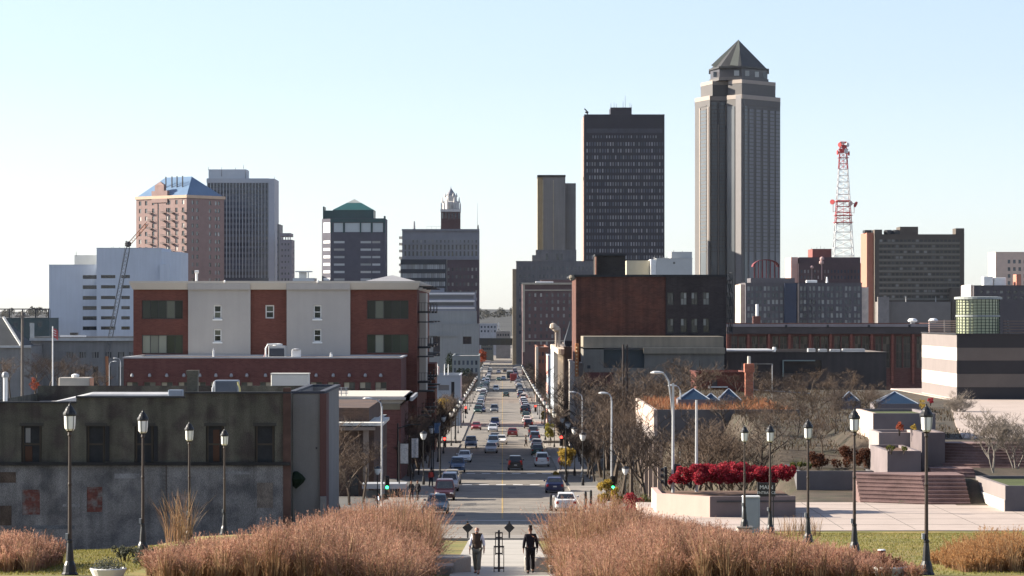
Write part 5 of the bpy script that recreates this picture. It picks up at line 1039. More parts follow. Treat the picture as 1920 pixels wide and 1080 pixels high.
def skylight(px0, px1, pt, pb, D, lab, frame=True):
    s = F/D; t = thing('skylight', lab, 'skylight', at((px0+px1)/2, pb, D)); r = (px1-px0)/2/s; h = (pb-pt)/s; d = r*.9
    MB().add([(-r,0,0),(r,0,0),(r,2*d,0),(-r,2*d,0),(0,d,h)],[(0,1,4),(1,2,4),(2,3,4),(3,0,4),(0,3,2,1)]).build('glazing', glb, t)
    m = MB()
    for q in ((-r,0),(r,0),(r,2*d),(-r,2*d)): m.tube([(q[0],q[1],.02),(0,d,h+.02)],.05,4)
    for k in (.33,.66): m.tube([(-r,2*d*k,.02),(0,d,h+.02)],.045,4)
    m.build('frame', M('frame_pale_blue', (.22,.26,.32), .5), t); MB().box(-r-.1,r+.1,-.1,2*d+.1,-1.4,-.004).build('kerb', M('granite_mauve', (.155,.135,.14)), t)
skylight(1273,1331,729.5,749,262,'leftmost blue glass pyramid skylight on the planted terrace roof'); skylight(1318,1350,738,751,264,'small middle blue glass pyramid skylight on the planted terrace roof'); skylight(1346,1390,729,750,268,'right blue glass pyramid skylight of the trio on the planted terrace roof')
skylight(1643,1722,735.5,757,262,'large dark blue pyramid skylight near the striped museum'); skylight(1576,1612,735,752,270,'blue pyramid skylight half hidden between the trio and the large one')
# middle terraces: planters stepping up to the museum, axis aligned
def planter(x0, x1, yt, yb, D, depth, lab, lit, dark, soil, name='planter', slope=0, flank=None):
    s = F/D; X = XD((x0+x1)/2, D); h = (yb-yt)/s; t = thing(name, lab, 'planter', (X, D, ZC-(yb-CY)/s)); q = (x1-x0)/2/s
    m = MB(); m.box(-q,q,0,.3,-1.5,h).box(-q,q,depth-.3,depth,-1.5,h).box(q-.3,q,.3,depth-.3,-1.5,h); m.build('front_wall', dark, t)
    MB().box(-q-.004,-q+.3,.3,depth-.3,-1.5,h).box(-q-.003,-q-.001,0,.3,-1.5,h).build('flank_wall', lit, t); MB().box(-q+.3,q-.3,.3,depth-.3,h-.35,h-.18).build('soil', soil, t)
    return t, q, h
soil_g = M('turf_green', (.06,.075,.022), .95, .3, .8, fine=.3); soil_b = M('soil_brown', (.12,.07,.045), .95, .3, .8)
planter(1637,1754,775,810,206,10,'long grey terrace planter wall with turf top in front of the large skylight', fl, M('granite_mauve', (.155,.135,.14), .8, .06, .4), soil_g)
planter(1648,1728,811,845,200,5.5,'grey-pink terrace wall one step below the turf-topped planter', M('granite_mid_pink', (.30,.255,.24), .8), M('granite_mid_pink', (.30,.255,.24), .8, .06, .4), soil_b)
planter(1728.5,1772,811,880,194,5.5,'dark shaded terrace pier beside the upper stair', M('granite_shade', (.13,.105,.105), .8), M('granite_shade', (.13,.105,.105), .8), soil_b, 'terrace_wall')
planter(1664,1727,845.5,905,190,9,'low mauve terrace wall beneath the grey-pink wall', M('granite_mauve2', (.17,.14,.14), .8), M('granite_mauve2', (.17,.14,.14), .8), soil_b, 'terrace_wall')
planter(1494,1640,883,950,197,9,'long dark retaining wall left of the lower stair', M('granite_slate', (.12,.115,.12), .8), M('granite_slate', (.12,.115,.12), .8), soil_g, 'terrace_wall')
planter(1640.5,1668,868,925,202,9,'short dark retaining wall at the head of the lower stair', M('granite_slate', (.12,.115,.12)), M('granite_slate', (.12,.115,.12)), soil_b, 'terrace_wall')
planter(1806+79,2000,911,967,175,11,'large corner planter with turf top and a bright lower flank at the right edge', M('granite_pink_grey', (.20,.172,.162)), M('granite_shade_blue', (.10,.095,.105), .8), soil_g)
t_ = bpy.data.objects[-1] if False else None
lp = [o for o in COL.objects if o.get('label','').startswith('large corner planter')][0]; q = (2000-1885)/2/(F/175)
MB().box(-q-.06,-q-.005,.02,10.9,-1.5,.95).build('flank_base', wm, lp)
# stairs: each flight one solid of steps, left half turned towards the sun
def stairs(xa, xc, xb, y_bot, y_top, D, n, run, lab, turn=30):
    s = F/D; z0 = ZC-(y_bot-CY)/s; h = (y_bot-y_top)/s*1.06; Xa, Xc, Xb = XD(xa,D), XD(xc,D), XD(xb,D); t = thing('stairs', lab, 'stairs', (Xc, D, z0)); m = MB(); dd = (Xc-Xa)*math.tan(R(turn))
    for k in range(n):
        y = k*run; z1 = h*(k+1)/n; m.prism([(Xa-Xc,y+dd),(0,y),(Xb-Xc,y),(Xb-Xc,n*run+dd+1),(Xa-Xc,n*run+dd+1)], -1 if k == 0 else h*k/n, z1-.06); m.prism([(Xa-Xc,y+dd-.04),(0,y-.04),(Xb-Xc,y-.04),(Xb-Xc,n*run+dd+1),(Xa-Xc,n*run+dd+1)], z1-.06, z1)
    m.build('steps', M('granite_step', (.18,.115,.105), .85, .3, .8, fine=.15), t); return t
stairs(1622,1740,1822,957,899,181,9,.36,'lower broad flight of reddish stone steps turning a corner by the white-based planter',28)
stairs(1752,1809,1830,899,881,188,3,.45,'short middle flight of rubble-textured steps',20)
stairs(1752,1838,1945,881,838,192.5,9,.4,'upper flight of reddish stone steps leading to the museum terrace',26)
# foreground planter with angled sunlit wall
Dp = 170; s = F/Dp; zp = 14.9
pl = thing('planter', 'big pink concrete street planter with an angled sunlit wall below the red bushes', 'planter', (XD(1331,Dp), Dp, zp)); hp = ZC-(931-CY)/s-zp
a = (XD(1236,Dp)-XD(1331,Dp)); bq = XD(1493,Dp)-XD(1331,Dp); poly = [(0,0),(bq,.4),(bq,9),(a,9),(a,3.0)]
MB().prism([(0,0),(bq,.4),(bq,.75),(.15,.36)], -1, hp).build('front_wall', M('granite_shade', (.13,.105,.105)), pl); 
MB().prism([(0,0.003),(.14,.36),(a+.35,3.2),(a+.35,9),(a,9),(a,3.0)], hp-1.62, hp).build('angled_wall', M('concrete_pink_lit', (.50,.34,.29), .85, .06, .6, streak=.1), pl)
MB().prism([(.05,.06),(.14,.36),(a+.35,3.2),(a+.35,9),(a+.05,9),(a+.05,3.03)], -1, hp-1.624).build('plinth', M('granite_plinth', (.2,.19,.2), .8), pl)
MB().prism([(.15,.45),(bq,.8),(bq,9),(a+.36,9),(a+.36,3.3)], hp-.5, hp-.2).build('soil', soil_b, pl)
MB().prism([(0.4,-.03),(bq,.37),(bq,.395),(.4,-.005)], hp-.35, hp-.25).build('groove', metal_d, pl)
# ---------------------------------------------------------------- street furniture
blk_p = M('paint_black', (.012,.012,.013), .45, .2, 2, spec=.4); brz = M('paint_bronze', (.035,.022,.016), .5, .3, 2, spec=.4); globe = M('lamp_acrylic', (.80,.80,.76), .35, .03, 1, spec=.5)
steel = M('steel_galv', (.42,.43,.44), .45, .1, 1.5, metal=.4, spec=.5)
def ydist(y):                                   # distance along the street whose ground lies at photo row y
    a, b_ = 170., 2000.
    for _ in range(50):
        m_ = (a+b_)/2
        if CY+F*(ZC-P(m_))/m_ > y: a = m_
        else: b_ = m_
    return a
# walk lanterns in two rows down the slope
def lantern_post(name, label, loc, H, group=None):
    t = thing(name, label, 'street lamp', loc, 0, group)
    MB().lathe([(.24,-.3),(.24,.05),(.2,.1),(.17,.3),(.12,.42),(.10,.7),(.075,.95),(.085,.97),(.085,1.02),(.06,1.05)],12).build('base', blk_p, t)
    MB().lathe([(.058,1.05),(.05,2.6),(.062,2.62),(.062,2.68),(.048,2.7),(.04,H-.98),(.07,H-.95),(.055,H-.86),(.11,H-.82)],10).build('post', brz, t)
    l = MB().lathe([(.10,H-.815),(.15,H-.76),(.165,H-.6),(.175,H-.38)],12).build('lantern_glass', globe, t)
    m = MB()
    for k in range(6):
        a = k*math.pi/3+.3; m.tube([(.118*math.cos(a),.118*math.sin(a),H-.81),(.165*math.cos(a),.165*math.sin(a),H-.74),(.18*math.cos(a),.18*math.sin(a),H-.37)],.010,4)
    m.lathe([(.185,H-.385),(.2,H-.37),(.2,H-.34)],12); m.build('cage', blk_p, t)
    c = MB().lathe([(.205,H-.338),(.2,H-.3),(.14,H-.22),(.13,H-.18),(.085,H-.12),(.04,H-.08),(.03,H-.05)],12).build('cap', blk_p, t); MB().lathe([(.02,H-.05),(.035,H-.03),(.012,H)],8).build('finial', blk_p, c)
    MB().box(-.13,-.055,-.05,.05,1.05,1.22).build('outlet_box', metal_g, t)
    return t
lr = [(131,84,320,'tallest black lantern post on the left lawn, nearest the left edge'),(268,100,268,'second black lantern post on the left lawn with a white plate'),(355,120,None,'third black lantern post on the left, standing in the dry grass'),(421,138,None,'farthest black lantern post of the left row, rising from grass'),
      (1737,84,None,'tallest black lantern post on the right lawn beside the white bowl'),(1602,100,None,'second black lantern post on the right lawn before the dark wall'),(1515,116,None,'middle black lantern post of the right row before the terrace wall'),(1444,132,None,'fourth black lantern post on the right before the entrance sign'),(1396,142,None,'farthest black lantern post on the right, set on a small concrete block')]
tops = [755,768,790,803,757,765,785,795,797]
for (px, D, _, lab), tp in zip(lr, tops):
    X = XD(px, D); z = G(X, D); 
    if D == 142: z += .35
    lantern_post('lantern_post', lab, (X, D, z), ZC-(tp-CY)*D/F-z, 'lantern posts along the walk')
pb = thing('pedestal', 'small square concrete block carrying the farthest right lantern post', 'pedestal', (XD(1396,142),142,G(XD(1396,142),142)-.15)); MB().bev(-.38,.38,-.38,.38,-.3,.5,.05).build('block', conc_pink, pb); MB().bev(-.42,.42,-.42,.42,.505,.56,.02).build('cap', conc, pb)
# street lanterns down both kerbs
def street_lamp(label, loc, H=5.3):
    t = thing('street_lamp', label, 'street lamp', loc, 0, 'lantern lamps along both kerbs')
    MB().lathe([(.16,-.3),(.16,.1),(.1,.5),(.06,.6),(.05,H-.85),(.09,H-.8),(.06,H-.7)],8).build('post', blk_p, t)
    MB().lathe([(.13,H-.85),(.27,H-.62),(.36,H-.22)],10).build('globe', globe, t); MB().lathe([(.39,H-.218),(.35,H-.12),(.16,H-.02),(.03,H+.06)],10).build('cap', blk_p, t)
    return t
ordn = ['first','second','third','fourth','fifth','sixth','seventh','eighth','ninth','tenth','eleventh','twelfth','thirteenth','fourteenth','fifteenth','sixteenth','seventeenth','eighteenth','nineteenth','twentieth']+['twenty-'+q for q in ('first','second','third','fourth','fifth','sixth','seventh','eighth','ninth')]
sl0 = None
for side, sn in ((-1,'left'),(1,'right')):
    for k in range(26):
        D = 297+34*k if side > 0 else 303+34*k
        X = side*(8.3 if k < 4 else 7.8); lab = f'white-globed black street lamp on the {sn} kerb, {ordn[k]} beyond the crossing'
        if sl0 is None: sl0 = street_lamp(lab, (X,D,P(D)+.14), 5.3)
        else: dup(sl0, (X,D,P(D)+.14), 0, lab)
dup(sl0, (XD(708,217),217,P(217)), 0, 'short white-globed lamp by the bus shelter left of the crossing', None, .72); dup(sl0, (XD(1173,217),217,P(217)-.1), 0, 'short white-globed lamp in front of bare trees right of the crossing', None, .74)
# cobra-head poles
def cobra(label, px, ybase, ytop, D, arm, X=None, z=None, hook=False):
    z = z if z is not None else P(D); X = XD(px, D); H = ZC-(ytop-CY)*D/F-z; t = thing('light_pole', label, 'light pole', (X, D, z))
    MB().lathe([(.2,-.4),(.2,.1),(.12,.2),(.105,.4),(.07,H-.6 if arm else H)],10).build('pole', steel, t)
    if arm:
        L_ = abs(arm); sg = 1 if arm > 0 else -1
        pts = [(0,0,H-.9),(sg*.08*L_,0,H-.35),(sg*.4*L_,0,H-.05),(sg*L_*.8,0,H)] if not hook else [(0,0,H-.7-2.2),(sg*.10,0,H-1.8),(sg*.35*L_,0,H-.5),(sg*.7*L_,0,H-.06),(sg*.9*L_,0,H)]
        MB().tube(pts, [.06,.055,.05,.045] if not hook else .055, 6).build('arm', steel, t)
        e = pts[-1]; m = MB(); m.loft([[(e[0]+sg*dx,w*.5*c,e[2]+q*s_+.02) for c, s_ in ((1,0),(.7,.7),(0,1),(-.7,.7),(-1,0),(0,-.5))] for dx, w, q in ((-.1,.12,.06),(.15,.34,.12),(.5,.36,.13),(.72,.1,.05))]); m.build('luminaire', M('luminaire_pale', (.6,.6,.58), .4, .08, 1, spec=.5), t)
    return t, H
PL, HL = cobra('galvanised light pole carrying the green signal at the left of the crossing', 716, 968, 748, 240, -1.1)
PR, HR = cobra('galvanised light pole carrying the green signal at the right of the crossing', 1147, 965, 738, 240, -.5)
PA, HA = cobra('tall hooked light pole nearer the crossing in front of the red bushes', 1262, 985, 700, 177, -.75, z=14.6, hook=True)
PB, HB = cobra('plain steel signal pole in front of the red bushes', 1306, 985, 750, 178, 0, z=14.6)
cobra('light pole with a long arm over the pavement by the cream shop row', 1092, 930, 736, 330, -1.1)
cobra('distant light pole among bare trees left of the terrace', 1276, 900, 724, 262, -.55, z=12)
cobra('slim pale light pole at the far left by the civic building', 205, 740, 678, 560, .9); cobra('paired slim pale light pole at the far left by the civic building', 226, 740, 672, 566, -.9)
# signals
s_red = EMIT('signal_red', (1,.03,.02), 4); s_grn = EMIT('signal_green', (.03,1,.25), 3.2); s_wht = EMIT('signal_white', (.85,.9,1), 2.); s_off = M('signal_off', (.03,.02,.02), .3, .1, 1, spec=.5)
def signal(t, dx, z, lit, back=False, side=False, nm='signal_head'):
    """three-lamp head on pole t; lit: index from the top, colour"""
    m = MB().bev(-.19,.19,-.2,.02,-.58,.58,.04); o = m.build(nm, blk_p, t, None, False, (dx,-.1,z)); o.rotation_euler = (0,0,R(180) if back else R(-90) if side else 0)
    for k in range(3):
        zz = .37-.37*k; on = lit and lit[0] == k
        MB().lathe([(.13,0),(.13,.03),(.08,.06)],12).build('lamp', lit[1] if on else s_off, o, None, False, (0,-.203,zz)).rotation_euler = (R(90),0,0)
        v = MB(); rings = [[(.15*math.cos(a),y,.15*math.sin(a)) for a in [math.pi*(i/8*1.3-.15) for i in range(9)]] for y in (-.2,-.38)]
        v.loft(rings, False, False, close=False); v.build('visor', blk_p, o, None, False, (0,0,zz))
    MB().box(min(0,-dx)-.0,max(0,-dx),.0,.04,-.03,.03).build('bracket', blk_p, o) if False else None
    return o
def pedhead(t, dx, z, walk=True, side=False):
    o = MB().bev(-.24,.24,-.16,.02,-.24,.24,.04).build('pedestrian_head', blk_p, t, None, False, (dx,-.1,z))
    if side: o.rotation_euler = (0,0,R(-70))
    elif walk:
        m = MB(); q = lambda *p: m.tube([(a,-.172,c) for a, c in p], .022, 4)
        m.lathe([(.02,-.03),(.035,0),(.02,.03)],6,(.0,-.172,.14)); q((0,.1),(-.01,-.02)); q((-.01,-.02),(-.07,-.14)); q((-.01,-.02),(.06,-.14)); q((0,.08),(.07,0)); q((0,.08),(-.07,.02)); m.build('walk_symbol', s_wht, o)
    return o
zl = lambda y, D, t: ZC-(y-CY)*D/F-t.location.z
signal(PL, .45, zl(905,240,PL), (2,s_grn)); pedhead(PL, .32, zl(931,240,PL), False); pedhead(PL, -.3, zl(934,240,PL))
signal(PR, .08, zl(905,240,PR)-.0, (2,s_grn)).location.y = -.35; pedhead(PR, .62, zl(935,240,PR)); pedhead(PR, -.25, zl(934,240,PR), False)
signal(PA, -.38, zl(893,177,PA), None, side=True); signal(PA, .26, zl(888,177,PA), None, back=True); pedhead(PA, -.3, zl(932,177,PA), False, True)
signal(PB, -.3, zl(897,178,PB), None, side=True)
# bronze mast-arm signals at the next junction: red
def mast(label, X, D, H, arm, sigs, lamps=()):
    z = P(D)+.1; t = thing('signal_mast', label, 'traffic light', (X, D, z)); MB().lathe([(.17,-.3),(.17,.3),(.1,.5),(.08,H)],8).build('pole', blk_p, t)
    MB().tube([(0,0,H-.5),(arm*.5,0,H-.15),(arm,0,H-.1)],[.08,.06,.045],6).build('arm', blk_p, t)
    for dx, zz, c in sigs: signal(t, dx, zz, (0,c))
    for dx, dz in lamps:
        MB().lathe([(.05,0),(.12,.1),(.19,.3),(.24,.55)],10,(dx,0,H+dz)).build('globe', globe, t); MB().lathe([(.26,.552),(.2,.65),(.04,.75)],10,(dx,0,H+dz)).build('cap', blk_p, t)
    return t
mast('black signal mast showing red on the left kerb beyond the parked vans', XD(825,312), 312, 5.8, 1.0, [(.5,zl(829,312,type('q',(),{'location':Vector((0,0,P(312)+.1))})),s_red)])
mast('black signal mast showing red on the right kerb above a yellow tree', XD(1061,312), 312, 5.8, -1.0, [(-.5,zl(826,312,type('q',(),{'location':Vector((0,0,P(312)+.1))})),s_red)])
mast('black signal mast showing red far down the left kerb', -7.4, 456, 5.8, 1.6, [(1.6,5.2,s_red)])
mast('black signal mast showing red far down the right kerb', 7.0, 470, 5.8, -1.6, [(-1.6,5.2,s_red)])
mast('black arched mast arm with hanging fittings right of the red signal', XD(1133,290), 290, 5.9, -2.6, [], [])
mast('black arched mast arm left of the banners over the left pavement', XD(746,275), 275, 6.6, 2.2, [], [])
# banners
bn = []
for px, y0, y1, D, c, lab, w_ in ((758,832,869,262,(.36,.37,.37),'grey vertical banner on a black pole left of the street',.72),(778,822,858,285,(.6,.58,.55),'white patterned vertical banner on a black pole left of the street',.66),(820,793,812,330,(.08,.14,.25),'blue vertical banner beneath a lamp on the left kerb',.7)):
    X = XD(px, D); z = P(D); t = thing('banner_pole', lab, 'banner', (X-w_/2-.1, D, z)); h1 = ZC-(y0-CY)*D/F-z; h0 = ZC-(y1-CY)*D/F-z
    MB().lathe([(.12,-.3),(.12,.3),(.06,.45),(.055,h1+.25)],8).build('pole', blk_p, t); m = MB(); n_ = 6
    m.loft([[(.1+w_*i/n_,.04*math.sin(i*1.1),h0),(.1+w_*i/n_,.04*math.sin(i*1.1)+.02,h0),(.1+w_*i/n_,.04*math.sin(i*1.1)+.02,h1),(.1+w_*i/n_,.04*math.sin(i*1.1),h1)] for i in range(n_+1)]); m.build('banner', M('banner_%d' % len(bn), c, .8, .12, 3, var2=tuple(q*.75 for q in c)), t); bn.append(t)
    MB().tube([(0,0,h1+.03),(.1+w_,0,h1+.03)],.025,5).tube([(0,0,h0-.03),(.1+w_,0,h0-.03)],.025,5).build('bracket', blk_p, t)
# twin timber poles right
for px, lab in ((1168.5,'left one of the twin dark timber poles before the grey annexe'),(1176,'right one of the twin dark timber poles before the grey annexe')): pole(px, 646, 330, .16, lab, 'utility_pole', False, M('pole_tar', (.05,.042,.04), .9))
# dead-end markers
for px, lab in ((877,'left black diamond road-end marker seen from behind'),(955,'right black diamond road-end marker seen from behind')):
    D = 165.5; X = XD(px, D); z = P(D)+.16; t = thing('road_sign', lab, 'sign', (X, D, z)); zc_ = ZC-(989.5-CY)*D/F-z
    MB().box(-.05,.05,.03,.08,-.3,zc_+.38).build('post', M('post_steel_dark', (.05,.05,.05), .5), t); r = .31; MB().loft([[(-r,y,zc_),(0,y,zc_-r),(r,y,zc_),(0,y,zc_+r)] for y in (-.012,.012)]).build('board', M('sign_back', (.02,.02,.022), .5), t)
    MB().box(-.2,.2,.0125,.03,zc_-.03,zc_+.03).build('brace', blk_p, t)
# steel frame round a young stake on the walk
D = 110; t = thing('tree_guard', 'dark steel two-tier tree guard with a centre stake in the middle of the walkway', 'tree guard', (XD(935.5,D), D, P(D)+.05)); s = F/D; zq = lambda y: ZC-(y-CY)*D/F-(P(D)+.05)
MB().box(-.042,.042,-.04,.04,-.2,zq(994)).build('stake', M('post_steel_dark', (.05,.05,.05)), t)
def cage(hw, y0, y1, bars, nm):
    m = MB(); a, c = zq(y1), zq(y0); r = .016
    for sx in (-1,1):
        for sy in (-1,1): m.box(sx*hw-r,sx*hw+r,sy*hw-r,sy*hw+r,a,c)
    for z in bars: 
        for sy in (-1,1): m.box(-hw+r,hw-r,sy*hw-r*.8,sy*hw+r*.8,z-r,z+r)
        for sx in (-1,1): m.box(sx*hw-r*.8,sx*hw+r*.8,-hw+r,hw-r,z-r,z+r)
    m.build(nm, brz, t)
cage(.13, 998, 1040, [zq(999),zq(1008),zq(1038)], 'upper_cage'); cage(.185, 1024, 1092, [zq(1025),zq(1065)], 'lower_cage')
# low walls flanking the foot of the walk
for sx, lab in ((-1,'low pale concrete block wall with a curved ledge at the left foot of the walkway'),(1,'low pale concrete block wall with a curved ledge at the right foot of the walkway')):
    D = 108; x0 = XD(817,D) if sx < 0 else XD(1031,D); t = thing('low_wall', lab, 'wall', (x0, D, P(D)-.1)); s = F/D; zq = lambda y: ZC-(y-CY)*D/F-(P(D)-.1)
    MB().bev(0 if sx > 0 else 0, .62, 0, 1.2, -.5, zq(1064), .03).build('block', conc, t); q = .3
    MB().bev(-.04 if sx > 0 else -.2, .8 if sx > 0 else .66, .1, 1.3, zq(1064)+.004, zq(1061), .02).build('coping', conc_pink, t)
    m = MB(); cxm = .45 if sx < 0 else -.1; m.loft([[(cxm+.85*math.cos(a)*f_,2.2+.8*math.sin(a)*f_,z) for a in [k*math.pi/10 for k in range(20)]] for f_, z in ((1,-.4),(1,zq(1055)),(.97,zq(1052)))]); m.build('curved_ledge', M('concrete_walk', (.47,.445,.4)), t)
# utility cabinet, entrance sign
D = 152; t = thing('utility_cabinet', 'tall blue-grey metal cabinet between the two farthest right lantern posts', 'cabinet', (XD(1409,D), D, ZC-(994-CY)*D/F)); s = F/D
MB().bev(-16/s,16/s,0,.6,-.3,61/s,.03).build('body', M('cabinet_blue_grey', (.25,.28,.32), .5), t); MB().bev(-16.5/s,16.5/s,-.03,.63,61/s+.003,63/s+.02,.02).build('top', metal_w, t); MB().box(-13/s,13/s,-.02,-.002,.15,57/s).build('door', M('cabinet_door', (.27,.3,.34), .5), t)
D = 160; t = thing('entrance_sign', 'dark entrance sign board with two lines of white capitals before the red bushes', 'sign', (XD(1437,D), D, 15.0)); s = F/D; zq = lambda y: ZC-(y-CY)*D/F-15.0
MB().bev(-17/s,17/s,0,.1,zq(931),zq(905),.015).build('board', M('sign_charcoal', (.03,.028,.028), .5), t); MB().box(-14/s,-12.5/s,.02,.08,-.2,zq(931)-.003).box(12.5/s,14/s,.02,.08,-.2,zq(931)-.003).build('post', blk_p, t)
def text(body, size, loc, mat, parent, nm='lettering'):
    c = bpy.data.curves.new(nm, 'FONT'); c.body = body; c.size = size; c.align_x = 'CENTER'; c.extrude = .006; c.resolution_u = 3; o = bpy.data.objects.new(nm, c); COL.objects.link(o)
    bpy.context.view_layer.update(); me = bpy.data.meshes.new_from_object(o.evaluated_get(bpy.context.evaluated_depsgraph_get())); bpy.data.objects.remove(o); me.materials.clear(); me.materials.append(mat)
    k = link(nm, me, parent, None, loc); k.rotation_euler = (R(90),0,0); return k
text('MAIN', .31, (0,-.008,zq(917)), metal_w, t); text('ENTRANCE', .20, (0,-.008,zq(926)), metal_w, t)
# white bowls on the lawns
def bowl(px, py, D, r, lab, plants):
    X = XD(px, D); z = ZC-(py-CY)*D/F; t = thing('bowl_planter', lab, 'planter', (X, D, z)); g = G(X,D)-z
    MB().lathe([(r*.45,min(g,-.5)),(r*.5,-.42),(r*.8,-.25),(r,-.04),(r*1.03,0),(r*.98,.02),(r*.93,-.02)],24).build('bowl', M('bowl_white', (.66,.64,.6), .6, .05, 2), t); MB().lathe([(r*.94,-.1),(r*.94,-.04)],20).build('soil', soil_b, t)
    return t
BL = bowl(203,1066,80,.5,'white round bowl planter with grey-leaved plants on the left lawn',0); BR = bowl(1668,1063,80,.47,'white round bowl planter with reddish dry plants on the right lawn',0)
sp_ = thing('spotlight', 'small black and white spotlight standing just behind the right bowl planter', 'spotlight', at(1653,1052,90)); MB().tube([(0,0,-.7),(0,0,.1)],.02,6).build('stem', blk_p, sp_); MB().lathe([(.06,-.13),(.12,-.1),(.13,.12),(.1,.15)],10,(0,0,.2)).build('can', M('spot_rust', (.12,.04,.03), .5), sp_); MB().lathe([(.135,.34),(.1,.37)],10).build('rim', metal_w, sp_)
# posts by the pavement
for k, (px, D, h, lab) in enumerate(((1003+30,232,1.2,'short black bollard on the right kerb beside the white car'),(1012+86,236,1.3,'black bollard with a red foot on the right pavement'),(1108,240,1.3,'second black bollard with red foot nearer the bare trees'))):
    X = XD(px, D); t = thing('bollard', lab, 'bollard', (X, D, P(D)+.1)); MB().lathe([(.12,.25),(.1,h),(.03,h+.08)],8).build('post', blk_p, t); MB().lathe([(.15,-.2),(.13,.249)],8).build('foot', s_off if k == 0 else M('foot_red', (.35,.05,.04), .6), t)

# ---------------------------------------------------------------- vehicles
gl_car = M('glass_car', (.02,.024,.028), .06, .1, 1, spec=.8); tyre = M('tyre', (.018,.018,.018), .8, .1); rimm = M('rim', (.35,.35,.36), .4, .1, 1, metal=.6); chrome = M('lamp_clear', (.7,.7,.68), .15, .05, 1, spec=.7); tail = M('lamp_red', (.4,.015,.012), .3, .05, 1, spec=.5); plate = M('plate', (.55,.56,.55), .5)
def paintm(nm, c): return M('car_paint_'+nm, c, .28, .04, 1, spec=.6)
PNT = {n: paintm(n, c) for n, c in dict(white=(.72,.72,.70), silver=(.42,.43,.45), grey=(.16,.17,.18), black=(.015,.015,.018), navy=(.012,.018,.07), blue=(.08,.13,.22), teal=(.10,.15,.17), maroon=(.045,.010,.013), red=(.2,.016,.016), tan=(.28,.24,.18), green=(.02,.06,.045)).items()}
def ring(y, hw, zb, zt):
    h = zt-zb; return [(-hw*.9,y,zb),(hw*.9,y,zb),(hw,y,zb+.18*h),(hw*1.0,y,zb+.62*h),(hw*.93,y,zt-.04),(hw*.82,y,zt),(-hw*.82,y,zt),(-hw*.93,y,zt-.04),(-hw*1.0,y,zb+.62*h),(-hw,y,zb+.18*h)]
CAR = dict(
 saloon=dict(st=[(-2.35,.70,.42,.80),(-2.28,.83,.30,.97),(-1.7,.88,.22,1.02),(-.8,.9,.19,1.0),(.9,.9,.19,.97),(1.5,.88,.22,.90),(2.15,.82,.30,.76),(2.33,.72,.38,.62)], cab=(-1.75,1.1,-1.05,.25,.99,1.44,.83,.62), wy=(-1.4,1.4), r=.32),
 estate=dict(st=[(-2.3,.74,.45,1.0),(-2.24,.86,.34,1.08),(-1.6,.91,.25,1.1),(.9,.91,.24,1.07),(1.5,.9,.27,1.02),(2.1,.84,.34,.92),(2.3,.74,.45,.74)], cab=(-2.2,1.15,-1.95,.35,1.08,1.72,.85,.66), wy=(-1.35,1.38), r=.36),
 van=dict(st=[(-2.45,.78,.42,.98),(-2.4,.9,.3,1.05),(-1.6,.94,.24,1.07),(.9,.94,.23,1.05),(1.7,.92,.26,.98),(2.25,.84,.34,.84),(2.45,.74,.45,.68)], cab=(-2.38,1.6,-2.2,.55,1.05,1.78,.9,.72), wy=(-1.45,1.5), r=.34),
 pickup=dict(st=[(-2.7,.8,.5,1.02),(-2.65,.92,.42,1.08),(-1.6,.95,.35,1.08),(.9,.95,.33,1.08),(1.7,.94,.36,1.06),(2.5,.9,.42,.96),(2.7,.8,.5,.8)], cab=(-.75,1.2,-.6,.5,1.08,1.78,.88,.7), wy=(-1.7,1.75), r=.39))
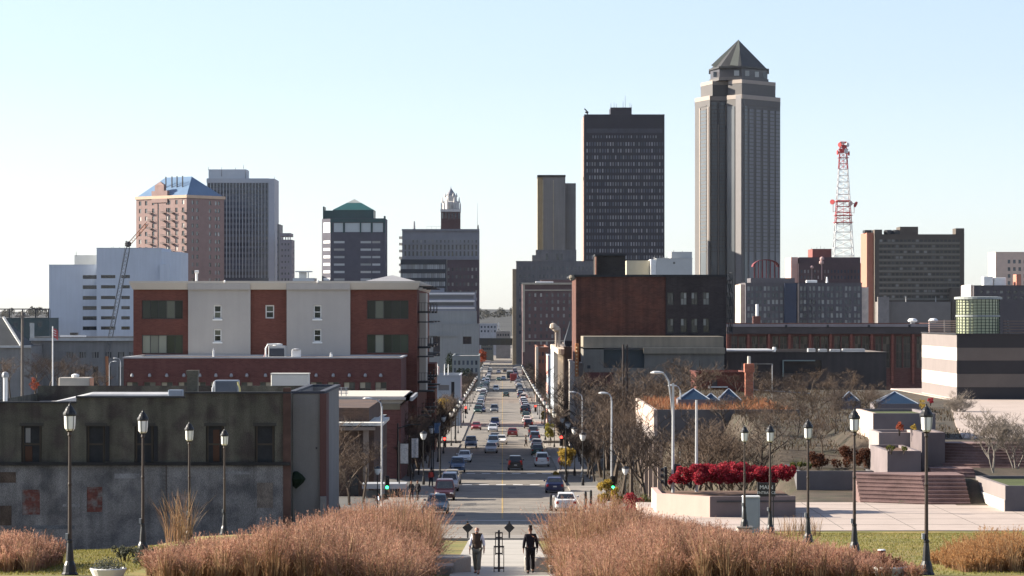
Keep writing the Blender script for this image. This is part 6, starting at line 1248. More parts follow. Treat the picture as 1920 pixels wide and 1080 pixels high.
def make_car(kind, label, loc, rz, col):
    c = CAR[kind]; t = thing(kind if kind != 'saloon' else 'car', label, {'saloon':'car','estate':'car','van':'van','pickup':'pickup truck'}[kind], loc, rz, 'vehicles on the street')
    m = MB(); m.loft([ring(*q) for q in c['st']]); y0,y1,y2,y3,z0,z1,h0,h1 = c['cab']
    base = [(-h0,y0,z0-.03),(h0,y0,z0-.03),(h0,y1,z0-.03),(-h0,y1,z0-.03)]; top = [(-h1,y2,z1),(h1,y2,z1),(h1,y3,z1),(-h1,y3,z1)]
    cr2 = [(-h1*.85,y2+.12,z1+.04),(h1*.85,y2+.12,z1+.04),(h1*.85,y3-.12,z1+.04),(-h1*.85,y3-.12,z1+.04)]
    m.loft([base, top, cr2])
    if kind == 'pickup': m.box(-.84,-.7,-2.6,-.8,1.06,1.16).box(.7,.84,-2.6,-.8,1.06,1.16)
    for sx in (-1,1): m.bev(sx*.98-.09,sx*.98+.09,y1-.55,y1-.35,z0+.02,z0+.17,.03)
    m.build('body', PNT[col], t)
    lp_ = lambda a, b_, u: tuple(a[i]+(b_[i]-a[i])*u for i in range(3))
    def glass(nm, i, j, u0, u1, v0=.1, v1=.9, off=.008):
        A, B, C_, D_ = base[i], base[j], top[j], top[i]
        q = [lp_(lp_(A,B,u),lp_(D_,C_,u),v) for u, v in ((u0,v0),(u1,v0),(u1,v1),(u0,v1))]
        n = (Vector(q[1])-Vector(q[0])).cross(Vector(q[3])-Vector(q[0])).normalized()*off; MB().quad(*[tuple(Vector(p)+n) for p in q]).build(nm, gl_car, t)
    glass('rear_window',0,1,.07,.93,.16); glass('windscreen',2,3,.06,.94,.1); 
    for i, j in ((1,2),(3,0)): glass('side_window',i,j,.06,.44); glass('side_window',i,j,.5,.93)
    yr, yf = c['st'][0][0], c['st'][-1][0]; zl_ = c['st'][1][3]-.16
    for sx in (-1,1):
        MB().bev(sx*.68-.13,sx*.68+.13,yr+.0,yr+.1,zl_-.14 if kind == 'saloon' else zl_-.2,zl_+.06 if kind == 'saloon' else zl_+.3,.03).build('tail_light', tail, t); MB().bev(sx*.62-.16,sx*.62+.16,yf-.16,yf-.02,c['st'][-1][3]-.06,c['st'][-1][3]+.1,.04).build('headlight', chrome, t)
    MB().box(-.17,.17,yr-.025,yr+.05,.62,.74).build('plate', plate, t); MB().bev(-.42,.42,yf-.06,yf+.012,c['st'][-1][3]-.22,c['st'][-1][3]-.05,.02).build('grille', blk_p, t)
    MB().bev(-.72,.72,yr-.06,yr+.1,.36,.52,.04).bev(-.72,.72,yf-.1,yf+.05,.34,.5,.04).build('bumper', PNT[col] if kind != 'pickup' else chrome, t)
    r = c['r']
    for sx in (-1,1):
        for y in c['wy']:
            wo = MB().lathe([(r*.8,-.11),(r,-.08),(r,.08),(r*.8,.11)],16).build('wheel', tyre, t, None, False, (sx*.8,y,r)); wo.rotation_euler = (0,R(90),0); MB().lathe([(r*.62,-.118),(r*.66,-.112),(r*.66,.112),(r*.62,.118)],14).build('rim', rimm, wo)
    return t
# cars: photo column, photo row of the wheels, kind, colour, oncoming, label
CL = [
 (1040,923,'saloon','navy',0,'dark blue saloon parked at the right kerb nearest the shadowed crossing'),
 (1061,957,'saloon','white',0,'white saloon half hidden by dry grass at the near right kerb'),
 (1016,874,'estate','white',0,'white estate car parked at the right kerb before the yellow tree'),
 (1008,853,'saloon','green',0,'dark green car parked right behind the white estate'),
 (1006.5,841,'saloon','silver',0,'silver car parked on the right between the dark green and blue cars'),
 (1003,829,'estate','blue',0,'blue estate parked on the right near a crossing pedestrian'),
 (1000,818,'van','grey',0,'grey van parked on the right beyond the blue estate'),
 (991,803,'estate','maroon',0,'maroon estate with red tail lights parked on the right'),
 (988,793,'saloon','white',0,'white car parked on the right just past the maroon estate'),
 (986,785,'saloon','green',0,'green car parked on the right two places past the maroon estate'),
 (983,775,'van','black',0,'black van parked on the right at the edge of the sunlit stretch'),
 (976,746,'estate','blue',0,'blue-grey estate parked far down the right kerb by a shadow line'),
 (983,747,'saloon','white',0,'white car tucked against the right kerb by the far shadow line'),
 (966,881,'estate','black',0,'black off-roader driving away in the middle of the street'),
 (961,818,'saloon','red',0,'small red saloon driving away in the right lane'),
 (949,744,'saloon','green',0,'dark green car driving away in the far right lane'),
 (820,962,'saloon','teal',1,'grey-green saloon parked at the near left kerb above the dry grass'),
 (834,937,'van','maroon',1,'dark maroon minivan second in the left parked row'),
 (843,920,'estate','silver',1,'silver estate behind the maroon minivan on the left'),
 (848,907,'saloon','tan',1,'tan car behind the silver estate in the left parked row'),
 (858,885,'estate','blue',1,'pale blue estate on its own in the left parked row'),
 (871,866,'saloon','white',1,'white saloon catching the sun at the left kerb'),
 (883,840,'pickup','blue',1,'blue pickup truck parked on the left before the red signal'),
 (893,806,'saloon','red',1,'red car parked on the left in the sunlit stretch'),
 (903,773,'saloon','navy',1,'dark saloon with bright sides on the left by the red signal'),
 (921,849,'saloon','silver',1,'silver saloon driving towards the camera at the head of the queue'),
 (925,838,'estate','blue',1,'blue-grey estate following the silver saloon towards the camera'),
 (928,829,'saloon','black',1,'black car third in the oncoming queue'),
 (940,833,'saloon','white',1,'white car peeking out beside the oncoming queue'),
 (924,809,'saloon','silver',1,'silver oncoming saloon in front of the tall dark blue estate'),
 (928,800,'estate','navy',1,'tall dark blue oncoming estate in the sunlit stretch'),
 (927,773,'van','grey',1,'dark grey oncoming van by the long pole shadow'),
 (930,733,'van','white',1,'white oncoming van far up the street'),
 (898,735,'saloon','white',1,'white car parked far up the left kerb'),
 (901,728,'saloon','green',1,'green car parked far up the left kerb behind the white one'),
 (905,721,'estate','grey',1,'grey estate parked far up the left kerb'),
 (909,714,'saloon','blue',1,'blue car parked far up the left kerb near the lamps'),
 (913,708,'saloon','maroon',1,'maroon car at the far end of the left parked row'),
 (935,714,'saloon','green',1,'dark green oncoming car far up the street'),
 (944,712,'saloon','silver',1,'silver oncoming car far up the street'),
 (935,700,'saloon','white',1,'tiny white oncoming car near the far footbridge'),
 (947,698,'saloon','black',0,'tiny black car leaving near the far footbridge'),
 (955,702,'estate','grey',0,'tiny grey estate leaving near the far footbridge'),
 (972,733,'saloon','black',0,'black car parked far up the right kerb'),
 (969,722,'saloon','silver',0,'silver car parked far up the right kerb'),
 (967,714,'van','white',0,'white van parked at the far end of the right kerb'),
]
PROTO = {}
for px, yb, kind, colr, onc, lab in CL:
    D = ydist(yb); X = XD(px, D)
    if colr == 'white' and yb == 957: pass
    loc = (X, D, P(D)+.01); rz = math.pi if onc else 0
    rz += rnd.uniform(-.02,.02)
    if kind not in PROTO: PROTO[kind] = (make_car(kind, lab, loc, rz, colr), colr); [KIDS.pop(k, None) for k in list(KIDS)]
    else:
        p_, c0 = PROTO[kind]; dup(p_, loc, rz, lab, 'vehicles on the street', 1, {PNT[c0]: PNT[colr]} if colr != c0 else None)
for side, onc, sn in ((-1,1,'left'),(1,0,'right')):
    D = 655.
    while D < 1320:
        kind = rnd.choice(['saloon','saloon','estate','van']); c_ = rnd.choice(['white','silver','grey','black','navy','green','maroon','tan','white']); p_, c0 = PROTO[kind]
        if rnd.random() < .82: dup(p_, (side*5.5+rnd.uniform(-.15,.15), D, P(D)+.01), math.pi*onc, 'tiny distant car in the tight parked row far up the %s kerb' % sn, 'cars parked far up the %s kerb' % sn, 1, {PNT[c0]: PNT[c_]} if c_ != c0 else None)
        D += rnd.uniform(8,14)
D = ydist(718); t = thing('box_truck', 'dark red box truck driving away far up the right lane', 'truck', (XD(963,D), D, P(D)))
MB().bev(-1.2,1.2,0,5,.9,3.3,.08).build('box', PNT['red'], t); MB().bev(-1.1,1.1,5.05,7,.6,2.6,.2).build('cab', PNT['white'], t); MB().box(-1.0,1.0,-.02,-.003,1.0,3.1).build('rear_door', M('truck_door', (.2,.02,.02), .5), t); MB().box(-1.1,1.1,.1,5,.6,.899).build('chassis', blk_p, t)
for sx in (-1,1):
    for y in (1,6): MB().lathe([(.5,-.14),(.5,.14)],14).build('wheel', tyre, t, None, False, (sx*.95,y,.5)).rotation_euler = (0,R(90),0)
D = ydist(711); t = thing('bus', 'dark bus with a pale roof far up the right lane beyond the red truck', 'bus', (XD(956,D), D, P(D)))
MB().bev(-1.25,1.25,0,11,.4,3.0,.15).build('body', M('bus_dark', (.03,.05,.07), .4), t); MB().bev(-1.2,1.2,.1,10.9,3.003,3.15,.06).build('roof', metal_g, t); MB().box(-1,1,-.02,-.003,1.7,2.7).build('rear_window', gl_car, t)
for sx in (-1,1):
    for y in (2.5,8.5): MB().lathe([(.48,-.14),(.48,.14)],14).build('wheel', tyre, t, None, False, (sx*1.05,y,.48)).rotation_euler = (0,R(90),0)
# ---------------------------------------------------------------- trees and planting
bark = M('bark_brown', (.10,.078,.06), .95, .25, 3); bark_g = M('bark_grey', (.2,.18,.155), .95, .2, 3); bark_d = M('bark_dark', (.05,.038,.03), .95, .2, 3)
twig = M('twig_brown', (.085,.063,.05), .95, .2, 2); twig_g = M('twig_grey', (.2,.17,.14), .95, .2, 2); twig_d = M('twig_dark', (.045,.034,.028), .95, .2, 2); twig_r = M('twig_tan', (.10,.07,.05), .95, .2, 2)
def bare_tree(seed, H, spread, levels=5, lean=0., multi=1, twr=.012, kids_=(3,4), rise=.55):
    r = random.Random(seed); tr, cr = MB(), MB()
    def branch(p, d, L, rad, lev):
        m = tr if lev <= 1 else cr; n = 3 if lev < 2 else 2; pts = [p]; q = p.copy(); dd = d.copy()
        for i in range(n):
            dd = (dd+Vector((r.gauss(0,.13),r.gauss(0,.13),r.gauss(0,.08)+.05))).normalized(); q = q+dd*(L/n); pts.append(q.copy())
        r1 = max(rad*.55, twr*.6); m.tube(pts, [rad+(r1-rad)*i/n for i in range(n+1)], 6 if lev == 0 else 4 if lev == 1 else 3)
        if lev >= levels: return
        k = r.randint(*kids_)+(2 if lev == 0 else 0)
        for i in range(k):
            t = r.uniform(.35, 1.) if lev else r.uniform(.42, 1.); j = min(n-1, int(t*n)); f = t*n-j; b_ = pts[j].lerp(pts[j+1], f)
            a = r.uniform(0, 6.283); side = Vector((math.cos(a), math.sin(a), 0)); nd = (dd*(1-spread)+side*spread+Vector((0,0,rise*.35))).normalized()
            branch(b_, nd, L*r.uniform(.5,.78), max(rad*r.uniform(.42,.6)*(1-.3*t), twr), lev+1)
    for k in range(multi):
        a = 6.283*k/max(1,multi)+r.uniform(0,1); d = Vector((math.cos(a)*.28*(multi > 1)+lean, math.sin(a)*.28*(multi > 1), 1)).normalized(); branch(Vector((0,0,-.3)), d, H*.45, H*.019/(multi**.4), 0)
    return tr, cr
VAR = {}
def mk_tree(key, seed, H, spread, bm, tm, **kw):
    tr, cr = bare_tree(seed, H, spread, **kw); a = tr.build('trunk', bm); c = cr.build('crown', tm); VAR[key] = (a.data, c.data); bpy.data.objects.remove(a); bpy.data.objects.remove(c)
for i in range(5): mk_tree('b%d' % i, 10+i, 8, .62, bark, twig if i % 2 else twig_r, levels=5)
for i in range(3): mk_tree('g%d' % i, 30+i, 6, .6, bark_g, twig_g, levels=5, multi=3)
for i in range(4): mk_tree('s%d' % i, 50+i, 6, .5, bark_d, twig if i % 2 else twig_d, levels=4, kids_=(4,5), twr=.02)
mk_tree('d0', 71, 9, .68, bark_d, twig_d, levels=5, kids_=(3,3))
def tree(key, X, Y, z, sc_, label, group=None, name='bare_tree', rz=None):
    t = thing(name, label, 'tree', (X, Y, z), rnd.uniform(0,6.28) if rz is None else rz, group); t.scale = (sc_,)*3; link('trunk', VAR[key][0], t); link('crown', VAR[key][1], t); return t
GR = 'bare trees massed right of the street'
n_ = 0
for px, yb, yt, D, k in ((1108,905,760,250,0),(1128,930,735,262,1),(1150,900,700,300,2),(1165,925,750,245,3),(1185,935,745,232,4),(1196,880,680,330,0),(1214,920,770,236,1),(1235,900,690,322,2),(1248,925,790,226,3),(1262,870,672,345,4),
    (1282,930,800,222,0),(1300,900,780,240,1),(1322,930,800,218,2),(1345,900,790,232,3),(1372,925,790,214,4),(1398,900,770,236,0),(1455,905,775,222,2),(1480,900,780,228,3),(1505,900,770,240,4),(1535,880,765,245,0),(1565,880,755,250,1),(1470,890,735,300,1),(1520,800,712,320,2),(1560,795,716,318,3),(1600,800,720,316,4),(1495,800,705,334,0),(1448,800,712,326,1),(1410,800,710,330,2),(1140,880,690,345,3),(1205,900,715,300,4),(1290,880,700,330,1),(1330,880,735,300,2),(1642,860,760,236,3),(1625,830,765,250,4),*[(1335+r_*21+(r_%3)*5,0,712+(r_%5)*13+(r_%2)*9,212+(r_*37)%95,r_) for r_ in range(15)],*[(1350+r_*24,0,765+(r_%4)*12,204+(r_*13)%20,r_+2) for r_ in range(10)],(1108,840,700,390,2),(1225,880,700,345,1),(1170,870,690,350,4),(1268,900,735,290,3)):
    D = max(D, 11.2*F/(px-CX)); z = G(XD(px,D),D)-.1; H = max(3.5, ZC-(yt-CY)*D/F-z)*(1.18 if px < 1330 else 1); n_ += 1
    tree('b%d' % (k%5), XD(px,D), D, z, H/8*1.05, 'leafless brown tree in the thicket between the street and the pale terraces', GR)
tree('d0', XD(1424,205), 205, ZC-(925-CY)*205/F, (925-715)*205/F/9*1.0, 'large dark-limbed bare tree rising above the red bushes', None)
for px, yb, yt, D, k, lab in ((1862,880,768,188,0,'pale grey multi-stemmed bare tree on the corner planter'),(1905,885,775,192,1,'second pale multi-stemmed bare tree at the right edge by the stairs'),(1795,800,730,262,2,'small pale bare tree before the dark museum front')):
    tree('g%d' % k, XD(px,D), D, ZC-(yb-CY)*D/F, (yb-yt)*D/F/6*1.15, lab)
for px, yb, yt, D, k, lab in ((632,965,775,240,2,'slender bare sapling nearest the grey stucco annexe'),(655,965,800,246,0,'bare sapling in front of the dark brown shed door'),(680,965,810,250,3,'bare sapling beside the shed canopy post'),(640,960,850,232,1,'low yellow-twigged bare sapling before the brown shed'),
    (765,900,740,330,1,'bare tree leaning before the apartment building corner'),(785,880,745,345,2,'bare tree on the left pavement under the balconies'),(803,880,760,350,3,'bare tree beside the blue banner')):
    tree('b%d' % k, XD(px,D), D, P(D), (yb-yt)*D/F/8*1.05, lab)
for px, yb, yt, D, k in ((66,735,640,600,1),(90,735,648,610,2),(112,735,652,620,3),(170,735,668,630,4),(190,738,672,640,0),(20,740,655,590,2),(148,738,660,650,3)):
    tree('b%d' % k, XD(px,D), D, ZC-(yb+8-CY)*D/F, (yb-yt+8)*D/F/8, 'bare tree standing before the pale civic building at far left', 'bare trees before the civic building')
k = 0
for side in (-1,1):
    D = 318 if side < 0 else 312
    while D < 1180:
        tree('s%d' % (k % 4), side*(9.7+rnd.uniform(-.3,.4)), D, P(D)+.13, rnd.uniform(.7,.95) if D < 420 else rnd.uniform(.85,1.3), 'small dark bare street tree in the %s pavement row' % ('left' if side < 0 else 'right'), 'street trees on the %s pavement' % ('left' if side < 0 else 'right'), 'street_tree'); k += 1
        D += rnd.uniform(6.5,9) if D < 520 else rnd.uniform(14,22)
# leaf clouds
def leaves(n, clumps, size, seed, flat=.35):
    g = np.random.default_rng(seed); w = np.array([c[3]**2.2 for c in clumps]); w /= w.sum(); idx = g.choice(len(clumps), n, p=w); C_ = np.array([c[:3] for c in clumps])[idx]; Rr = np.array([c[3] for c in clumps])[idx]
    d = g.normal(size=(n,3)); d /= np.linalg.norm(d,axis=1)[:,None]; c = C_+d*(Rr*g.uniform(.35,1.05,n)**.6)[:,None]
    u = g.normal(size=(n,3)); u /= np.linalg.norm(u,axis=1)[:,None]; v = np.cross(u, g.normal(size=(n,3))); v /= np.linalg.norm(v,axis=1)[:,None]; s = size*g.uniform(.6,1.4,n)[:,None]
    V = np.stack([c-u*s, c+v*s*.5, c+u*s, c-v*s*.5], 1).reshape(-1,3); Q = np.arange(4*n).reshape(-1,4); return V, Q
def bush(name, label, cat, X, Y, z, w_, h, n, mat, seed, size=.06, stems=True, nc=14, dd=None, top='crown', trunk=0, group=None, full=False):
    t = thing(name, label, cat, (X, Y, z), 0, group); r = random.Random(seed); cl = []
    for i in range(nc):
        a, q = r.uniform(0,6.283), r.uniform(0,1)**.5; cz = trunk+(h-trunk)*r.uniform(.25,.82); f = 1.15 if full else 1-abs(cz-(trunk+(h-trunk)*.5))/(h-trunk)*.9; cl.append((math.cos(a)*q*w_/2*.72*f, math.sin(a)*q*(dd or w_)/2*.72*f, cz, min(w_,h-trunk)*r.uniform(.13,.24)))
    V, Q = leaves(n, cl, size, seed); link('foliage', npmesh('foliage', V, Q, mat), t)
    if stems:
        m = MB()
        for c in cl[:9]: m.tube([(c[0]*.12,c[1]*.12,-.2),(c[0]*.5,c[1]*.5,max(trunk*.9,c[2]*.5)),(c[0],c[1],c[2])],[.035 if trunk else .02,.018,.008],4)
        m.build('stem' if not trunk else 'trunk', bark_d, t)
    return t
l_red = LEAF('leaf_crimson', [(.12,.012,.02),(.34,.022,.045),(.44,.04,.06),(.16,.03,.025)]); l_yel = LEAF('leaf_yellow', [(.16,.10,.02),(.38,.25,.04),(.46,.33,.07),(.25,.2,.05)]); l_brn = LEAF('leaf_russet', [(.05,.02,.012),(.11,.045,.025),(.08,.03,.02)]); l_grn = LEAF('leaf_olive', [(.04,.05,.015),(.10,.11,.03),(.16,.15,.045)]); l_dk = LEAF('leaf_dark', [(.008,.014,.012),(.02,.032,.024),(.03,.04,.028)]); l_org = LEAF('leaf_orange', [(.25,.05,.025),(.38,.09,.04),(.2,.07,.04)]); l_gy = LEAF('leaf_greygreen', [(.05,.055,.04),(.11,.115,.085)])
s7 = F/175
for k, (px, w_, yt, lab) in enumerate(((1300,72,874,'leftmost crimson bush on the pink street planter'),(1352,78,869,'tallest crimson bush above the angled sunlit planter wall'),(1402,70,872,'crimson bush behind the entrance sign'),(1452,66,876,'rightmost round crimson bush on the street planter'),(1278,40,895,'small straggling crimson bush at the planter corner'))):
    D = 174+k*.4; zb = 14.9+1.7; h = ZC-(yt-CY)*D/F-zb; bush('shrub', lab, 'shrub', XD(px,D), D+.6, zb, w_/s7*1.3, h*1.08, 9500 if w_ > 50 else 3000, l_red, 200+k, .065, nc=46, dd=3.2, full=True)
bush('shrub', 'small bright crimson shrub standing alone beside the bus-stop pole on the right', 'shrub', XD(1187,214), 214, P(214), 1.9, 2.0, 2600, l_red, 211, .06)
bush('shrub', 'thin crimson shrub low beside the left end of the planter', 'shrub', XD(1232,190), 190, G(9,190), 1.3, 1.6, 900, l_red, 212, .06) if False else None
for k, (px, yb, yt, wp, D, lab) in enumerate(((1063,893,838,44,330,'bright yellow street tree by the right red signal'),(1131,958,892,40,236,'low yellow bush left of the right green signal'),(1156,970,905,34,232,'low yellow-orange bush right of the right green signal'),(1030,845,785,26,440,'yellow-green street tree further down the right kerb'),(835,812,742,34,470,'tall golden tree before the small pale shop'),(1020,800,768,16,560,'small golden street tree in the right row'),(1042,905,880,16,330,'low yellow shrub behind the white estate car'))):
    z = ZC-(yb-CY)*D/F; h = (yb-yt)*D/F; bush('shrub' if h < 3 else 'street_tree', lab, 'shrub' if h < 3 else 'tree', XD(px,D), D, z, wp*D/F, h, 1500, l_yel if k != 3 else LEAF('leaf_lime', [(.16,.15,.03),(.3,.27,.06),(.22,.22,.06)]), 230+k, .09 if h < 3 else .12, trunk=.0 if h < 3 else h*.3)
bush('street_tree', 'orange-red tree at the far left of the street near the footbridge', 'tree', XD(902,1150), 1150, P(1150)+3, 5.5, 9, 1200, l_org, 240, .3, trunk=3)
bush('shrub', 'orange shrub below the utility pole at far left', 'shrub', XD(66,590), 590, ZC-(735-CY)*590/F, 2.6, 3.6, 500, l_org, 241, .14)
bush('evergreen', 'dark evergreen tree before the concrete hall on the left of the street', 'tree', XD(849,980), 980, P(980), 9, 12, 1500, l_dk, 242, .4, trunk=2); bush('evergreen', 'dark grey bushy tree behind the small pale shop', 'tree', XD(866,800), 800, P(800), 6, 9.5, 1200, l_dk, 243, .3, trunk=1.5)
for k, (px, yb, yt, wp, D, mat_, lab) in enumerate(((1535,882,845,70,200,l_brn,'dark russet bush left of the terraces'),(1590,884,836,90,201,l_brn,'broad dark russet bush beside the terrace walls'),(1632,880,840,70,199,l_brn,'small russet bush at the foot of the grey-pink wall'),(1500,884,866,70,199,l_grn,'olive ground shrub above the dark retaining wall'),(1212,955,925,34,226,l_grn,'olive clipped shrub left of the street planter'),(1585,800,786,10,224,l_org,'d'),(1686,812,790,18,199,l_org,'orange grass tuft on the terrace step'),(1712,812,792,14,199,l_yel,'yellow tuft on the terrace step beside the orange one'),(1670,846,834,20,189.7,l_grn,'green tuft on the lower terrace ledge'),(1694,846,836,16,189.7,l_grn,'second green tuft on the lower terrace ledge'),(1730,772,742,12,244,l_yel,'yellow pot plant near the museum flank'),(1745,757,745,14,276,l_red,'small red plant at the foot of the museum flank'))):
    if lab == 'd': continue
    h = (yb-yt)*D/F; bush('shrub', lab, 'shrub', XD(px,D), D, ZC-(yb-CY)*D/F, wp*D/F, h, 2600 if wp > 50 else 500, mat_, 260+k, .07 if wp > 30 else .05, dd=3)
bush('shrub', 'grey-green low shrub clump on the left lawn behind the white bowl', 'shrub', XD(235,93), 93, G(-12,93), 1.7, .55, 1500, l_gy, 280, .035); bush('shrub', 'dark grey-green shrub at the edge of the dry grass on the left', 'shrub', XD(272,90), 90, G(-11.2,90), 1.1, .6, 1000, l_gy, 281, .035)
bush('shrub', 'green grassy shrub by the right foot of the walkway', 'shrub', XD(1035,113), 113, P(113)+.1, .75, .55, 900, l_grn, 282, .04); bush('shrub', 'russet shrub above the green one at the right of the walkway', 'shrub', XD(1032,118), 118, P(118)+.3, .7, .5, 600, l_brn, 283, .04); bush('shrub', 'dark green low shrub by the left foot of the walkway', 'shrub', XD(843,112), 112, P(112)+.05, 1.0, .35, 800, l_grn, 284, .04)
for o, r_, mat_, sd, lab in ((BL,.5,l_gy,290,'grey leaved plants'),(BR,.45,l_brn,291,'dry reddish plants')):
    V, Q = leaves(900, [(math.cos(a)*r_*.55,math.sin(a)*r_*.55,.06,.2) for a in range(6)]+[(0,0,.12,.22)], .03, sd); pl_ = thing('bedding_plant', lab+' spilling over the rim of the %s white bowl' % ('left lawn' if sd == 290 else 'right lawn'), 'plant', o.location); link('foliage', npmesh('foliage', V, Q, mat_), pl_)
    MB().tube([(0,0,-.06),(0,0,.1)],.02,4).build('stem', bark, pl_)
# planted roof of the terrace: low rusty ground cover, uncountable
def cover(name, label, pts, size, hh, mat_, seed):
    g = np.random.default_rng(seed); P0 = np.array(pts); n = len(P0); a = g.uniform(0,6.283,n); ln = hh*g.uniform(.5,1.3,n); dx = np.cos(a)*size; dy = np.sin(a)*size; tx = g.normal(0,.35,n)*ln; ty = g.normal(0,.35,n)*ln
    V = np.stack([P0+np.stack([-dx,-dy,0*dx],1), P0+np.stack([dx,dy,0*dx],1), P0+np.stack([tx+dx*.3,ty+dy*.3,ln],1), P0+np.stack([tx-dx*.3,ty-dy*.3,ln],1)],1).reshape(-1,3); o = link(name, npmesh(name, V, np.arange(4*n).reshape(-1,4), mat_)); tag(o, label, 'ground cover', None, 'stuff'); return o
l_rust = LEAF('leaf_rust', [(.12,.04,.02),(.26,.10,.05),(.34,.17,.09),(.2,.12,.06)]); l_turf = LEAF('leaf_turf', [(.05,.06,.015),(.12,.12,.03),(.2,.18,.06)])
r = random.Random(5); TX0 = TERR.X-TERR.w/2; TZ = TERR.zb+TERR.h-.6
cover('roof_planting', 'rust brown ground cover over the overhanging terrace roof', [(TX0+.5+r.random()*(TERR.w-1), D6+.5+r.random()*33, TZ) for _ in range(6000)], .05, .75, l_rust, 6)
cover('bank_planting', 'tangled brown undergrowth on the bank and terrace between the trees', [(x, y, G(x,y)-.02) for x, y in [(11+r.random()*(24 if y_ < 240 else 30), y_) for y_ in [188+152*r.random() for _ in range(14000)]] if not (x > 19 and y < 206)], .035, .3, LEAF('leaf_litter', [(.035,.025,.016),(.08,.055,.035),(.11,.08,.05),(.055,.05,.025)]), 7)
# ornamental grass beds beside the walk
stem_m = LEAF('grass_straw', [(.15,.08,.045),(.27,.16,.09),(.38,.27,.15),(.22,.115,.07)], .8, .4, 1.1); plume_m = LEAF('grass_plume', [(.24,.108,.075),(.38,.20,.14),(.48,.305,.215),(.31,.145,.105)], .85, .45, 1.1)
def grass_bed(name, label, clumps, seed, per=70, plume=True, mat2=None):
    """clumps: (x, y, z, height). Blades are bent strips, each with a feathery head of small slivers."""
    g = np.random.default_rng(seed); C_ = np.array(clumps); n = len(C_)*per; c = np.repeat(C_, per, 0); a = g.uniform(0,6.283,n); lean = np.abs(g.normal(0,.3,n)); rr = np.sqrt(g.uniform(0,1,n))*.17
    H = c[:,3]*g.uniform(.5,1.12,n); ca, sa = np.cos(a), np.sin(a); wd = g.uniform(.005,.011,n); b = g.uniform(0,6.283,n); wx, wy = np.cos(b)*wd, np.sin(b)*wd; px = []
    ts = (0,.4,.75,1.); ctr = [np.stack([c[:,0]+ca*(rr+lean*H*t**1.8*.9), c[:,1]+sa*(rr+lean*H*t**1.8*.9), c[:,2]-.05+H*t*(1-.25*lean*t)],1) for t in ts]
    W = np.stack([wx,wy,0*wx],1); rows = []
    for t, q in zip((1,1,.8,.35), ctr): rows += [q-W*t, q+W*t]
    V = np.stack(rows,1).reshape(-1,3); k = np.arange(n)*8; Q = np.concatenate([np.stack([k+2*j,k+2*j+1,k+2*j+3,k+2*j+2],1) for j in range(3)])
    o = link(name, npmesh(name, V, Q, stem_m)); tag(o, label, 'grass', None, 'stuff')
    if plume:
        m_ = 9; top, low = ctr[3], ctr[2]; ax = np.repeat(top-low, m_, 0); t = g.uniform(.1,1.15,n*m_)[:,None]; p = np.repeat(low, m_, 0)+ax*t; u = ax/np.linalg.norm(ax,axis=1)[:,None]*1.0+g.normal(0,.5,(n*m_,3)); u /= np.linalg.norm(u,axis=1)[:,None]; v = np.cross(u, g.normal(size=(n*m_,3))); v /= np.linalg.norm(v,axis=1)[:,None]
        L_ = g.uniform(.04,.13,n*m_)[:,None]*(1.25-t*.6); w2 = g.uniform(.004,.011,n*m_)[:,None]; V2 = np.stack([p-v*w2, p+v*w2, p+u*L_+v*w2*.3, p+u*L_-v*w2*.3],1).reshape(-1,3); o2 = link('plumes', npmesh('plumes', V2, np.arange(4*n*m_).reshape(-1,4), mat2 or plume_m), o); o2['kind'] = 'stuff'
    return o
def bed(x0, x1, y0, y1, step, hf, seed):
    r = random.Random(seed); out = []; y = y0
    while y < y1:
        x = x0
        while x < x1:
            X, Y = x+r.uniform(-.3,.3)*step, y+r.uniform(-.3,.3)*step; h = hf(X, Y)
            if h > 0: out.append((X, Y, G(X,Y), h*r.uniform(.66,1.24)))
            x += step
        y += step
    return out
def hl(X, Y):
    e = -2.25-.4*math.sin(Y*.7)
    if X > e: return 0
    lim = -10.9-(Y-90)*.085
    if X < lim: return 0
    ytop = 957+max(0,(-X-5.2))*13.5+3*math.sin(X*2.3)+ (2 if X > -3 else 0); z = G(X,Y); zt_ = ZC-(ytop-CY)*Y/F; want = zt_-z
    if want < .42: return 0
    return min(max(want*(1.06 if Y > 104 else .8), .5), 2.3 if Y > 104 else 1.45)
grass_bed('grass_bed', 'tall pinkish tan plumed grass bed left of the walkway', bed(-13.5,-2.2,79,117,.82,hl,41), 42, 95)
def hr(X, Y):
    e = 2.1+.35*math.sin(Y*.8)
    if X < e or X > 11.9+(Y-90)*.05: return 0
    ytop = 955+max(0,X-4.0)**1.15*8.2+3*math.sin(X*2.1); z = G(X,Y); zt_ = ZC-(ytop-CY)*Y/F
    if zt_-z < .42: return 0
    return min(max((zt_-z)*(1.06 if Y > 104 else .8), .45), 2.3 if Y > 104 else 1.4)
grass_bed('grass_bed', 'tall pinkish tan plumed grass bed right of the walkway', bed(2.1,13.3,79,117,.82,hr,43), 44, 95)
grass_bed('grass_bed', 'low tan grass clump in the bottom left corner', bed(-15.7,-13.7,86,92,.5,lambda X,Y: .95 if X < -14.2+.3*math.sin(Y*2) else .6,45), 46)
grass_bed('grass_bed', 'rounded rust tan grass clump in the bottom right corner', bed(13.9,16.5,86,93,.5,lambda X,Y: 1.0*max(.45,1-((X-15.6)/2.4)**2),47), 48, mat2=LEAF('grass_rust', [(.26,.12,.05),(.40,.21,.09),(.46,.3,.15)], .85, .45))
grass_bed('reed_grass', 'upright pale straw reeds behind the left grass bed', [(XD(318+i*6,116),116+.3*(i%3),G(XD(318+i*6,116),116),2.1) for i in range(7)], 49, 26, False)
grass_bed('reed_grass', 'thin straw reeds at the foot of the right lantern posts', [(XD(1470+i*9,128),128+.4*(i%3),G(XD(1470+i*9,128),128),.95) for i in range(8)], 51, 24, False)
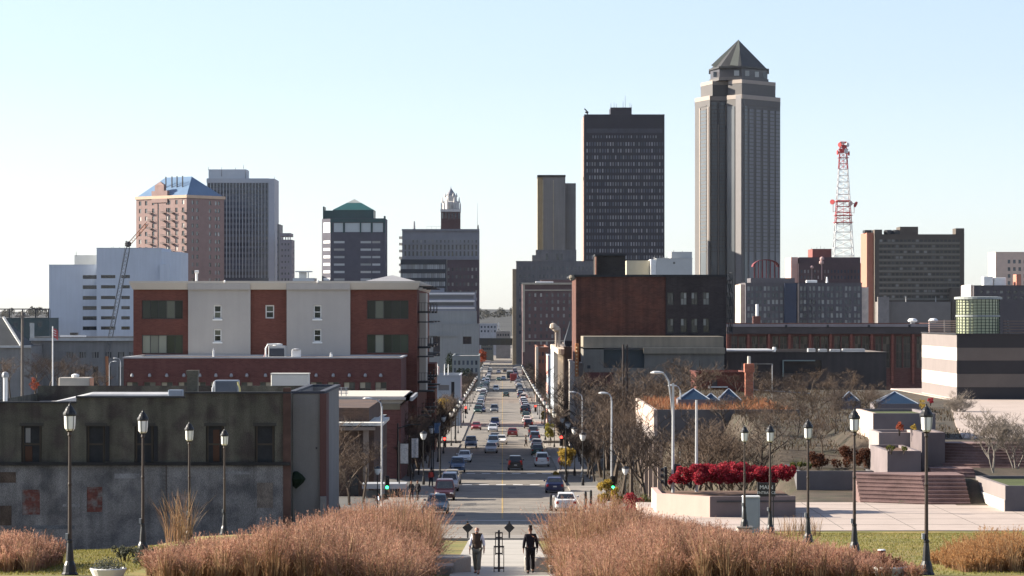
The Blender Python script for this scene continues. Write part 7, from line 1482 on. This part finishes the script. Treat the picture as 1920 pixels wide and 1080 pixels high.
# lawn blades on the sunny slopes
def lawn(name, label, pts, seed): return cover(name, label, pts, .012, .06, LEAF('lawn_blade', [(.10,.10,.02),(.19,.175,.04),(.28,.23,.075),(.14,.14,.03)]), seed)
r = random.Random(9); q = [(-19+r.random()*8, 84+r.random()*27) for _ in range(22000)]+[(9+r.random()*21, 84+r.random()*72) for _ in range(60000)]
lawn('lawn_grass', 'short yellowing lawn on the slopes either side of the walk', [(x, y, G(x,y)) for x, y in q], 10)
# wooded skyline of the far hills
g = np.random.default_rng(77); cl = []
for i in range(420):
    x = g.uniform(-900,900); y = 4250+g.uniform(-250,120); cl.append((x, y, 27+g.uniform(-1,6), g.uniform(3,6.5)))
V, Q = leaves(26000, cl, 1.6, 78); o = link('far_wood', npmesh('far_wood', V, Q, LEAF('leaf_far', [(.05,.05,.045),(.09,.085,.07)]))); tag(o, 'grey bare woodland along the far hill closing the street', 'woodland', None, 'stuff')
# ---------------------------------------------------------------- people
def skin_mesh(nm, joints, bones, root, sub=2):
    """one continuous surface grown round a skeleton"""
    names = list(joints); ix = {k: i for i, k in enumerate(names)}; me = bpy.data.meshes.new(nm); me.from_pydata([joints[k][0] for k in names], [(ix[a], ix[b]) for a, b in bones], [])
    o = bpy.data.objects.new(nm, me); COL.objects.link(o); md = o.modifiers.new('s', 'SKIN'); md.use_smooth_shade = True; sv = me.skin_vertices[0].data
    for k in names:
        r_ = joints[k][1]; sv[ix[k]].radius = r_ if isinstance(r_, tuple) else (r_, r_); sv[ix[k]].use_root = k == root
    sb = o.modifiers.new('u', 'SUBSURF'); sb.levels = sub; sb.render_levels = sub
    bpy.context.view_layer.update(); res = bpy.data.meshes.new_from_object(o.evaluated_get(bpy.context.evaluated_depsgraph_get())); res.name = nm; bpy.data.objects.remove(o); return res
def chain(*k): return list(zip(k, k[1:]))
def person(label, loc, rz, cols, long_coat=False, vest=False, stride=.16, hair=None, beard=False, scale=1., group=None):
    t = thing('person', label, 'person', loc, rz, group); t.scale = (scale,)*3
    J = dict(pel=((0,0,.95),(.15,.11)), sp=((0,.005,1.14),(.145,.105)), ch=((0,.01,1.33),(.165,.11)), nk0=((0,.015,1.46),.075), nk=((0,.0,1.53),.055), hd0=((0,-.02,1.59),(.065,.075)), hd=((0,-.015,1.67),(.077,.095)), hd1=((0,-.005,1.735),(.06,.07)), nose=((0,-.125,1.645),.012))
    B = chain('pel','sp','ch','nk0','nk','hd0','hd','hd1')+[('hd','nose')]
    for s, n in ((-1,'l'),(1,'r')):
        f = s*stride
        J.update({'sh'+n:((s*.175,.015,1.42),.065),'el'+n:((s*.235,.03+f*.25,1.16),.045),'wr'+n:((s*.255,-.02+f*.5,.92),.03),'pa'+n:((s*.255,-.035+f*.55,.845),(.018,.038)),'hp'+n:((s*.09,0,.9),.095),'kn'+n:((s*.1,-f*.55-.03,.5),.062),'an'+n:((s*.1,-f*1.15+.03,.09+max(0,f)*.2),.043),'to'+n:((s*.115,-f*1.15-.14,.04),.035)})
        J['ea'+n] = ((s*.088,.0,1.655),.014); B += [('hd','ea'+n)]
        B += [('ch','sh'+n),('sh'+n,'el'+n),('el'+n,'wr'+n),('wr'+n,'pa'+n),('pel','hp'+n),('hp'+n,'kn'+n),('kn'+n,'an'+n),('an'+n,'to'+n)]
        px, py, pz = J['pa'+n][0]
        for i, (dy, L_) in enumerate(((-.03,.072),(-.01,.08),(.01,.075),(.028,.06))):
            a, b_ = f'f{n}{i}', f'g{n}{i}'; J[a] = ((px-s*.006, py+dy-.004, pz-.045-L_*.3), .0095); J[b_] = ((px-s*.022, py+dy-.01, pz-.04-L_), .008); B += [('pa'+n,a),(a,b_)]
        J['th'+n] = ((px-s*.012, py-.055, pz-.01), .0105); J['ti'+n] = ((px-s*.02, py-.068, pz-.045), .009); B += [('wr'+n,'th'+n),('th'+n,'ti'+n)]
    sk = M('skin_'+cols['skin'][0], cols['skin'][1], .55, .06, 6); link('body', skin_mesh('body', J, B, 'pel'), t).data.materials.append(sk)
    def gar(nm, keys, bones, grow, mat, root, over=None):
        jj = {}
        for k in keys:
            p, r_ = J[k]; r_ = r_ if isinstance(r_, tuple) else (r_, r_); jj[k] = (p, (r_[0]+grow, r_[1]+grow))
        if over: jj.update(over)
        o = link(nm, skin_mesh(nm, jj, bones, root), t); o.data.materials.append(mat); return o
    tm = M('cloth_'+cols['legs'][0], cols['legs'][1], .9, .15, 5); top = M('cloth_'+cols['top'][0], cols['top'][1], .9, .12, 5)
    leg = {}
    for n in 'lr': 
        p = J['an'+n][0]; leg['cf'+n] = ((p[0],p[1],p[2]+.02),(.075,.085))
    gar('trousers', ['pel','hpl','hpr','knl','knr'], [('pel','hpl'),('hpl','knl'),('knl','cfl'),('pel','hpr'),('hpr','knr'),('knr','cfr')], .022, tm, 'pel', leg)
    shoe = M('shoe_dark', (.015,.013,.012), .5)
    for n in 'lr':
        p, q = J['an'+n][0], J['to'+n][0]; link('shoe', skin_mesh('shoe', {'a':((p[0],p[1]+.04,.05+max(0,p[2]-.09)),(.05,.05)),'b':(q,(.052,.038))}, [('a','b')], 'a', 1), t).data.materials.append(shoe)
    sl_ = {}
    for n in 'lr':
        w_ = J['wr'+n][0]; e_ = J['el'+n][0]; sl_['cu'+n] = ((w_[0]+(e_[0]-w_[0])*(.06 if not vest else .1), w_[1]+(e_[1]-w_[1])*.06, w_[2]+(e_[2]-w_[2])*(.06 if not vest else .45)), .048)
    low = {'hem':((0,.0,.86 if not long_coat else .76),(.175,.13) if not long_coat else (.2,.15))}
    gar('jacket' if long_coat else 'shirt', ['pel','sp','ch','nk0','shl','shr','ell','elr'], [('hem','pel'),('pel','sp'),('sp','ch'),('ch','nk0'),('ch','shl'),('shl','ell'),('ell','cul'),('ch','shr'),('shr','elr'),('elr','cur')], .02, top, 'ch', {**sl_, **low})
    if vest: gar('waistcoat', ['pel','sp','ch'], [('hem','pel'),('pel','sp'),('sp','ch'),('ch','tp'),('tp','a'),('tp','b')], .05, M('cloth_'+cols['vest'][0], cols['vest'][1], .9, .2, 5), 'ch', {'hem':((0,0,.86),(.215,.17)),'tp':((0,.01,1.43),(.17,.125)),'a':((-.11,.015,1.475),(.06,.09)),'b':((.11,.015,1.475),(.06,.09))})
    if hair: link('hair', skin_mesh('hair', {'a':((0,.03,1.64),(.075,.07)),'b':((0,.015,1.72),(.072,.085)),'c':((0,.005,1.752),(.045,.055))}, [('a','b'),('b','c')], 'b'), t).data.materials.append(M('hair_'+hair[0], hair[1], .8))
    if beard: link('beard', skin_mesh('beard', {'a':((-.05,-.06,1.61),.022),'b':((0,-.095,1.585),.03),'c':((.05,-.06,1.61),.022)}, [('a','b'),('b','c')], 'b'), t).data.materials.append(M('hair_white', (.6,.57,.53), .8))
    for s in (-1,1): MB().lathe([(.004,-.008),(.011,0),(.004,.008)],6,(s*.032,-.098,1.672)).build('eye', M('eye_dark', (.02,.016,.014), .3), t)
    MB().tube([(-.024,-.097,1.607),(0,-.103,1.604),(.024,-.097,1.607)],.006,5).build('mouth', M('lip', (.3,.12,.1), .6), t)
    return t
Dp_ = 107.5; zz_ = lambda D: P(D)+.065
person('bald bearded man in dark waistcoat and white shirt walking up the path towards the camera', (XD(894.5,Dp_), Dp_, zz_(Dp_)), -.2, dict(skin=('warm',(.42,.22,.15)), legs=('olive_grey',(.17,.16,.125)), top=('white',(.75,.75,.78)), vest=('dark_brown',(.075,.05,.035))), vest=True, beard=True, stride=.2)
person('person in a long black coat and black trousers walking away down the path', (XD(994.5,Dp_+.5), Dp_+.5, zz_(Dp_+.5)), math.pi+.12, dict(skin=('tan',(.26,.13,.085)), legs=('black',(.012,.011,.013)), top=('black_coat',(.014,.012,.018))), long_coat=True, hair=('dark',(.04,.022,.015)), stride=-.1)
dk_ = dict(skin=('tan',(.26,.13,.085)), legs=('navy',(.02,.022,.035)), top=('charcoal',(.03,.03,.035)))
for px, D, lab, top_, legs_, rz, lc in ((771,252,'left one of a dark-clothed pair standing by the bus shelter',('charcoal',(.03,.03,.035)),('navy',(.02,.022,.035)),.3,True),(783,253,'right one of a dark-clothed pair standing by the bus shelter',('charcoal2',(.025,.022,.025)),('black',(.012,.011,.013)),-.6,False),(808,288,'person in a red top on the left pavement beside the parked cars',('red',(.4,.05,.04)),('navy',(.02,.022,.035)),.4,False),(986,440,'tiny dark figure crossing the street by the blue estate',('charcoal',(.03,.03,.035)),('black',(.012,.011,.013)),1.5,True),(1051,342,'person in a dark red top on the right pavement by the white estate',('wine',(.2,.03,.04)),('navy',(.02,.022,.035)),2.8,False)):
    person(lab, (XD(px,D), D, P(D)+(.15 if abs(XD(px,D)) > 6.6 and D > 206 else .02)), rz, dict(skin=('tan',(.26,.13,.085)), legs=legs_, top=top_), long_coat=lc, hair=('dark',(.04,.022,.015)))
# ---------------------------------------------------------------- air
hz = MB().box(-2700,2700,-40,4700,-8,190).build('haze', bpy.data.materials.new('haze_air')); hz['kind'] = 'stuff'; hz['label'] = 'thin pale autumn haze over the city'; hz['category'] = 'haze'
hm_ = hz.data.materials[0]; hm_.use_nodes = True; n2 = hm_.node_tree; n2.nodes.remove(n2.nodes['Principled BSDF']); pv_ = n2.nodes.new('ShaderNodeVolumePrincipled'); pv_.inputs['Color'].default_value = (.86,.92,1,1); pv_.inputs['Density'].default_value = HAZE; pv_.inputs['Anisotropy'].default_value = .3
n2.links.new(pv_.outputs[0], n2.nodes['Material Output'].inputs['Volume'])
